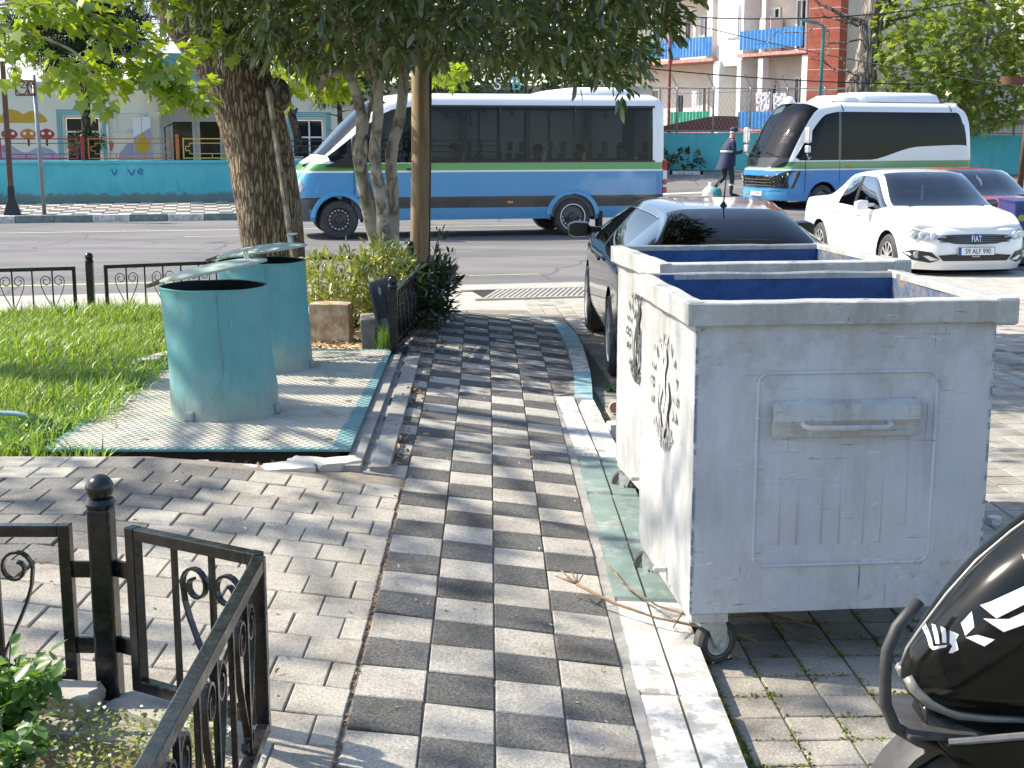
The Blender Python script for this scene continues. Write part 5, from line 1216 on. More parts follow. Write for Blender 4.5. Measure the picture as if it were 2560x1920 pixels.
for a, b in ((-.213, .898), (-.226, .903), (-.222, .886)): sticker([(a - .004, b), (a, b + .005), (a + .004, b), (a, b - .005)], 'paw_mark', 'print_black', .005)
G = [(-.06, -.795, .06), (-.015, .795, .10), (.033, .742, .125), (.055, .691, .14), (.057, .629, .145), (.052, .567, .14), (.027, .515, .13), (-.029, .478, .11), (-.11, .445, .08), (-.2, .42, .05)]
MB().tube([(x + .012, y * .55, abs(z)) for x, z, y in G[1:]], .0135, 10).build('guard_bar', 'matt_black', sc, 'all')
MB().box(-.13, .02, -.11, .11, .50, .512).build('guard_bracket', 'matt_black', sc, bev=.004)
# belly, fender, wheel, leg shield, seat, tail, handlebar
MB().loft([[Vector((x, sy * w, z)) for sy, z in ((-1, z0), (-1, z1), (-.6, z1 + .03), (.6, z1 + .03), (1, z1), (1, z0))] for x, w, z0, z1 in ((-.03, .05, .49, .52), (-.1, .10, .43, .50), (-.22, .13, .36, .505), (-.4, .15, .3, .50))], True, True).build('belly_panel', 'scooter_black', sc, 50, bev=.01)
for s in (1, -1): MB().prism([(-.05, .50), (-.26, .52), (-.4, .44), (-.32, .40), (-.12, .45)], .118 * s, .135 * s, lambda u, w, h: (u, h, w)).build('side_vane', 'scooter_black', sc, bev=.004)
for s in (1, -1): MB().tube([(-.06, s * .125, .505), (-.26, s * .148, .535), (-.42, s * .15, .55)], .008, 6).build('vane_edge', 'scooter_grey', sc)
ff = MB(); ff.loft([[Vector((-.20 + .27 * math.cos(a), sy * .075 * (1 if i < 2 else .8), .24 + (.27 + dr) * math.sin(a) - .0)) for i, (sy, dr) in enumerate(((-1, -.03), (-1, 0), (-.5, .02), (.5, .02), (1, 0), (1, -.03)))] for a in np.linspace(.2, math.pi * .9, 14)], False); ff.build('front_fender', 'matt_black', sc, 60)
wheel(sc, -.20, 0, .235, .10, 1, 'silver', 6)
for s in (1, -1): MB().tube([(-.20, s * .07, .235), (-.36, s * .07, .62)], .02, 8).build('fork_leg', 'matt_black', sc)
MB().loft([[Vector((x, sy * w, z)) for sy in (-1, 1) for z in ((z0, z1) if sy < 0 else (z1, z0))] for x, w, z0, z1 in ((-.46, .2, .34, 1.0), (-.54, .22, .30, .98), (-.58, .2, .32, .95))], True, True).build('leg_shield', 'scooter_black', sc, bev=.02)
MB().box(-1.05, -.5, -.19, .19, .27, .34).build('floorboard', 'matt_black', sc, bev=.02)
MB().loft([[Vector((x, sy * w, z)) for sy, z in ((-1, z0), (-1, z1), (1, z1), (1, z0))] for x, w, z0, z1 in ((-1.0, .14, .34, .68), (-1.3, .19, .36, .74), (-1.75, .15, .5, .80), (-1.9, .08, .6, .8))], True, True).build('tail_fairing', 'scooter_black', sc, bev=.03)
MB().loft([[Vector((x, sy * w, z)) for sy, z in ((-1, z0), (-.8, z1), (.8, z1), (1, z0))] for x, w, z0, z1 in ((-.98, .10, .68, .74), (-1.25, .15, .73, .80), (-1.7, .14, .78, .86))], True, True).build('seat', 'seat_vinyl', sc, bev=.02)
wheel(sc, -1.5, 0, .235, .11, 1, 'silver', 6)
MB().tube([(-.52, y, 1.10 + .03 * abs(y) / .3) for y in (-.33, -.2, 0, .2, .33)], .014, 8).build('handlebar', 'matt_black', sc)
put_m = Matrix.Translation((.865, 2.82, -.222)) @ Matrix.Rotation(math.pi, 4, 'Z')
sc.matrix_world = put_m

# ------------------------------------------------------------------ grass, weeds, fallen leaves
leafmat('grass', (.08, .18, .02), (.27, .42, .06), .5, .45, .06)
leafmat('dry_grass', (.40, .33, .16), (.58, .50, .28), .35, .5, .02)
leafmat('weed_leaf', (.06, .15, .02), (.13, .26, .05), .45, .4, .05)
leafmat('chickweed', (.16, .23, .06), (.34, .40, .16), .4, .5, .02)
leafmat('moss', (.10, .13, .015), (.24, .27, .05), .3, .6, .01)
M('dry_leaf', (.20, .11, .05), .85, 0, (.44, .30, .16), 2, isl=.5); M('white_flower', (.8, .8, .76), .7)
def blades(name, pts, hmin, hmax, w, mat, lean=.5, parent=None):
    P = np.asarray(pts, float); n = len(P)
    a = rng.uniform(0, 2 * np.pi, n); h = rng.uniform(hmin, hmax, n); ln = rng.uniform(.1, 1., n) * lean * h
    d = np.stack([np.cos(a), np.sin(a), np.zeros(n)], 1); s = np.stack([-np.sin(a), np.cos(a), np.zeros(n)], 1) * (w * rng.uniform(.6, 1.3, n))[:, None]
    up = np.array([0, 0, 1.])
    p1 = P + d * (ln * .3)[:, None] + up * (h * .55)[:, None]; p2 = P + d * ln[:, None] + up * (h * (1 - .25 * ln / h))[:, None]
    V = np.stack([P - s * .7, P + s * .7, p1 - s, p1 + s, p2], 1).reshape(-1, 3)
    b = np.arange(n)[:, None] * 5
    Fc = np.concatenate([b + [0, 1, 3], b + [0, 3, 2], b + [2, 3, 4]], 0)
    return link(name, mesh_np(name, V, Fc, mat), parent)
def inlawn(x, y):
    if y < 6.36 + .05 * hn(x * 3, y) or y > 11.9 + .28 * (x + 3.8): return False
    xr = -2.42 + .12 * hn(y * 3.1, 1.) + (.10 if y > 7.2 else 0) + max(0, (y - 9.0)) * .14
    if y > 9.7: xr = min(-1.95, -2.25 + (y - 9.7) * .1)
    if y < 7.3: xr = min(xr, -2.50 - (7.3 - y) * .25)
    return x < xr
pts = []
while len(pts) < 62000:
    x, y = random.uniform(-6.0, -1.9), random.uniform(6.3, 12.6)
    if not inlawn(x, y): continue
    p = pix((x, y, .05))
    if p is None or p[0] < -30: continue
    if y < 7.2 and random.random() < (7.2 - y): continue
    pts.append((x, y, -.02 + .018 * hn(x, y, 1.5)))
dens = [q for q in pts if hn(q[0], q[1], 2.1, 4) > -.45 or random.random() < .5]
kind(blades('grass', dens, .04, .125, .0033, 'grass', .9), 'stuff', 'bright green uncut grass of the lawn')
tall = [q for q in pts[:9000] if hn(q[0], q[1], 1.2, 9) > .15]
kind(blades('grass', tall, .10, .21, .004, 'grass', .9), 'stuff', 'taller tufts standing out of the lawn')
kind(blades('grass', [q for q in pts[9000:10800]], .04, .14, .0035, 'dry_grass', 1.1), 'stuff', 'dry straw blades among the lawn grass')
def fringe(n, f, h0, h1, mat, lab, w=.004, lean=.9):
    q = []
    for _ in range(n):
        x, y, z = f(); q.append((x, y, z))
    kind(blades('grass', q, h0, h1, w, mat, lean), 'stuff', lab)
def _f():
    y = random.uniform(6.35, 9.3); return (-2.33 + .022 * (7.98 - y) + random.gauss(.0, .07) - (.12 if y < 7 else 0), y, .0)
fringe(2300, _f, .05, .17, 'grass', 'grass creeping over the left edge of the steel deck', .0045, 1.6)
def _f():
    return (random.uniform(-2.7, -1.9), 6.32 + random.gauss(0, .05), -.06)
fringe(420, _f, .06, .24, 'grass', 'straggly grass in front of the deck corner', .004, 1.)
def _f(): return (random.uniform(-2.3, -.85), 6.33 + random.gauss(0, .05), -.09)
fringe(300, _f, .03, .09, 'dry_grass', 'dry stalks in the gap before the deck')
def _f():
    x = -.9 + random.gauss(0, .03); return (x, 9.55 + abs(random.gauss(0, .1)), .0)
fringe(160, _f, .08, .26, 'grass', 'grass at the foot of the planter post', .004, .5)
def leafset(name, n, posf, size, mat, parent=None, lift=1., aspect=.5, seg=False):
    # small flat or folded leaves scattered by posf() -> (pos, normal)
    P, D, S_, U = [], [], [], []
    for _ in range(n):
        p, nn = posf(); nn = Vector(nn).normalized(); d = Vector((random.gauss(0, 1), random.gauss(0, 1), random.gauss(0, 1))); d -= nn * d.dot(nn); d.normalize()
        P.append(p); D.append(d); S_.append(nn.cross(d)); U.append(nn)
    P, D, S_, U = (np.array([tuple(q) for q in a], float) for a in (P, D, S_, U)); k = (size[0] + (size[1] - size[0]) * rng.random(n))[:, None]
    w = k * aspect * .5
    V = np.stack([P, P + D * k * .26 + S_ * w * .9 + U * k * .07, P + D * k * .62 + S_ * w * .86 + U * k * .05, P + D * k - U * k * .06, P + D * k * .62 - S_ * w * .86 + U * k * .05, P + D * k * .26 - S_ * w * .9 + U * k * .07], 1).reshape(-1, 3)
    b = np.arange(n)[:, None] * 6; Fc = np.concatenate([b + [0, 1, 2], b + [0, 2, 3], b + [0, 3, 4], b + [0, 4, 5]], 0)
    return link(name, mesh_np(name, V, Fc, mat), parent)
# litter of dry leaves: planter bed, gap before the deck, path edges
def _l():
    q = random.random()
    if q < .55:
        x, y = random.uniform(-1.85, -.9), random.uniform(9.72, 11.3); z = .01
    elif q < .75: x, y, z = random.uniform(-2.6, -.7), 6.3 + random.gauss(0, .045), -.02
    elif q < .9:
        y = random.uniform(6.3, 11.5); x = -.62 - .022 * (y - 8) + random.gauss(0, .05); z = zpath(x, y) + .004
    else:
        y = random.uniform(9.2, 12.4); x = -.66 + random.gauss(0, .12); z = zpath(x, y) + .006
    return (x, y, z + random.uniform(0, .015)), (random.gauss(0, .5), random.gauss(0, .5), 1)
kind(leafset('leaf_litter', 2200, _l, (.018, .045), 'dry_leaf', None, 1, .55), 'stuff', 'fallen dry brown leaves')
bed = sheet('planting_bed', -1.95, -.86, 9.62, 13.2, 16, 30, lambda x, y: .004 + .018 * hn(x * 3, y * 3, 2) - .1 * sm(11.6, 13, y), 'dry_litter')
bedw = thing('bed_border', 'low grey concrete border along the back of the steel deck', 'border'); MB().box(-2.0, -.89, 9.58, 9.66, -.1, .03).build('border_stone', 'concrete', bedw, bev=.01)
# moss and small weeds in the joints of the parking place
def _m():
    while True:
        i, j = random.randint(0, 9), random.randint(3, 14)
        a, b = .08 + .162 * (i + .5), 2.55 + .162 * (j + .5)
        if random.random() < .5: a += random.uniform(-.08, .08)
        else: b += random.uniform(-.08, .08)
        x, y = .50 + a * math.cos(PA) - (b - 4.25) * math.sin(PA), 4.246 + a * math.sin(PA) + (b - 4.25) * math.cos(PA)
        if hn(x * 3, y * 3, 2.2, 3) > -.1 and x < 1.9: return (x + random.gauss(0, .006), y + random.gauss(0, .006), -.227 + random.uniform(0, .012)), (random.gauss(0, .6), random.gauss(0, .6), 1)
kind(leafset('moss', 5200, _m, (.006, .017), 'moss', None, 1, .7), 'stuff', 'green moss in the joints of the grey paving')
def _m2():
    y = random.uniform(3.0, 8.6); return (kin(y) + .275 + random.gauss(0, .01), y, -.215 + random.uniform(0, .03)), (random.gauss(0, .6), random.gauss(0, .6), 1)
kind(leafset('moss', 1300, _m2, (.008, .022), 'moss', None, 1, .6), 'stuff', 'weeds along the foot of the painted kerb')
def _m3():
    y = random.uniform(2.6, 6.2); return (pathx(y) - .415 + random.gauss(0, .006), y, zpath(-.47, y) - .006 + random.uniform(0, .006)), (random.gauss(0, .6), random.gauss(0, .6), 1)
kind(leafset('moss', 500, _m3, (.006, .016), 'dry_leaf', None, 1, .6), 'stuff', 'dry crumbs in the path joint')
# corner bed at the lower left: soil, broad-leaved weeds and white-flowered chickweed
cb = MB().grid(20, 14, lambda a, b: (lerp(-2.4, -.66, a), lerp(1.6, 3.42 - .3 * a, b), zpath(lerp(-2.4, -.66, a), 3) + .02 + .02 * hn(a * 12, b * 9, 1))).build('planting_bed', 'soil', None, 'all'); kind(cb, 'structure')
for k, (x, y, L_) in enumerate(((-1.45, 3.40, .5), (-.99, 3.36, .42))): stone('edging_stone', ['flat grey edging stone below the near post', 'grey edging stone under the bent railing'][k], 'stone', (x + .1, y + .02, zpath(x, y) - .06), L_, .13, .08, -.12 - .35 * k, 'concrete', 31 + k, .12)
def _c():
    while True:
        x, y = random.uniform(-1.75, -.72), random.uniform(2.2, 3.3)
        if hn(x * 2.3, y * 2.3, 2, 6) > -.35: return (x, y, zpath(x, y) + .03 + random.uniform(0, .05)), (random.gauss(0, .7), random.gauss(0, .7), 1)
kind(leafset('ground_cover', 7000, _c, (.008, .02), 'chickweed', None, 1, .6), 'stuff', 'pale low ground cover inside the near railing')
kind(leafset('blossom', 260, lambda: ((lambda p: ((p[0][0], p[0][1], p[0][2] + .02), (0, -.4, 1)))(_c())), (.006, .011), 'white_flower', None, 1, .9), 'stuff', 'tiny white flowers in the ground cover')
def weed(label, x, y, n, hgt, spread, mat='weed_leaf', sz=(.04, .075), group=None, z=None):
    z0 = (zpath(x, y) if z is None else z); t = thing('weed', label, 'weed', (x, y, z0), 0, group); m_ = MB(); V = []
    st_ = []
    for k in range(n):
        a = random.uniform(0, 6.28); r = spread * math.sqrt(random.random()); h = hgt * random.uniform(.5, 1); tip = Vector((r * math.cos(a), r * math.sin(a), h)); m_.tube([(0, 0, 0), tip * .5 + Vector((0, 0, .1 * h)), tip], [.004, .003, .002], 5); st_.append(tip)
    m_.build('stem', 'twig' if mat == 'dry' else 'weed_leaf', t)
    def f():
        s = random.choice(st_); q = random.uniform(.35, 1.02); p = s * q; return (p.x + random.gauss(0, .008), p.y + random.gauss(0, .008), p.z + random.gauss(0, .008)), (random.gauss(0, .55), random.gauss(-.3, .55), 1)
    leafset('leaves', n * 9, f, sz, mat, t, 1, .62); return t
weed('leafy green weed clump inside the near railing', -1.27, 3.20, 34, .22, .16, sz=(.032, .058))
weed('second leafy weed clump at the left picture edge', -1.22, 2.98, 22, .15, .14, sz=(.028, .05))
weed('broad-leaved weed at the lawn corner beside the deck', -2.50, 6.85, 9, .10, .12, sz=(.06, .11), z=.0)
weed('small weed sprouting from the wheel track beside the kerb', .72, 9.4, 8, .07, .09, sz=(.02, .04), z=zpark(.7, 9.4))
weed('tiny green sprout in the gap before the deck', -1.14, 6.3, 3, .06, .03, sz=(.02, .04), z=-.04)

def _d():
    y = random.uniform(3, 11.5); x = random.uniform(-1.9, .36) if y < 6 else random.uniform(-.6, .36)
    return (x, y, zpath(x, y) + .006), (random.gauss(0, .3), random.gauss(0, .3), 1)
M('pale_bit', (.66, .63, .57), .8)
kind(leafset('debris', 110, _d, (.008, .024), 'pale_bit', None, 1, .35), 'stuff', 'pale bits of litter on the paving')
kind(leafset('debris', 160, _d, (.010, .028), 'dry_leaf', None, 1, .4), 'stuff', 'small dry leaf bits on the paving')
# ------------------------------------------------------------------ far side of the street: school, wall, railings, poles
M('school_wall', (.78, .735, .60), .9, 0, (.82, .78, .66), 1.4, bs=60, bd=.006, grime=.12); M('school_white', (.74, .72, .68), .9, 0, (.80, .78, .74), 2)
M('mural_yellow', (.55, .33, .03), .85, 0, (.62, .40, .06), 6); M('mural_red', (.36, .035, .03), .85, 0, (.48, .08, .04), 6); M('mural_lilac', (.36, .36, .45), .85, 0, (.44, .43, .52), 3); M('mural_orange', (.60, .22, .03), .85)
M('frame_teal', (.16, .42, .46), .6); M('pvc_white', (.80, .80, .78), .4); M('dark_glass', (.012, .014, .016), .06, spec=.6); M('curtain', (.55, .55, .52), .9)
m, t, out = nt('teal_wall'); v = wc(t); sx = N(t, 'ShaderNodeSeparateXYZ'); t.links.new(v, sx.inputs[0])
c = ramp(t, noise(t, v, 1.1, 6, .6), [(.3, (.085, .42, .47)), (.7, (.13, .50, .545))])
c = mixc(t, ramp(t, noise(t, mapped(t, v, (5, 5, .8)), 1.2, 7, .7), [(.52, 0.), (.72, .5)]), c, (.06, .28, .31))
low = ramp(t, math_(t, 'ADD', sx.outputs[2], math_(t, 'MULTIPLY', math_(t, 'SUBTRACT', noise(t, v, 6, 6, .7), .5), .5)), [(-.12, .8), (-.04, .35), (.08, 0.)])
c = mixc(t, low, c, (.16, .17, .13))
principled(t, out, c, .85, 0, bump(t, noise(t, v, 45, 5, .6), .5, .012), .3)
sb = thing('school_building', 'low cream school building with painted murals behind the teal wall', 'building'); sb.matrix_world = STm(0, 18.5, 0)
m_ = MB()
for a, b, z0, z1 in ((-28, -9.54, -.6, 3.0), (-9.54, -8.47, -.6, .35), (-9.54, -8.47, 2.08, 3.0), (-8.47, -6.77, -.6, 3.0), (-6.77, -4.58, 2.56, 3.0), (-4.58, -2.69, -.6, 3.0), (-2.69, -1.75, -.6, .35), (-2.69, -1.75, 2.03, 3.0), (-1.75, 9, -.6, 3.0)): m_.box(a, b, 0, .25, z0, z1)
m_.build('wall', 'school_wall', sb)
MB().box(-28, 9, .25, 9, 2.9, 3.02).build('roof', 'school_white', sb); MB().box(-28.05, 9.05, -.06, .3, 3.0, 3.09).build('parapet', 'school_white', sb)
MB().box(-7.0, -4.3, -1.2, .0, 2.72, 2.92).build('porch_roof', 'school_wall', sb); MB().box(-7.1, -4.2, -1.26, .02, 2.925, 3.05).build('porch_fascia', 'pvc_white', sb)
MB().box(-6.8, -4.4, -1.16, -1.06, 3.06, 3.9).build('sign_board', 'frame_teal', sb)
MB().box(-6.77, -4.58, 1.3, 1.4, -.6, 2.56).build('recess_wall', 'school_white', sb); MB().box(-6.77, -6.72, .25, 1.3, -.6, 2.56).build('recess_side', 'school_white', sb); MB().box(-4.63, -4.58, .25, 1.3, -.6, 2.56).build('recess_side', 'school_white', sb)
MB().box(-4.76, -4.66, .1, .22, -.6, 2.56).build('porch_post', 'mural_yellow', sb)
def window(s0, s1, z0, z1, n=0, panes=2, rows=1, surround=None, dep=.1, transom=None):
    w = MB()
    fw = .06
    for a, b, c_, d in ((s0, s1, z0, z0 + fw), (s0, s1, z1 - fw, z1), (s0, s0 + fw, z0 + fw, z1 - fw), (s1 - fw, s1, z0 + fw, z1 - fw)): w.box(a, b, n + dep, n + dep + .06, c_, d)
    o = w.build('window', 'pvc_white', sb)
    for k in range(panes):
        a, b = lerp(s0 + fw, s1 - fw, k / panes), lerp(s0 + fw, s1 - fw, (k + 1) / panes)
        zz = [z0 + fw] + ([transom] if transom else []) + [z1 - fw]
        for q in range(len(zz) - 1):
            MB().box(a + .012, b - .012, n + dep + .045, n + dep + .055, zz[q] + .012, zz[q + 1] - .012).build('pane', 'dark_glass', o)
        if k: MB().box(a - .025, a + .025, n + dep - .002, n + dep + .062, z0 + fw, z1 - fw).build('mullion', 'pvc_white', o)
    if transom: MB().box(s0 + fw, s1 - fw, n + dep - .003, n + dep + .05, transom - .025, transom + .025).build('transom', 'pvc_white', o)
    if surround:
        for k in range(3):
            q = .05 + .06 * k
            for a, b, c_, d in ((s0 - q - .025, s0 - q + .01, z0, z1 + q + .025), (s1 + q - .01, s1 + q + .025, z0, z1 + q + .025), (s0 - q + .012, s1 + q - .012, z1 + q - .01, z1 + q + .024)): MB().box(a, b, n - .022, n - .002, c_, d).build('moulding', surround, o)
    return o
window(-9.54, -8.47, .35, 2.08, surround='frame_teal', transom=1.62); window(-2.69, -1.75, .35, 2.03, surround='frame_teal', transom=1.45)
window(-6.45, -5.72, .0, 2.0, n=1.12, panes=1, transom=None); window(-5.62, -4.88, .0, 2.0, n=1.12, panes=1)
MB().box(-5.75, -5.48, -.05, -.005, 2.35, 2.5).build('flood_lamp', 'trim_black', sb, M_=Matrix.Translation((0, 1.25, 0))); MB().box(-5.70, -5.53, -.062, -.051, 2.38, 2.47).build('flood_glass', 'pvc_white', sb, M_=Matrix.Translation((0, 1.25, 0)))
for a, b in ((-7.52, -7.27), (-7.262, -7.0)): MB().box(a, b, -.42, -.01, .3, 2.04).build('meter_cabinet', 'pvc_white', sb, bev=.01)
MB().tube([(-8.28, -.06, .2), (-8.28, -.06, 2.12), (-8.2, -.06, 2.2), (-7.2, -.06, 2.2), (-7.12, -.06, 2.1)], .035, 8).build('pipe', 'pvc_white', sb, 'all'); MB().tube([(-8.05, -.05, 2.2), (-8.05, -.05, 1.65), (-7.5, -.05, 1.65)], .028, 8).build('pipe', 'pvc_white', sb, 'all')
MB().tube([(-6.6, -.05, -.4), (-6.6, -.05, 1.75), (-6.4, .2, 1.85)], .025, 6).build('downpipe', 'trim_black', sb)
def mural(name, pts, mat, d=.004, n0=0, smooth_=True):
    if smooth_:
        P = [Vector((*p, 0)) for p in pts]; q = []
        for i in range(len(P)):
            a, b, c_, d_ = P[i - 1], P[i], P[(i + 1) % len(P)], P[(i + 2) % len(P)]
            for k in range(4):
                u = k / 4; q.append(.5 * ((2 * b) + (c_ - a) * u + (2 * a - 5 * b + 4 * c_ - d_) * u * u + (3 * b - a - 3 * c_ + d_) * u ** 3))
        pts = [(p.x, p.y) for p in q]
    MB().add([(x, n0 - d, z) for x, z in pts], [tuple(range(len(pts)))]).build(name, mat, sb)
mural('mural_cloud', [(-11.5, 1.9), (-11.3, 2.1), (-11.1, 2.27), (-10.85, 2.24), (-10.68, 2.14), (-10.45, 2.23), (-10.2, 2.17), (-10.02, 1.98), (-10.1, 1.89), (-10.8, 1.88)], 'mural_yellow')
for cx, mt in ((-11.1, 'mural_red'), (-10.57, 'mural_orange'), (-10.05, 'mural_red')):
    mural('mural_mushroom', [(cx - .22, 1.50), (cx - .2, 1.62), (cx, 1.71), (cx + .2, 1.62), (cx + .22, 1.5), (cx + .1, 1.42), (cx - .1, 1.42)], mt)
    for dx in (-.1, .1): mural('mural_spot', [(cx + dx - .05, 1.57), (cx + dx, 1.62), (cx + dx + .05, 1.57), (cx + dx, 1.52)], 'pvc_white', .007)
    mural('mural_stalk', [(cx - .03, 1.2), (cx - .03, 1.42), (cx + .03, 1.42), (cx + .03, 1.2)], 'trim_black', .003, 0, False)
mural('mural_hill', [(-11.6, .6), (-11.5, 1.15), (-11.1, 1.22), (-10.7, 1.0), (-10.3, 1.17), (-9.95, 1.1), (-9.7, .85), (-9.7, .6)], 'mural_lilac', .0025)
mural('mural_hill', [(-8.1, .5), (-7.95, 1.0), (-7.7, 1.3), (-7.55, 1.28), (-7.54, .5)], 'mural_lilac', .003, 0, False)
mural('mural_leaf', [(-8.45, 1.32), (-8.2, 1.35), (-8.12, 1.25), (-8.2, 1.05), (-8.36, 1.05)], 'mural_orange')
mural('mural_leaf', [(-7.5, 1.42), (-7.42, 1.3), (-7.36, 1.46), (-7.26, 1.62), (-7.16, 1.46), (-7.1, 1.3), (-7.02, 1.42), (-7.06, 1.1), (-7.26, .9), (-7.46, 1.1)], 'mural_yellow', .004, -.42, False)
mural('mural_ground', [(-7.52, .5), (-7.0, .5), (-7.0, 1.75), (-7.52, 1.45)], 'mural_lilac', .002, -.42, False)
# garden wall with painted railings
gw = thing('garden_wall', 'long teal rendered wall across the road with blue scribbles', 'wall'); gw.matrix_world = STm(0, 12, 0)
MB().grid(60, 10, lambda a, b: (lerp(-26, 3.2, a), -.006 * hn(a * 60, b * 5), lerp(-.3, .80, b))).build('render', 'teal_wall', gw, 'all'); MB().box(-26, 3.2, .02, .28, -.3, .81).build('core', 'teal_wall', gw)
MB().box(-26, 3.22, -.05, .33, .80, .875).build('coping', 'teal_wall', gw, bev=.01)
M('graffiti', (.02, .13, .42), .8)
def scrawl(strokes):
    for st in strokes: MB().tube([(x, -.012, z) for x, z in st], .013, 5).build('scribble', 'graffiti', gw)
scrawl([[(-7.86, .66), (-7.83, .55), (-7.79, .50)], [(-7.79, .50), (-7.74, .58), (-7.73, .66)], [(-7.46, .66), (-7.40, .55), (-7.36, .5)], [(-7.36, .5), (-7.31, .58), (-7.28, .65)], [(-7.20, .575), (-7.10, .58), (-7.08, .62), (-7.13, .655), (-7.19, .63), (-7.20, .57), (-7.16, .52), (-7.08, .53)]])
for nm, col in (('rail_red', (.28, .03, .04)), ('rail_orange', (.42, .13, .03)), ('rail_yellow', (.55, .36, .06)), ('rail_dark', (.03, .025, .025))): M(nm, col, .5)
def key_rail(label, s0, s1, mat):
    t = thing('wall_railing', label, 'railing', group='painted railings on the teal wall'); t.matrix_world = STm(s0, 12.14, .875); L_ = s1 - s0
    for z in (.055, .555): MB().bar((.03, 0, z), (L_ - .03, 0, z), .03, .03).build('rail', mat, t)
    for x in (.04, L_ - .04): MB().bar((x, 0, .03), (x, 0, .58), .035, .035).build('upright', mat, t)
    for z in (.17, .44): MB().bar((.2, 0, z), (L_ - .2, 0, z), .022, .022).build('inner_rail', mat, t)
    for x in (.2, L_ - .2):
        MB().bar((x, 0, .17), (x, 0, .25), .022, .022).build('key', mat, t); MB().bar((x, 0, .36), (x, 0, .44), .022, .022).build('key', mat, t)
        s_ = -1 if x < 1 else 1
        MB().bar((x, 0, .25), (x + s_ * .1, 0, .25), .022, .022).build('key', mat, t); MB().bar((x, 0, .36), (x + s_ * .1, 0, .36), .022, .022).build('key', mat, t); MB().bar((x + s_ * .1, 0, .25), (x + s_ * .1, 0, .36), .022, .022).build('key', mat, t)
    for k in range(1, 3): MB().bar((L_ * k / 3, 0, .055), (L_ * k / 3, 0, .17), .022, .022).build('key', mat, t)
    return t
key_rail('dark red railing panel at the left end of the teal wall', -13.2, -10.68, 'rail_red'); key_rail('dark red railing panel in front of the mural hills', -10.60, -8.66, 'rail_red'); key_rail('orange railing panel on the teal wall', -8.45, -6.28, 'rail_orange'); key_rail('yellow railing panel on the teal wall beside the big trunk', -6.07, -3.75, 'rail_yellow')
for label, s_, mt in (('dark red railing post on the teal wall', -8.56, 'rail_red'), ('orange railing post on the teal wall', -6.18, 'rail_orange')):
    t = thing('railing_post', label, 'post'); t.matrix_world = STm(s_, 12.14, .875); MB().box(-.045, .045, -.045, .045, 0, .58).build('shaft', mt, t, bev=.01); MB().sphere((0, 0, .62), .05).build('ball', mt, t, 'all')
t = thing('wall_railing', 'dark horizontal railing in front of the white school window', 'railing'); t.matrix_world = STm(-3.6, 12.14, .875)
for z in (.05, .2, .36, .5): MB().bar((0, 0, z), (6, 0, z), .03, .03).build('rail', 'rail_dark', t)
for x in (.02, 2, 4, 6): MB().bar((x, .0, 0), (x, 0, .54), .035, .035).build('upright', 'rail_dark', t)
# sign poles at the left
M('brown_metal', (.10, .045, .025), .6, .2, (.16, .08, .05), 8); M('grey_metal', (.22, .24, .26), .5, .4, (.30, .31, .32), 8); M('rust_metal', (.12, .05, .03), .8, .2, (.22, .11, .07), 20); M('dark_base', (.02, .022, .022), .6); M('sign_green', (.03, .16, .10), .6)
t = thing('street_pole', 'brown street pole with a flared black foot at the left edge', 'pole'); t.matrix_world = STm(-9.72, 6.85, -.2)
MB().loft([[Vector((sx * w, sy * w, z)) for sx, sy in ((-1, -1), (1, -1), (1, 1), (-1, 1))] for w, z in ((.055, .62), (.05, 3.3))], True, True).build('shaft', 'brown_metal', t, bev=.008)
MB().loft([[Vector((sx * w, sy * w, z)) for sx, sy in ((-1, -1), (1, -1), (1, 1), (-1, 1))] for w, z in ((.17, 0), (.16, .06), (.075, .34), (.065, .62))], True, True).build('foot', 'dark_base', t, bev=.01)
t = thing('grey_pole', 'slim grey metal pole beside the brown street pole', 'pole'); t.matrix_world = STm(-9.10, 6.85, -.2); MB().tube([(.05, 0, 0), (0, 0, 3.02)], .045, 10).build('shaft', 'grey_metal', t, 'all')
t = thing('lattice_sign', 'rusty lattice sign panel hung between the two poles', 'sign'); t.matrix_world = STm(-9.28, 6.8, 2.38)
for a, b in (((-.2, 0), (.2, 0)), ((-.2, .31), (.2, .31)), ((-.2, 0), (-.2, .31)), ((.2, 0), (.2, .31)), ((.05, 0), (.05, .31))): MB().bar((a[0], 0, a[1]), (b[0], 0, b[1]), .03, .03).build('frame_bar', 'rust_metal', t)
for cx, w in ((-.075, .125), (.125, .075)):
    P = [(cx + w * math.cos(R(60 * k)), .155 + .15 * math.sin(R(60 * k))) for k in range(6)]
    for k in range(6): MB().bar((P[k][0], 0, P[k][1]), (P[(k + 1) % 6][0], 0, P[(k + 1) % 6][1]), .022, .025).build('lattice', 'rust_metal', t)
    for k in range(3): MB().bar((P[k][0], 0, P[k][1]), (cx, 0, .155), .018, .02).build('lattice', 'rust_metal', t)
t = thing('knot_emblem', 'green and white knotted emblem above the lattice sign', 'emblem'); t.matrix_world = STm(-9.48, 6.8, 2.86)
for k in range(5):
    a = R(72 * k + 90); c_ = Vector((.075 * math.cos(a), 0, .075 * math.sin(a)))
    for rr_, mt, dy in ((.019, 'sign_green', 0), (.009, 'pvc_white', -.014)): MB().tube([c_ + Vector((.075 * math.cos(a + q), dy, .075 * math.sin(a + q))) for q in np.linspace(-2.2, 2.2, 18)], rr_, 6).build('loop', mt, t, 'all')
MB().lathe([(.05, -.008), (.05, .008)], 16, Matrix.Rotation(R(90), 4, 'X'), True).build('disc', 'sign_green', t)
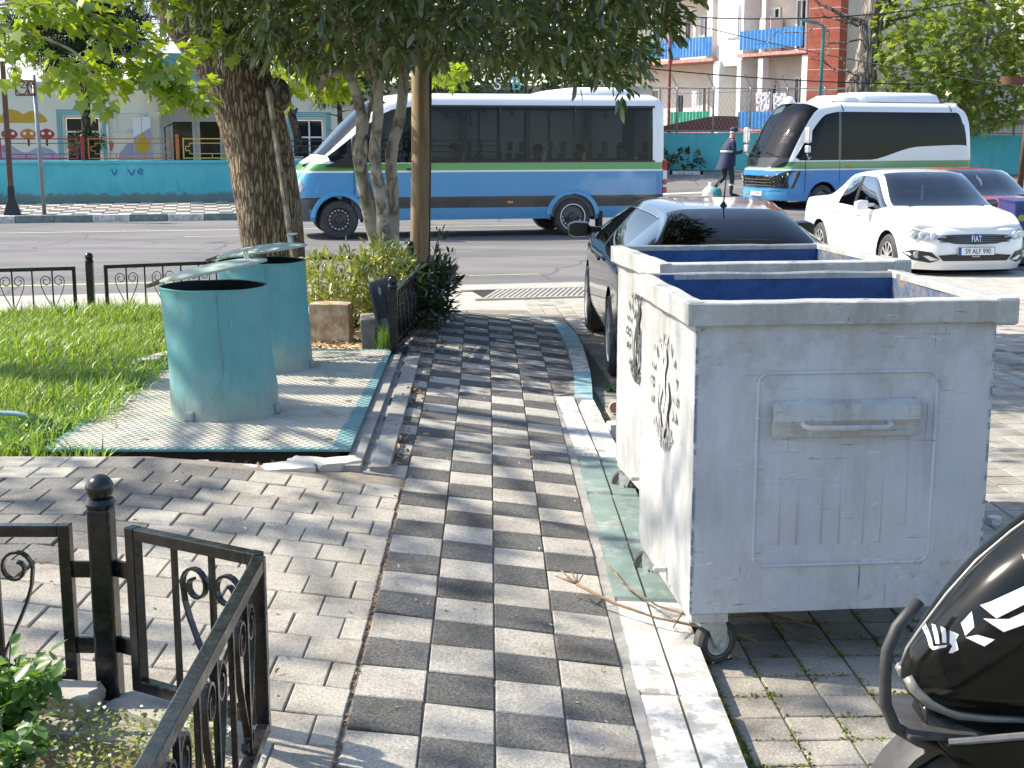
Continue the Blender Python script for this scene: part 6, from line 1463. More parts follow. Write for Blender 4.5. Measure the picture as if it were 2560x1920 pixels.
# letters showing above the minibus
t = thing('letter_sign', 'tall sign with a white S and a teal B above the minibus roof', 'sign'); t.matrix_world = STm(3.0, 13.6, 0)
for x in (-.25, .55): MB().box(x - .04, x + .04, .03, .1, -.3, 3.35).build('post', 'dark_base', t)
MB().box(-.6, .75, .035, .075, 2.66, 2.72).build('rail', 'dark_base', t)
text('letter', 'S', .50, 'pvc_white', t, frame((-.28, .01, 2.94), (1, 0, 0), None, (0, -1, 0)), .012); text('letter', 'B', .50, 'frame_teal', t, frame((.27, .01, 2.94), (1, 0, 0), None, (0, -1, 0)), .012)

# ------------------------------------------------------------------ right background: teal wall with fence, apartment house
w0, w1 = Vector((2.9, 47.2, 0)), Vector((22, 44.4, 0)); wd = (w1 - w0).normalized(); wl = (w1 - w0).length; wa = math.atan2(wd.y, wd.x)
rw = thing('retaining_wall', 'teal retaining wall behind the second minibus', 'wall', w0, wa)
MB().grid(50, 8, lambda a, b: (lerp(0, wl, a), -.006 * hn(a * 50, b * 4), lerp(-.3, lerp(1.62, 1.46, a), b))).build('render', 'teal_wall', rw, 'all'); MB().grid(50, 1, lambda a, b: (lerp(0, wl, a), lerp(-.03, .3, b), lerp(1.625, 1.465, a))).build('coping', 'concrete', rw)
kb2 = thing('kerb', '', 'x'); del kb2['label']; del kb2['category']; kind(kb2, 'structure'); kb2.location = w0; kb2.rotation_euler = (0, 0, wa)
for k in range(16): MB().box(.03, .95, -.2, -.05, -.3, 0).build('kerb_stone', 'kerb_teal' if k % 2 else 'kerb_white', kb2, bev=.01, M_=Matrix.Translation((.6 + k, -1.6, .40 - .02 * k)))
vs_ = kind(MB().grid(20, 2, lambda a, b: tuple(w0 + wd * lerp(0, 18, a) + Vector((wd.y, -wd.x, 0)) * lerp(0, 1.7, b) + Vector((0, 0, .42 - .3 * a)))).build('verge', 'lawn_soil'), 'structure')
M('fence_steel', (.33, .34, .33), .5, .6, (.42, .42, .40), 8)
fe = thing('chain_link_fence', 'grey chain-link fence with angled arms on top of the teal wall', 'fence', w0, wa)
for k in range(16):
    x = .25 + 1.22 * k; zt_ = lerp(1.62, 1.46, x / wl)
    o = MB().tube([(x, .1, zt_), (x, .1, zt_ + 1.52)], .035, 8).build('post', 'fence_steel', fe, 'all'); MB().tube([(x, .1, zt_ + 1.5), (x - .22, .1, zt_ + 1.95)], .03, 6).build('arm', 'fence_steel', o)
MB().tube([(0, .1, 3.1), (wl, .1, 2.95)], .025, 6).build('top_rail', 'fence_steel', fe); MB().tube([(0, .1, 1.68), (wl, .1, 1.52)], .02, 6).build('bottom_rail', 'fence_steel', fe)
m_ = MB()
for k in range(int(wl / .13) + 12):
    for sg in (-1, 1):
        x0 = k * .13 - .7; a, b = Vector((x0, .1 + .004 * sg, 1.66)), Vector((x0 + sg * .72, .1 + .004 * sg, 3.05))
        if 0 < a.x < wl and 0 < b.x < wl: m_.bar(a, b, .006, .006)
kind(m_.build('wire_mesh', 'fence_steel', fe), 'stuff')
M('apt_cream', (.72, .64, .53), .9, 0, (.78, .71, .62), 1.2, grime=.25); M('apt_white', (.74, .725, .70), .9, 0, (.80, .785, .755), 1.5, grime=.3); M('slab_red', (.34, .12, .10), .85, 0, (.5, .36, .32), 5, grime=.5); M('panel_blue', (.03, .17, .46), .5, 0, (.06, .26, .56), 4); M('panel_green', (.01, .26, .16), .5, 0, (.02, .34, .22), 4); M('pipe_brown', (.18, .05, .04), .6); M('brick_red', (.36, .085, .05), .85, 0, (.46, .14, .09), 3, bs=40, bd=.01, grime=.3)
M('cloth_white', (.7, .68, .66), .9); M('cloth_dark', (.04, .04, .045), .9); M('cloth_pattern', (.12, .13, .22), .9, 0, (.6, .58, .6), 9, .45, .55)
ab = thing('apartment_house', 'pale apartment house with blue-clad balconies behind the fence', 'building')
Uv, Nv = Vector((.528, -.849, 0)), Vector((-.849, -.528, 0))
ab.matrix_world = frame((5.7, 56, 0), Uv, None, (0, 0, 1))   # local x along the facade, local -y outwards
# local y = z cross x: points away from the street side
def B(name, x0, x1, y0, y1, z0, z1, mat, par=ab, bev=0): return MB().box(x0, x1, y0, y1, z0, z1).build(name, mat, par, bev=bev)
B('wall', -7, 8.9, 1.3, 9, -.5, 9.5, 'apt_cream')
for z in (1.55, 4.28, 7.0): B('floor_slab', -6.5, 3.6, .02, 1.3, z, z + .12, 'slab_red'); B('floor_slab', 4.95, 8.6, .02, 1.3, z + .06, z + .18, 'slab_red')
B('pier', 3.55, 5.02, .25, 1.3, 4.07, 9.5, 'apt_white')
for x0, x1 in ((3.54, 3.86), (4.88, 5.1), (6.03, 6.28), (8.3, 8.6)): B('column', x0, x1, .12, .42, -.5, 4.27, 'apt_white'); 
for x0, x1 in ((.95, 1.15), (6.1, 6.3)): B('column', x0, x1, .16, .4, 4.42, 9.5, 'apt_white')
B('column', 3.0, 3.3, .2, .45, 4.42, 9.5, 'apt_white'); B('party_wall', 3.62, 3.8, .45, 1.3, 1.6, 4.05, 'apt_white'); B('party_wall', 4.9, 5.02, .45, 1.3, 1.6, 4.05, 'apt_white')
def panels(x0, x1, z0, z1, mat, y=.0):
    n = int((x1 - x0) / .19)
    for k in range(n):
        a = lerp(x0, x1, k / n); b = lerp(x0, x1, (k + 1) / n); m_ = MB()
        m_.add([Vector((a + .004, y + .03, z)) for z in (z0, z1)] + [Vector(((a + b) / 2, y - .02, z)) for z in (z0, z1)] + [Vector((b - .004, y + .03, z)) for z in (z0, z1)], [(0, 2, 3, 1), (2, 4, 5, 3)])
        m_.build('balcony_panel', mat, ab)
panels(-3.0, 3.5, 4.47, 5.2, 'panel_blue'); panels(5.07, 8.4, 4.58, 5.27, 'panel_blue'); panels(.88, 3.45, 1.75, 2.41, 'panel_green'); panels(5.1, 8.4, 1.75, 2.36, 'panel_blue'); panels(-3.0, 3.4, 7.15, 7.9, 'panel_blue')
def awin(x0, x1, z0, z1, y=1.28, curtain=True):
    o = MB(); f_ = .07
    for a, b, c_, d in ((x0, x1, z0, z0 + f_), (x0, x1, z1 - f_, z1), (x0, x0 + f_, z0 + f_, z1 - f_), (x1 - f_, x1, z0 + f_, z1 - f_), ((x0 + x1) / 2 - .03, (x0 + x1) / 2 + .03, z0 + f_, z1 - f_)): o.box(a, b, y - .06, y - .01, c_, d)
    w = o.build('window', 'pvc_white', ab); B('pane', x0 + f_, x1 - f_, y - .025, y - .018, z0 + f_, z1 - f_, 'dark_glass', w)
    if curtain: B('curtain', x0 + f_, lerp(x0, x1, .45), y - .035, y - .028, z0 + f_, z1 - f_, 'curtain', w)
for z in (2.0, 4.75, 7.5):
    awin(2.75, 3.5, z - .2 if z > 2.5 else 1.75, z + 1.75); awin(1.3, 1.9, z, z + 1.4); awin(6.75, 7.3, z - .2, z + 1.6, curtain=False); awin(5.3, 5.9, z, z + 1.4); awin(-2.2, -1.2, z, z + 1.4)
awin(7.75, 8.25, 3.2, 3.85, curtain=False); awin(4.15, 4.85, 5.05, 6.3, y=.27)
B('shutter', 4.18, 4.8, .17, .2, 5.1, 6.25, 'apt_white')
MB().tube([(1.04, -.02, -.5), (1.04, -.02, 9)], .06, 8).build('downpipe', 'pipe_brown', ab)
B('fridge', 5.5, 6.1, .6, 1.2, 4.47, 5.75, 'pvc_white', bev=.03); B('air_conditioner', 5.3, 5.75, .9, 1.25, 3.2, 3.55, 'pvc_white', bev=.02)
for k, (x, z, w, h_, mt) in enumerate(((1.95, 5.9, .3, .75, 'cloth_dark'), (2.35, 5.9, .2, .7, 'cloth_white'), (1.3, 5.75, .35, .55, 'cloth_white'), (6.35, 3.05, .8, .95, 'cloth_pattern'), (7.25, 3.0, .7, .85, 'cloth_pattern'), (1.6, 3.05, .25, .9, 'cloth_dark'), (2.4, 3.2, .28, .8, 'cloth_white'))):
    tg = thing('hanging_laundry', ['dark garment hanging on the upper left balcony', 'white towel hanging beside the dark garment upstairs', 'white cloth at the far end of the upper left balcony', 'patterned cloth drying on the lower right balcony', 'patterned sheet at the end of the lower right balcony', 'dark garment hanging over the green balcony', 'white cloth hanging above the green balcony'][k], 'laundry', group='laundry on the balconies'); tg.matrix_world = ab.matrix_world.copy()
    MB().grid(6, 6, lambda a, b: (x + w * (a - .5) * (1 - .15 * b), .12 + .03 * math.sin(9 * a + k), z - h_ * b)).build('cloth', mt, tg, 'all')
ct = thing('clothes_line', 'thin wire line strung along the balconies', 'line'); ct.matrix_world = ab.matrix_world.copy(); MB().tube([(-1, .12, 5.92), (3.5, .12, 5.88)], .008, 5).build('wire', 'cloth_dark', ct); MB().tube([(.9, .12, 3.12), (8.3, .12, 3.08)], .008, 5).build('wire', 'cloth_dark', ct)
rc = thing('chimney_stack', 'tall red brick stack at the corner of the apartment house', 'chimney', (10.95, 48.6, 0), R(-30)); MB().box(-.55, .55, -.4, .5, -.5, 9.5).build('shaft', 'brick_red', rc)
for k in range(42): MB().box(-.553, .553, -.403, .503, -.4 + .23 * k, -.385 + .23 * k).build('course_joint', 'apt_white' if k % 3 == 0 else 'brick_red', rc)
wg = thing('apartment_wing', 'sunlit cream wing of the apartment house behind the leafy tree', 'building', (12.2, 53.6, 0), R(-42))
B('wall', 0, 16, 0, 6, -.5, 9.5, 'apt_white', wg); B('band', 0, 16, -.05, 0, 1.9, 2.05, 'slab_red', wg); B('downpipe', 3.05, 3.17, -.1, -.002, -.5, 9.4, 'pipe_brown', wg)
for x in (5.2, 9.2):
    for z in (2.3, 5.3):
        o = B('window', x, x + 1.1, -.03, .01, z, z + 1.4, 'pvc_white', wg); B('pane', x + .07, x + .52, -.04, -.031, z + .07, z + 1.33, 'dark_glass', o); B('pane', x + .58, x + 1.03, -.04, -.031, z + .07, z + 1.33, 'dark_glass', o); B('sill', x - .08, x + 1.18, -.16, -.045, z - .09, z - .01, 'apt_cream', o)
sh = thing('red_canopy', 'dark red flat canopy behind the fence', 'canopy', (6.6, 49.2, 0), R(-12)); MB().loft([[Vector((x, y, z)) for x, z in ((-1.9, 1.62), (1.4, 1.62), (1.4, 2.16), (.6, 2.18), (-1.9, 1.70))] for y in (-.5, .9)], True, True).build('sheet', 'pipe_brown', sh)
# lamps, cables
M('lamp_green', (.05, .22, .22), .5, .3)
t = thing('street_lamp', 'teal street lamp leaning over the second minibus', 'lamp', (9.62, 43.6, .1)); MB().tube([(0, 0, 0), (.08, 0, 4.6), (.06, 0, 4.75), (-.1, 0, 4.84)], [.06, .05, .045, .04], 10).build('pole', 'lamp_green', t, 'all'); MB().loft([[Vector((x, sy * w, z + dz)) for sy, dz in ((-1, -.03), (-.6, .05), (.6, .05), (1, -.03))] for x, w, z in ((-.08, .05, 4.83), (-.25, .12, 4.86), (-.55, .1, 4.93), (-.68, .03, 4.97))], True, True).build('lamp_head', 'lamp_green', t, 50)
t = thing('brown_pole', 'rusty brown pole at the right edge behind the red car', 'pole', (13.75, 37.2, -.1)); MB().tube([(0, 0, 0), (.14, 0, 3.0)], [.085, .07], 10).build('shaft', 'brown_metal', t, 'all')
t = thing('litter_basket', 'rusty basket on top of the brown pole under leaves', 'basket', (13.75, 37.2, 2.85)); MB().lathe([(.3, 0), (.36, .2), (.34, .2), (.28, .02)], 16, Matrix.Translation((-.3, .1, 0)), True).build('basket', 'rust_metal', t, 40)
M('cable', (.015, .015, .015), .6)
for k, (a, b, sag) in enumerate((((3.0, 40, 5.0), (16, 43, 5.9), .5), ((4.5, 50, 5.9), (17, 40, 2.6), .3), ((2.0, 45, 6.0), (14, 44, 6.6), .4), ((1.5, 38, 3.55), (13, 44, 3.1), .15))):
    a, b = Vector(a), Vector(b); tag(MB().tube([a.lerp(b, u) - Vector((0, 0, sag * 4 * u * (1 - u))) for u in np.linspace(0, 1, 14)], .018, 5).build('cable', 'cable', None), ['black overhead cable passing above the blue balconies', 'black overhead cable sloping down towards the right tree', 'highest black overhead cable by the apartment house', 'thin black cable just above the fence'][k], 'cable', 'overhead cables')
# blue container with yellow rounds at the right edge
bc = thing('painted_container', 'dark blue container painted with yellow rounds at the right edge', 'container', (7.95, 20.3, -.40), R(-6))
M('deep_blue', (.015, .03, .14), .4, 0, (.03, .06, .22), 5); M('dull_yellow', (.42, .37, .08), .6)
MB().loft([[Vector((sx * w, sy * .5, z)) for sx, sy in ((-1, -1), (1, -1), (1, 1), (-1, 1))] for w, z in ((.56, .08), (.60, .95), (.62, 1.0))], True, True).build('body', 'deep_blue', bc, bev=.02)
for x, z, r_ in ((-.46, .30, .13), (-.20, .62, .1), (.1, .3, .15), (-.5, .75, .05), (.35, .7, .12)): MB().lathe([(r_, 0), (r_, .004), (.001, .005)], 20, Matrix.Translation((x, -.502, z)) @ Matrix.Rotation(R(90), 4, 'X')).build('yellow_round', 'dull_yellow', bc)
# ------------------------------------------------------------------ trees
def bark(name, c1, c2, c3, sc=9, stretch=.22, d=.03, strength=.9, lichen=None):
    m, t, out = nt(name); v = oc(t); mv = mapped(t, v, (1, 1, stretch))
    vo = N(t, 'ShaderNodeTexVoronoi', feature='DISTANCE_TO_EDGE'); vo.inputs['Scale'].default_value = sc
    nz = N(t, 'ShaderNodeTexNoise'); nz.inputs['Scale'].default_value = sc * .9; nz.inputs['Detail'].default_value = 5; t.links.new(mv, nz.inputs['Vector'])
    t.links.new(mixc(t, 1.1 / sc, mv, nz.outputs['Color'], 'LINEAR_LIGHT'), vo.inputs['Vector'])
    e = ramp(t, vo.outputs['Distance'], [(0., 0.), (.22, 1.)])
    c = ramp(t, e, [(0., c1), (.45, c2), (1., c3)])
    c = mixc(t, 1., c, ramp(t, noise(t, v, 3, 6, .6), [(.3, (.75, .74, .72)), (.7, (1.15, 1.12, 1.08))]), 'MULTIPLY')
    if lichen: c = mixc(t, ramp(t, noise(t, v, 7, 6, .65), [(.52, 0.), (.62, .8)]), c, lichen)
    h = math_(t, 'ADD', e, math_(t, 'MULTIPLY', noise(t, mv, sc * 3, 5, .7), .5))
    principled(t, out, c, .9, 0, bump(t, h, strength, d), .2)
bark('bark_big', (.08, .062, .047), (.20, .155, .115), (.35, .28, .21), 34, .16, .03, .9)
bark('bark_grey', (.13, .11, .09), (.27, .235, .195), (.37, .33, .28), 6, .5, .008, .4, (.45, .42, .36))
bark('bark_rough', (.06, .055, .05), (.22, .2, .18), (.36, .33, .30), 7, .15, .05, 1.)
bark('bark_pine', (.02, .016, .012), (.07, .055, .04), (.13, .10, .075), 9, .5, .02, .8)
bark('bark_pale', (.20, .18, .14), (.36, .33, .27), (.46, .43, .36), 4, .6, .01, .4, (.28, .25, .19))
leafmat('leaf_laurel', (.04, .075, .016), (.125, .175, .04), .4, .34, .09)
leafmat('leaf_plane', (.14, .24, .02), (.30, .40, .045), .55, .4, .05)
leafmat('leaf_plane_far', (.13, .21, .03), (.27, .35, .07), .5, .45, .05)
leafmat('leaf_shrub', (.17, .24, .045), (.46, .50, .17), .42, .35, .10)
leafmat('leaf_dark', (.02, .045, .015), (.05, .085, .02), .25, .35, .1)
leafmat('needle', (.012, .028, .010), (.035, .06, .016), .2, .5, .03)
leafmat('leaf_back', (.04, .09, .02), (.12, .19, .04), .45, .45, .05)
LANCE = (np.array([(0, 0, 0), (.3, .15, .035), (.68, .14, .02), (1, 0, -.08), (.68, -.14, .02), (.3, -.15, .035), (.5, 0, -.03)]), np.array([(6, 0, 5), (6, 5, 4), (6, 4, 3), (6, 3, 2), (6, 2, 1), (6, 1, 0)]))
_st = [(0, 0)]
for a, r_ in ((-150, .28), (-118, .58), (-92, .40), (-58, .88), (-32, .52), (0, 1.), (32, .52), (58, .88), (92, .40), (118, .58), (150, .28)): _st.append((.30 + r_ * .72 * math.cos(R(a)), r_ * .72 * math.sin(R(a))))
STAR = (np.array([(x, y, -.10 * (x * x + y * y)) for x, y in [(.30, 0)] + _st[1:]]), np.array([(0, k, k % 11 + 1) for k in range(1, 12)]))
OVAL = (np.array([(0, 0, 0), (.45, .28, .06), (1, 0, -.05), (.45, -.28, .06)]), np.array([(0, 3, 2), (0, 2, 1)]))
def leaf_cloud(name, P, D, Nn, size, tpl, mat, parent):
    P, D, Nn = (np.asarray(a, float) for a in (P, D, Nn)); n = len(P)
    D /= np.linalg.norm(D, axis=1, keepdims=True) + 1e-9; S_ = np.cross(Nn, D); S_ /= np.linalg.norm(S_, axis=1, keepdims=True) + 1e-9; U = np.cross(D, S_)
    V, F_ = tpl; size = np.asarray(size)[:, None, None]
    W_ = P[:, None, :] + size * (V[None, :, 0:1] * D[:, None, :] + V[None, :, 1:2] * S_[:, None, :] + V[None, :, 2:3] * U[:, None, :])
    Fc = (F_[None] + (np.arange(n) * len(V))[:, None, None]).reshape(-1, 3)
    return link(name, mesh_np(name, W_.reshape(-1, 3), Fc, mat), parent)
def tips_to_leaves(tips, per, rad, droop, out_c, smin, smax, spread=.9):
    P, D, Nn, S_ = [], [], [], []
    for tp in tips:
        o = (tp - out_c); o = o.normalized() if o.length > 1e-6 else Vector((0, 0, 1))
        for k in range(per):
            r = Vector((random.gauss(0, 1), random.gauss(0, 1), random.gauss(0, 1))).normalized()
            d = (o * .6 + r * spread + Vector((0, 0, -droop))).normalized()
            P.append(tp + r * rad * random.random()); D.append(d); nn = Vector((random.gauss(0, .45), random.gauss(0, .45), 1)); Nn.append(nn); S_.append(random.uniform(smin, smax))
    return P, D, Nn, S_
def branch(a, b, r0, r1, wob=.12, n=6, bend=0):
    a, b = Vector(a), Vector(b); L = (b - a).length; pts = []
    for k in range(n + 1):
        u = k / n; p = a.lerp(b, u) + Vector((random.gauss(0, 1), random.gauss(0, 1), random.gauss(0, .6))) * wob * L * .12 * math.sin(math.pi * u); p.z += bend * L * math.sin(math.pi * u); pts.append(p)
    return pts, [lerp(r0, r1, k / n) for k in range(n + 1)]
def in_frame_low(p, lim=1e9):
    q = pix(p); return q
# --- many-stemmed evergreen in the planter
T = thing('evergreen_tree', 'many-stemmed evergreen tree with a broad dark crown in the planter', 'tree', (-1.02, 11.35, 0))
o0 = Vector((-1.02, 11.35, 0))
def W2(x, z, y=11.35): return Vector((x, y, z)) - o0
def px_at(X, Y, D): # picture position (2212-wide copy) at depth D, evaluated once as metres
    xn, yn = X * 1.15732, Y * 1.15732; a = PITCH + math.atan((yn - 960) / 3400); z = 1.55 - D * math.tan(a); return (xn - 1280) / 3400 * (D * math.cos(PITCH) + (1.55 - z) * math.sin(PITCH)), z
STEMS_ALL = [([(845, 690), (835, 600), (812, 520), (790, 440), (778, 340), (782, 270), (770, 200), (740, 130), (690, 70)], .056, 11.25), ([(850, 690), (845, 600), (830, 520), (822, 430), (812, 340), (816, 250), (818, 180), (822, 120), (815, 40)], .053, 11.1),
         ([(858, 690), (852, 600), (848, 500), (846, 420), (848, 330), (862, 260), (872, 190), (880, 110), (885, 20)], .056, 11.35), ([(840, 690), (838, 610), (826, 540), (800, 430), (788, 330), (792, 260), (812, 190), (818, 130), (800, 60)], .05, 11.6), ([(862, 690), (858, 610), (852, 540), (842, 430), (850, 340), (862, 280), (880, 220), (900, 130), (940, 50)], .05, 11.65)]
STEMS = STEMS_ALL[:3] + [(STEMS_ALL[3][0], .026, 11.6)]
for pts, r0, D in STEMS:
    q = [px_at(X, Y, D) for X, Y in pts]; L_ = [Vector((x, D + .05 * math.sin(z * 3), max(z, -.05))) - o0 for x, z in q]
    A_ = refine(np.array([tuple(p) for p in L_]), 3); n = len(A_)
    MB().tube([Vector(p) + Vector((.006 * math.sin(9 * p[2] + D), .006 * math.cos(7 * p[2]), 0)) for p in A_], [lerp(r0 * 1.15, r0 * .62, k / (n - 1)) * (1 + .06 * math.sin(k * 2.3 + D)) for k in range(n)], 14).build('trunk', 'bark_grey', T, 'all')
MB().sphere(W2(*px_at(800, 315, 11.2), 11.2), .075, 12, 8, (1, 1, 1.3)).build('burr', 'bark_rough', T, 'all')
CC = Vector((-.62, 11.55, 3.25)) - o0; RX, RY, RZ = 2.35, 1.9, 1.42
FL = [px_at(X, Y, 11.3) for X, Y in ((380, 40), (450, 110), (560, 135), (650, 150), (760, 165), (860, 150), (950, 130), (1080, 145), (1210, 160), (1330, 165), (1400, 110), (1440, 60), (1490, 0))]
def crown_floor(x):
    for (a, u), (b, w) in zip(FL, FL[1:]):
        if a <= x <= b: return lerp(u, w, (x - a) / (b - a)) + .06
    return 2.75
tips = []
while len(tips) < 2900:
    v = Vector((random.uniform(-1, 1), random.uniform(-1, 1), random.uniform(-1, 1))); e = (abs(v.x) ** 2.6 + abs(v.y) ** 2.6 + abs(v.z) ** 2.8)
    if e > 1 or e < .12: continue
    if random.random() > .25 + .75 * e: continue
    p = CC + Vector((v.x * RX, v.y * RY, v.z * RZ))
    if (p + o0).z < crown_floor((p + o0).x): continue
    low = .10 * hn(p.x * 2.1, p.y * 2.0, 1.3, 2)
    if v.z < -.82 + low: 
        if random.random() < .55: continue
    wp = p + o0
    if hn(wp.x * 1.6, wp.z * 2.2 + wp.y, 1.2, 5) < -.62: continue
    tips.append(p)
for X, Y in ((1335, 180), (1300, 165), (1245, 165), (1465, 30), (1440, 60), (1420, 95), (1390, 115)):
    x, z = px_at(X, Y, 11.0)
    for k in range(2): tips.append(Vector((x + random.gauss(0, .05), 11.0 + random.gauss(0, .12), z + .05 + random.gauss(0, .05))) - o0)
P, D, Nn, S_ = tips_to_leaves(tips, 10, .13, .22, CC + Vector((0, 0, .5)), .085, .155)
leaf_cloud('crown', P, D, Nn, S_, LANCE, 'leaf_laurel', T)
tops = [Vector(px_at(*s[0][-1], s[2])[0:1] + (s[2],) + px_at(*s[0][-1], s[2])[1:2]) - o0 for s in STEMS]
for k in range(46):
    a = random.choice(tops) + Vector((0, 0, random.uniform(-.45, .1))); b = random.choice(tips); pts, rs = branch(a, b, .028, .006, .5, 6, .06); MB().tube(pts, rs, 6).build('branch', 'bark_grey', T, 'all')
# --- big leaning plane tree
T = thing('plane_tree', 'thick leaning tree trunk with ridged bark behind the teal bins', 'tree', (-2.02, 12.5, -.05)); o0 = Vector((-2.02, 12.5, -.05))
ctr = [(592, 665, 142), (592, 610, 134), (590, 550, 131), (582, 470, 134), (572, 400, 136), (560, 330, 134), (543, 260, 134), (522, 200, 136), (500, 150, 140), (470, 100, 146), (430, 40, 150), (390, -30, 140)]
rings = []
for X, Y, wd_ in ctr:
    x, z = px_at(X, Y, 12.5); r = wd_ * 1.157 / 3400 * 12.55 / 2
    rings.append((x, z, r))
fine = refine(np.array(rings), 3); R_ = []
for k, (x, z, r) in enumerate(fine):
    R_.append([Vector((x + r * (1 + .035 * math.sin(3 * a + z * 1.2) + .025 * math.sin(5 * a - z * 2)) * math.cos(a), 12.5 + r * math.sin(a), z + .12 * math.cos(a) * .6)) - o0 for a in (2 * math.pi * j / 40 for j in range(40))])
MB().loft(R_, True, True).build('trunk', 'bark_big', T, 'all')
x, z = px_at(600, 205, 12.3); MB().sphere(Vector((x - .02, 12.38, z)) - o0, .13, 14, 10, (1, 1, 1.2)).build('burr', 'bark_rough', T, 'all')
tipsN = []
def cloud_tips(boxes, lst, org):
    for (X0, X1, Y0, Y1, D0, D1, n) in boxes:
        for _ in range(n):
            D_ = random.uniform(D0, D1); x, z = px_at(random.uniform(X0, X1), random.uniform(Y0, Y1), D_); lst.append(Vector((x, D_, z)) - org)
cloud_tips([(600, 770, 130, 205, 12.7, 14.2, 44), (690, 780, 100, 190, 13, 14.5, 26), (920, 1000, 120, 170, 14, 15, 20), (560, 660, 60, 160, 13, 14, 26)], tipsN, o0)
up = Vector((-2.9, 12.4, 3.2)) - o0
for _ in range(420):   # high crown above the picture
    v = Vector((random.gauss(0, 1.5), random.gauss(0, 1.3), random.uniform(.6, 4.5))); tipsN.append(up + Vector((-.5, 0, .4)) + v)
P, D, Nn, S_ = tips_to_leaves(tipsN, 6, .16, .35, up, .07, .14)
leaf_cloud('crown', P, D, Nn, S_, STAR, 'leaf_plane', T)
for k in range(26):
    b = random.choice(tipsN); pts, rs = branch(up + Vector((.25, .1, random.uniform(-.9, .2))), b, .05, .008, .5, 6, .05); MB().tube(pts, rs, 6).build('branch', 'bark_big', T, 'all')
st_ = thing('wooden_stake', 'thin wooden stake leaning on the big trunk', 'stake'); a, b = px_at(655, 660, 12.15), px_at(580, 190, 12.2); MB().bar((a[0], 12.0, a[1]), (b[0], 12.18, b[1]), .036, .036).build('pole', 'pale_twig' if False else 'bark_grey', st_)
# --- plane tree standing beyond the left edge: low boughs enter the picture, its crown dapples the ground
T = thing('plane_tree', 'plane tree whose sunlit yellow-green boughs hang in from the upper left', 'tree', (-7.6, 9.4, -.05)); o0 = Vector((-7.6, 9.4, -.05))
pts, rs = [Vector((0, 0, 0)), Vector((.1, 0, 1.5)), Vector((.3, .1, 3.0)), Vector((.2, 0, 5.2)), Vector((.4, 0, 7.5))], [.3, .25, .22, .17, .08]
MB().tube(pts, rs, 16).build('trunk', 'bark_pale', T, 'all')
BO = []
def bough(path, n_tips, spread, name='bough', rr=(.03, .006)):
    A_ = refine(np.array(path), 5); MB().tube([Vector(p) - o0 for p in A_], [lerp(rr[0], rr[1], k / (len(A_) - 1)) for k in range(len(A_))], 7).build(name, 'bark_pale', T, 'all')
    i0 = int(len(A_) * .3)
    for _ in range(n_tips):
        c_ = Vector(A_[random.randint(i0, len(A_) - 1)]); BO.append(c_ + Vector((random.gauss(0, spread), random.gauss(0, spread), random.gauss(-.05, spread * .8))) - o0)
def PX(X, Y, D): q = px_at(X, Y, D); return (q[0], D, q[1])
bough([(-7.3, 9.4, 3.2), (-5.6, 9.6, 3.3), PX(60, -60, 9.3), PX(180, 20, 9.3), PX(300, 90, 9.4), PX(380, 130, 9.4)], 46, .10)
bough([(-7.3, 9.4, 3.0), (-5.5, 9.3, 2.9), PX(-60, 40, 9.0), PX(60, 70, 9.0), PX(170, 120, 9.1), PX(200, 170, 9.1)], 22, .08, rr=(.022, .005))
bough([PX(150, 0, 9.4), PX(220, 80, 9.4), PX(190, 130, 9.4), PX(120, 150, 9.4)], 16, .06, rr=(.01, .004)); bough([PX(230, 60, 9.4), PX(290, 140, 9.4), PX(360, 170, 9.4), PX(430, 190, 9.4)], 26, .07, rr=(.01, .004))
bough([(-7.3, 9.4, 3.4), (-5.8, 10.2, 3.5), PX(100, -80, 10.3), PX(330, -20, 10.4), PX(420, 40, 10.4)], 36, .18)
bough([PX(-60, 20, 9.0), PX(40, 5, 9.0), PX(110, 20, 9.0)], 16, .08, rr=(.012, .004)); bough([PX(0, 50, 9.0), PX(10, 80, 9.0), PX(-5, 140, 9.0)], 3, .04, rr=(.01, .004))
# sprays of foliage higher up, beyond the frame, where the sun comes through
SH = Vector((SUN.x / SUN.z, SUN.y / SUN.z, 0))
def shade_over(gx, gy, z, n, sp, flat=.5):
    c_ = Vector((gx, gy, 0)) + SH * z + Vector((0, 0, z))
    for _ in range(n): BO.append(c_ + Vector((random.gauss(0, sp), random.gauss(0, sp * flat), random.gauss(0, sp * .5))) - o0)
    return c_
SHC = []
# (ground point shaded, height of the spray, number of tips, spread)
SHADES = [(-.1, 10.7, 4.2, 60, .55, .7), (-.3, 9.4, 3.9, 46, .40, .5), (.2, 11.6, 4.6, 40, .5, .6), (.6, 9.8, 4.6, 36, .5, .5), (-.2, 7.0, 4.6, 24, .45, .22), (.5, 7.2, 5.2, 16, .4, .2), (-1.5, 5.2, 6.2, 26, .5, .25), (-.6, 5.3, 6.6, 20, .5, .25), (.0, 4.6, 6.8, 16, .5, .25), (-.7, 3.9, 7., 14, .5, .22), (.1, 3.6, 7.2, 14, .4, .2), (1.1, 3.8, 7.2, 16, .45, .3), (1.3, 4.2, 7.4, 14, .4, .3), (-1.9, 5.7, 6.0, 18, .4, .3)]
for gx, gy, z, n, sp, fl in SHADES: SHC.append(shade_over(gx, gy, z, n, sp, fl))
for c_ in SHC:
    pts, rs = branch(Vector((.3, 0, min(5.5, c_.z - .5))), c_ - o0, .05, .012, .4, 6, .04); MB().tube(pts, rs, 6).build('branch', 'bark_pale', T, 'all')
P, D, Nn, S_ = tips_to_leaves(BO, 6, .10, .45, Vector((.3, 0, 5)), .055, .125)
leaf_cloud('crown', P, D, Nn, S_, STAR, 'leaf_plane', T)
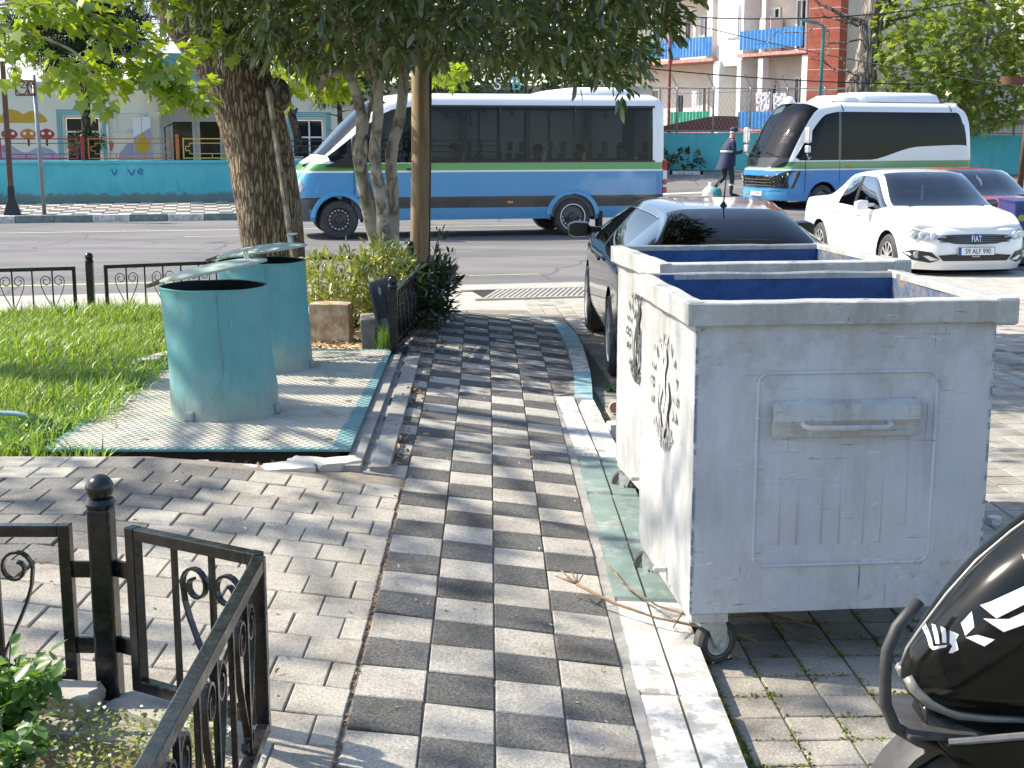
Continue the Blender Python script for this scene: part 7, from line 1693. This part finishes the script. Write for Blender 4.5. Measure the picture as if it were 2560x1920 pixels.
# --- shrub in the planter, dark bush by the railing
def shrub(label, c, r, n, mat, sz, per=8, stems=14, tpl=LANCE, zmin=.05):
    T = thing('shrub', label, 'shrub', (c[0], c[1], 0)); tp = []
    while len(tp) < n:
        v = Vector((random.uniform(-1, 1), random.uniform(-1, 1), random.uniform(-1, 1)))
        if v.length > 1: continue
        p = Vector((v.x * r[0], v.y * r[1], c[2] + v.z * r[2]))
        if p.z < zmin or hn(p.x * 4, p.z * 4 + p.y, 1.4, 2) < -.5: continue
        tp.append(p)
    for k in range(stems): pts, rs = branch((random.gauss(0, .05), random.gauss(0, .05), 0), random.choice(tp) * 1.06, .010, .004, .4, 4); MB().tube(pts, rs, 5).build('stem', 'twig', T, 'all')
    P, D, Nn, S_ = tips_to_leaves(tp, per, .06, -.25, Vector((0, 0, c[2] - .2)), *sz); leaf_cloud('leaves', P, D, Nn, S_, tpl, mat, T); return T
shrub('sunlit yellow-green shrub at the foot of the many-stemmed tree', (-1.30, 11.0, .30), (.62, .5, .34), 250, 'leaf_shrub', (.05, .095)); 
shrub('young shrub with pale tips between the two stone blocks and the stems', (-1.02, 10.75, .40), (.30, .3, .34), 90, 'leaf_shrub', (.05, .09))
shrub('dark leafy bush growing through the planter railing', (-.70, 11.3, .22), (.24, .75, .30), 150, 'leaf_dark', (.06, .11))
shrub('upright sprig with a pale tip standing over the railing end', (-.60, 11.65, .42), (.12, .12, .30), 22, 'leaf_dark', (.05, .09), per=6, stems=6)
shrub('low weeds at the foot of the teal retaining wall', (5.4, 45.6, .70), (1.1, .25, .38), 60, 'leaf_dark', (.09, .18), tpl=OVAL)
# --- utility pole
M('pole_wood', (.17, .12, .07), .9, 0, (.34, .26, .17), 4, vscale=(6, 6, .35), bs=30, bd=.01)
T = thing('utility_pole', 'round wooden utility pole beside the many-stemmed tree', 'pole', (-1.07, 13.75, -.3)); a, b = px_at(905, 650, 13.75), px_at(915, -30, 13.75)
MB().tube([Vector((a[0] + 1.07, 0, 0)), Vector((lerp(a[0], b[0], .5) + 1.07, 0, 1.6)), Vector((b[0] + 1.07, 0, 6.0))], [.105, .10, .088], 18).build('shaft', 'pole_wood', T, 'all')
MB().tube([Vector((a[0] + 1.07 + .1, -.04, .1)), Vector((b[0] + 1.07 + .085, -.04, 3.4))], .012, 6).build('conduit', 'cable', T)
# --- pines at the school
def pine(label, s, n, h, crown, trunk_r, whorls, seed):
    p0 = ST(s, n, -.3); T = thing('pine_tree', label, 'tree', p0, TH); random.seed(seed)
    MB().tube([(0, 0, 0), (.05, 0, h * .4), (0, .05, h)], [trunk_r, trunk_r * .8, trunk_r * .3], 12).build('trunk', 'bark_pine', T, 'all')
    for k in range(14): a = random.uniform(0, 6.28); z = random.uniform(1.6, crown[2]); MB().tube([(0, 0, z), (.34 * math.cos(a), .34 * math.sin(a), z + .06)], [.022, .008], 5).build('dead_branch', 'bark_pine', T)
    tp = []
    for z0, r0, m in whorls:
        for k in range(m):
            a = random.uniform(0, 6.28); L_ = r0 * random.uniform(.6, 1.05); e = Vector((L_ * math.cos(a), L_ * math.sin(a), z0 + L_ * random.uniform(-.12, .22)))
            if k % 2 == 0: pts, rs = branch((0, 0, z0), e, .03, .008, .3, 4); MB().tube(pts, rs, 5).build('branch', 'bark_pine', T)
            for q in range(7): u = random.uniform(.3, 1.05); tp.append(Vector((0, 0, z0)).lerp(e, u) + Vector((random.gauss(0, .1), random.gauss(0, .1), random.gauss(.03, .08))))
    P, D, Nn, S_ = tips_to_leaves(tp, 30, .2, -.1, Vector((0, 0, crown[2])), .12, .26, 1.2)
    leaf_cloud('crown', P, D, Nn, S_, (np.array([(0, .06, 0), (1, 0, 0), (0, -.06, 0)]) , np.array([(0, 2, 1)])), 'needle', T)
pine('dark pine with a bare lower trunk in front of the school', -8.65, 14.6, 7.5, (0, 0, 3.4), .15, [(1.55, .55, 9), (3.6, 1.5, 22), (4.0, 2.2, 34), (4.5, 2.7, 44), (5.0, 2.6, 44), (5.6, 2.2, 40), (6.2, 1.8, 30), (6.9, 1.2, 20)], 3)
pine('thin pine with stubby dead branches beside the white school window', -1.82, 13.6, 5.5, (0, 0, 2.9), .09, [(2.9, .8, 12), (3.4, 1.3, 24), (3.9, 1.3, 24), (4.5, 1.0, 18)], 5)
T = thing('dead_trunk', 'short dark crooked trunk with a whitewashed foot behind the big trunk', 'tree', ST(-3.0, 13.0, -.2), TH)
M('whitewash', (.62, .62, .60), .9, 0, (.45, .44, .42), 8)
MB().tube([(.02, 0, 1.15), (0, 0, 1.7), (-.12, 0, 2.2), (-.22, 0, 2.55), (-.24, 0, 2.75)], [.12, .11, .11, .10, .05], 12).build('trunk', 'bark_pine', T, 'all'); MB().tube([(.05, 0, 0), (.02, 0, 1.15)], [.15, .122], 12).build('whitewashed_foot', 'whitewash', T, 'all'); MB().tube([(-.12, 0, 2.2), (.02, 0, 2.45)], [.07, .03], 8).build('stub', 'bark_pine', T, 'all')
# --- trees behind the minibus and along the right
def leafy(label, x, y, z0, h, crown_c, crown_r, n, mat, sz, trunk_r=.14, per=7, bk='bark_pale', tpl=OVAL, seed=1, name='street_tree'):
    T = thing(name, label, 'tree', (x, y, z0)); random.seed(seed); cc = Vector(crown_c); tp = []
    while len(tp) < n:
        v = Vector((random.uniform(-1, 1), random.uniform(-1, 1), random.uniform(-1, 1)))
        if v.length > 1 or random.random() > .3 + .7 * v.length: continue
        p = cc + Vector((v.x * crown_r[0], v.y * crown_r[1], v.z * crown_r[2]))
        if hn(p.x * 1.5, p.z * 1.9 + p.y, 1.3, seed) < -.35: continue
        tp.append(p)
    MB().tube([(0, 0, 0), (.05, 0, h * .4), (-.04, 0, h * .75), (.05, 0, h)], [trunk_r, trunk_r * .85, trunk_r * .6, trunk_r * .3], 12).build('trunk', bk, T, 'all')
    for k in range(24): pts, rs = branch((0, 0, h * random.uniform(.35, .9)), random.choice(tp), trunk_r * .35, .012, .4, 5); MB().tube(pts, rs, 6).build('branch', bk, T, 'all')
    P, D, Nn, S_ = tips_to_leaves(tp, per, .3, .25, cc, *sz); leaf_cloud('crown', P, D, Nn, S_, tpl, mat, T); return T
leafy('leafy pale-barked plane tree behind the second minibus', 15.2, 45.6, .3, 6.5, (-.6, -.4, 4.1), (3.0, 2.0, 2.9), 620, 'leaf_plane_far', (.16, .30), .2, 8, seed=4, tpl=STAR)
leafy('green foliage of a smaller tree at the right picture edge', 17.2, 43.0, .2, 5, (-.3, 0, 3.6), (1.5, 1.3, 2.0), 240, 'leaf_plane_far', (.14, .26), .12, 8, seed=8, tpl=STAR)
leafy('leafy tree behind the letter sign and minibus roof', -1.6, 44, .1, 5, (0, 0, 4.0), (2.6, 1.6, 1.9), 420, 'leaf_back', (.16, .3), .15, 8, seed=12)
leafy('second leafy tree behind the minibus roof', 2.4, 45, .1, 5, (0, 0, 4.1), (2.4, 1.6, 1.8), 380, 'leaf_back', (.16, .3), .15, 8, seed=15)
for k, (bx, by, bh) in enumerate(((-6.5, -9, 3.6), (-1.5, -11, 4.2), (4.0, -9.5, 3.8), (9.5, -8, 4.4))): leafy(['unseen tree added behind the viewer on the far left', 'tall unseen tree added straight behind the viewer', 'unseen tree added behind the viewer near the parking place', 'unseen tree added behind the viewer on the far right'][k], bx, by, -.1, 6, (0, 0, bh), (2.7, 2.2, 2.6), 200, 'leaf_back', (.3, .5), .2, 6, seed=40 + k)  # unseen trees, added so glass and gloss paint reflect dark foliage
leafy('leafy tree behind the minibus windscreen', -4.9, 43.5, .1, 5, (0, 0, 4.4), (2.2, 1.6, 1.9), 300, 'leaf_back', (.16, .3), .12, 8, seed=18)
T = thing('bare_tree', 'thick bare tree with furrowed grey bark in front of the brick stack', 'tree', (11.55, 45.6, .4)); random.seed(21)
MB().loft([[Vector((x + r * (1 + .07 * math.sin(3 * a + z * 3) + .05 * math.sin(7 * a)) * math.cos(a), r * math.sin(a), z)) for a in (2 * math.pi * j / 28 for j in range(28))] for x, r, z in ((-.05, .38, 0), (-.05, .36, 1.6), (-.1, .46, 2.4), (-.12, .50, 2.9), (0, .33, 3.3), (.08, .34, 3.9), (.12, .36, 4.6), (.3, .42, 5.4), (.5, .36, 6.5), (.6, .2, 8))], True, True).build('trunk', 'bark_rough', T, 'all')
for e, r in (((-2.4, -.3, 5.6), .10), ((-1.5, -.2, 4.9), .07), ((1.8, -.2, 4.4), .05), ((2.6, 0, 5.5), .05), ((-2.0, -.5, 3.6), .04), ((1.5, -.4, 6.2), .07), ((-3.0, -.4, 4.4), .035)):
    z0 = min(e[2] - .3, 4.6) if e[2] > 4 else 2.9; pts, rs = branch((0, -.2, z0), e, r, .012, .7, 8); o = MB().tube(pts, rs, 7).build('branch', 'bark_rough', T, 'all')
    for k in range(6): q = random.choice(pts[3:]); b2, r2 = branch(q, Vector(q) + Vector((random.gauss(0, .6), random.gauss(0, .3), random.gauss(.1, .5))), .018, .004, .6, 5); MB().tube(b2, r2, 5).build('twig', 'bark_rough', o)
# ------------------------------------------------------------------ people
random.seed(33)
M('skin', (.42, .24, .17), .6); M('navy', (.012, .018, .055), .75, 0, (.02, .03, .08), 6, bs=30, bd=.004); M('dark_trousers', (.022, .024, .026), .85, 0, (.04, .04, .04), 9); M('reflective', (.55, .56, .55), .4); M('cap_blue', (.03, .04, .09), .8); M('hair_grey', (.35, .34, .33), .8); M('hair_dark', (.012, .01, .009), .7); M('boot', (.012, .012, .012), .5)
def skin_mesh(name, joints, edges, radii, mats, pick, sub=2):
    me = bpy.data.meshes.new(name); me.from_pydata(joints, edges, []); o = bpy.data.objects.new(name, me); COL.objects.link(o)
    md = o.modifiers.new('skin', 'SKIN'); md.use_smooth_shade = True; sv = me.skin_vertices[0].data
    for k, r in enumerate(radii): sv[k].radius = (r, r) if not hasattr(r, '__len__') else r; sv[k].use_root = (k == 0)
    s_ = o.modifiers.new('sub', 'SUBSURF'); s_.levels = sub; s_.render_levels = sub
    dg = bpy.context.evaluated_depsgraph_get(); m2 = bpy.data.meshes.new_from_object(o.evaluated_get(dg)); bpy.data.objects.remove(o)
    m2.materials.clear()
    for q in mats: m2.materials.append(MATS[q])
    for p in m2.polygons: p.material_index = pick(p.center); p.use_smooth = True
    return m2
J = [(0, 0, .98), (0, 0, 1.12), (.03, 0, 1.30), (.06, 0, 1.48), (.09, 0, 1.56), (.13, 0, 1.66), (.15, 0, 1.77),
     (.06, -.19, 1.45), (.10, -.23, 1.18), (.30, -.16, 1.20), (.38, -.12, 1.27), (.06, .19, 1.45), (.03, .25, 1.17), (.16, .22, .97), (.21, .21, .90),
     (.02, -.10, .92), (.10, -.10, .50), (.06, -.10, .10), (.22, -.11, .045), (-.03, .10, .92), (-.06, .10, .52), (-.36, .10, .24), (-.33, .10, .11)]
E_ = [(0, 1), (1, 2), (2, 3), (3, 4), (4, 5), (5, 6), (3, 7), (7, 8), (8, 9), (9, 10), (3, 11), (11, 12), (12, 13), (13, 14), (0, 15), (15, 16), (16, 17), (17, 18), (0, 19), (19, 20), (20, 21), (21, 22)]
Rd = [.15, .15, .165, .13, .06, .095, .085, .075, .058, .05, .04, .075, .06, .048, .04, .095, .068, .048, .04, .095, .068, .05, .045]
man = thing('person', 'man in navy work jacket and cap walking towards the second minibus', 'person', (5.80, 37.0, -.13), R(12))
def pickm(c):
    if c.z > 1.53 and c.x > -.05: return 0
    if (c.x > .33 and 1.2 < c.z < 1.4): return 0
    if c.z < .92 and not (c.y > .17 and c.z > .85): return 2
    return 1
link('body', skin_mesh('body', J, E_, Rd, ('skin', 'navy', 'dark_trousers'), pickm), man)
m_ = MB(); m_.loft([[Vector((cx + rx * math.cos(a), ry * math.sin(a), z + .05 * math.cos(a) * q)) for a in (2 * math.pi * j / 24 for j in range(24))] for cx, rx, ry, z, q in ((-.07, .27, .25, .80, 1), (-.03, .235, .235, .98, .5), (.0, .20, .225, 1.15, 0), (.02, .19, .225, 1.32, 0), (.05, .16, .19, 1.44, 0), (.07, .10, .11, 1.53, 0), (.08, .085, .085, 1.58, 0))], True, False); m_.build('jacket', 'navy', man, 'all')
m_ = MB(); m_.loft([[Vector((.0 + .002 + (.203 + d) * math.cos(a), (.231 + d) * math.sin(a), z)) for a in (2 * math.pi * j / 24 for j in range(24))] for d, z in ((.004, 1.20), (.006, 1.205), (.006, 1.245), (.004, 1.25))], True, False); m_.build('reflective_band', 'reflective', man, 'all')
for x, y, z in ((.075, -.10, .34), (-.22, .10, .36)): MB().lathe([(.066, -.025), (.068, 0), (.064, .025)], 16, Matrix.Translation((x, y, z)) @ Matrix.Rotation(0 if x > 0 else -.8, 4, 'Y')).build('reflective_band', 'reflective', man, 'all')
MB().sphere((.14, 0, 1.80), .102, 16, 10, (1.1, 1, .72)).build('cap', 'cap_blue', man, 'all'); MB().loft([[Vector((.22 + .10 * u, y * (1 - .4 * u), 1.785 - .02 * u + dz)) for y, dz in ((-.07, -.005), (0, .012), (.07, -.005))] for u in (0, .5, 1)], False).build('cap_brim', 'cap_blue', man)
MB().sphere((.115, 0, 1.72), .098, 14, 8, (.85, 1.02, .5)).build('hair', 'hair_grey', man, 'all')
for x, y, z, a in ((.14, -.10, .0, 0), (-.34, .10, .02, .7)): MB().loft([[Vector((dx, dy, dz)) for dx, dz in ((-.09, 0), (.17, 0), (.18, .05), (.06, .10), (-.07, .12))] for dy in (-.05, .05)], True, True).build('boot', 'boot', man, bev=.02, M_=Matrix.Translation((x, y, z)) @ Matrix.Rotation(a, 4, 'Y'))
# nose, ear, fingers
MB().loft([[Vector((.225 + .03 * u, y * (1 - u), 1.70 - .012 * u)) for y in (-.014, .014)] + [Vector((.222, 0, 1.735))] for u in (0, 1)], True, True).build('nose', 'skin', man)
for k in range(4): MB().tube([(.385, -.135 + .022 * k, 1.27), (.425, -.13 + .022 * k, 1.285 + .004 * k), (.43, -.125 + .02 * k, 1.31)], [.010, .009, .007], 6).build('finger', 'skin', man)
MB().tube([(.37, -.10, 1.28), (.385, -.085, 1.32), (.405, -.09, 1.335)], [.012, .010, .007], 6).build('thumb', 'skin', man)
bag = thing('carrier_bag', 'white and teal carrier bag on the road behind the walking man', 'bag', (5.35, 36.9, -.15)); M('bag_teal', (.05, .30, .33), .6)
MB().loft([[Vector((r * math.cos(a) * 1.2 + .01 * math.sin(3 * a + z * 9), r * .8 * math.sin(a), z)) for a in (2 * math.pi * j / 16 for j in range(16))] for r, z in ((.14, 0), (.19, .08), (.18, .2), (.10, .3), (.05, .36), (.07, .42))], True, True).build('bag_body', 'cloth_white', bag, 'all'); MB().loft([[Vector((.12 + r * math.cos(a), -.06 + r * .6 * math.sin(a), z)) for a in (2 * math.pi * j / 14 for j in range(14))] for r, z in ((.16, 0.005), (.17, .12), (.14, .24), (.09, .28))], True, True).build('bag_front', 'bag_teal', bag, 'all')
def passenger(label, x, y, z, cloth, hair, rz=0, sc=1):
    Jp = [(0, 0, .0), (0, 0, .25), (.02, 0, .45), (.03, 0, .55), (.05, 0, .66), (.06, 0, .75), (.03, -.2, .43), (.12, -.22, .18), (.03, .2, .43), (.12, .22, .18)]
    me = skin_mesh('body', Jp, [(0, 1), (1, 2), (2, 3), (3, 4), (4, 5), (2, 6), (6, 7), (2, 8), (8, 9)], [.15, .17, .14, .055, .092, .08, .07, .055, .07, .055], (cloth, 'skin', hair), lambda c: 0 if c.z < .53 else (2 if c.z > .74 or (c.x < .01 and c.z > .6) else 1), 1)
    t = thing('person', label, 'person', group='passengers in the minibus'); t.matrix_world = BUS1 @ Matrix.Translation((x, y, z)) @ Matrix.Rotation(rz, 4, 'Z'); link('body', me, t); MB().sphere((.03, 0, .74), .098, 12, 8, (1.05, .95, .8)).build('hair', hair, t, 'all')
passenger('bearded passenger in dark clothes at the rear minibus window', -2.3, .52, .92, 'cloth_dark', 'hair_dark', .3); passenger('passenger in a black top sitting beside the long window', -1.45, .5, .9, 'cloth_dark', 'hair_dark'); passenger('passenger seated in the middle of the minibus', -.65, .5, .9, 'navy', 'hair_dark', -.2); passenger('passenger behind the driver in the minibus', .98, .5, .92, 'cloth_dark', 'hair_dark', .2); passenger('minibus driver at the wheel', 2.12, .45, .98, 'navy', 'hair_dark', 0)
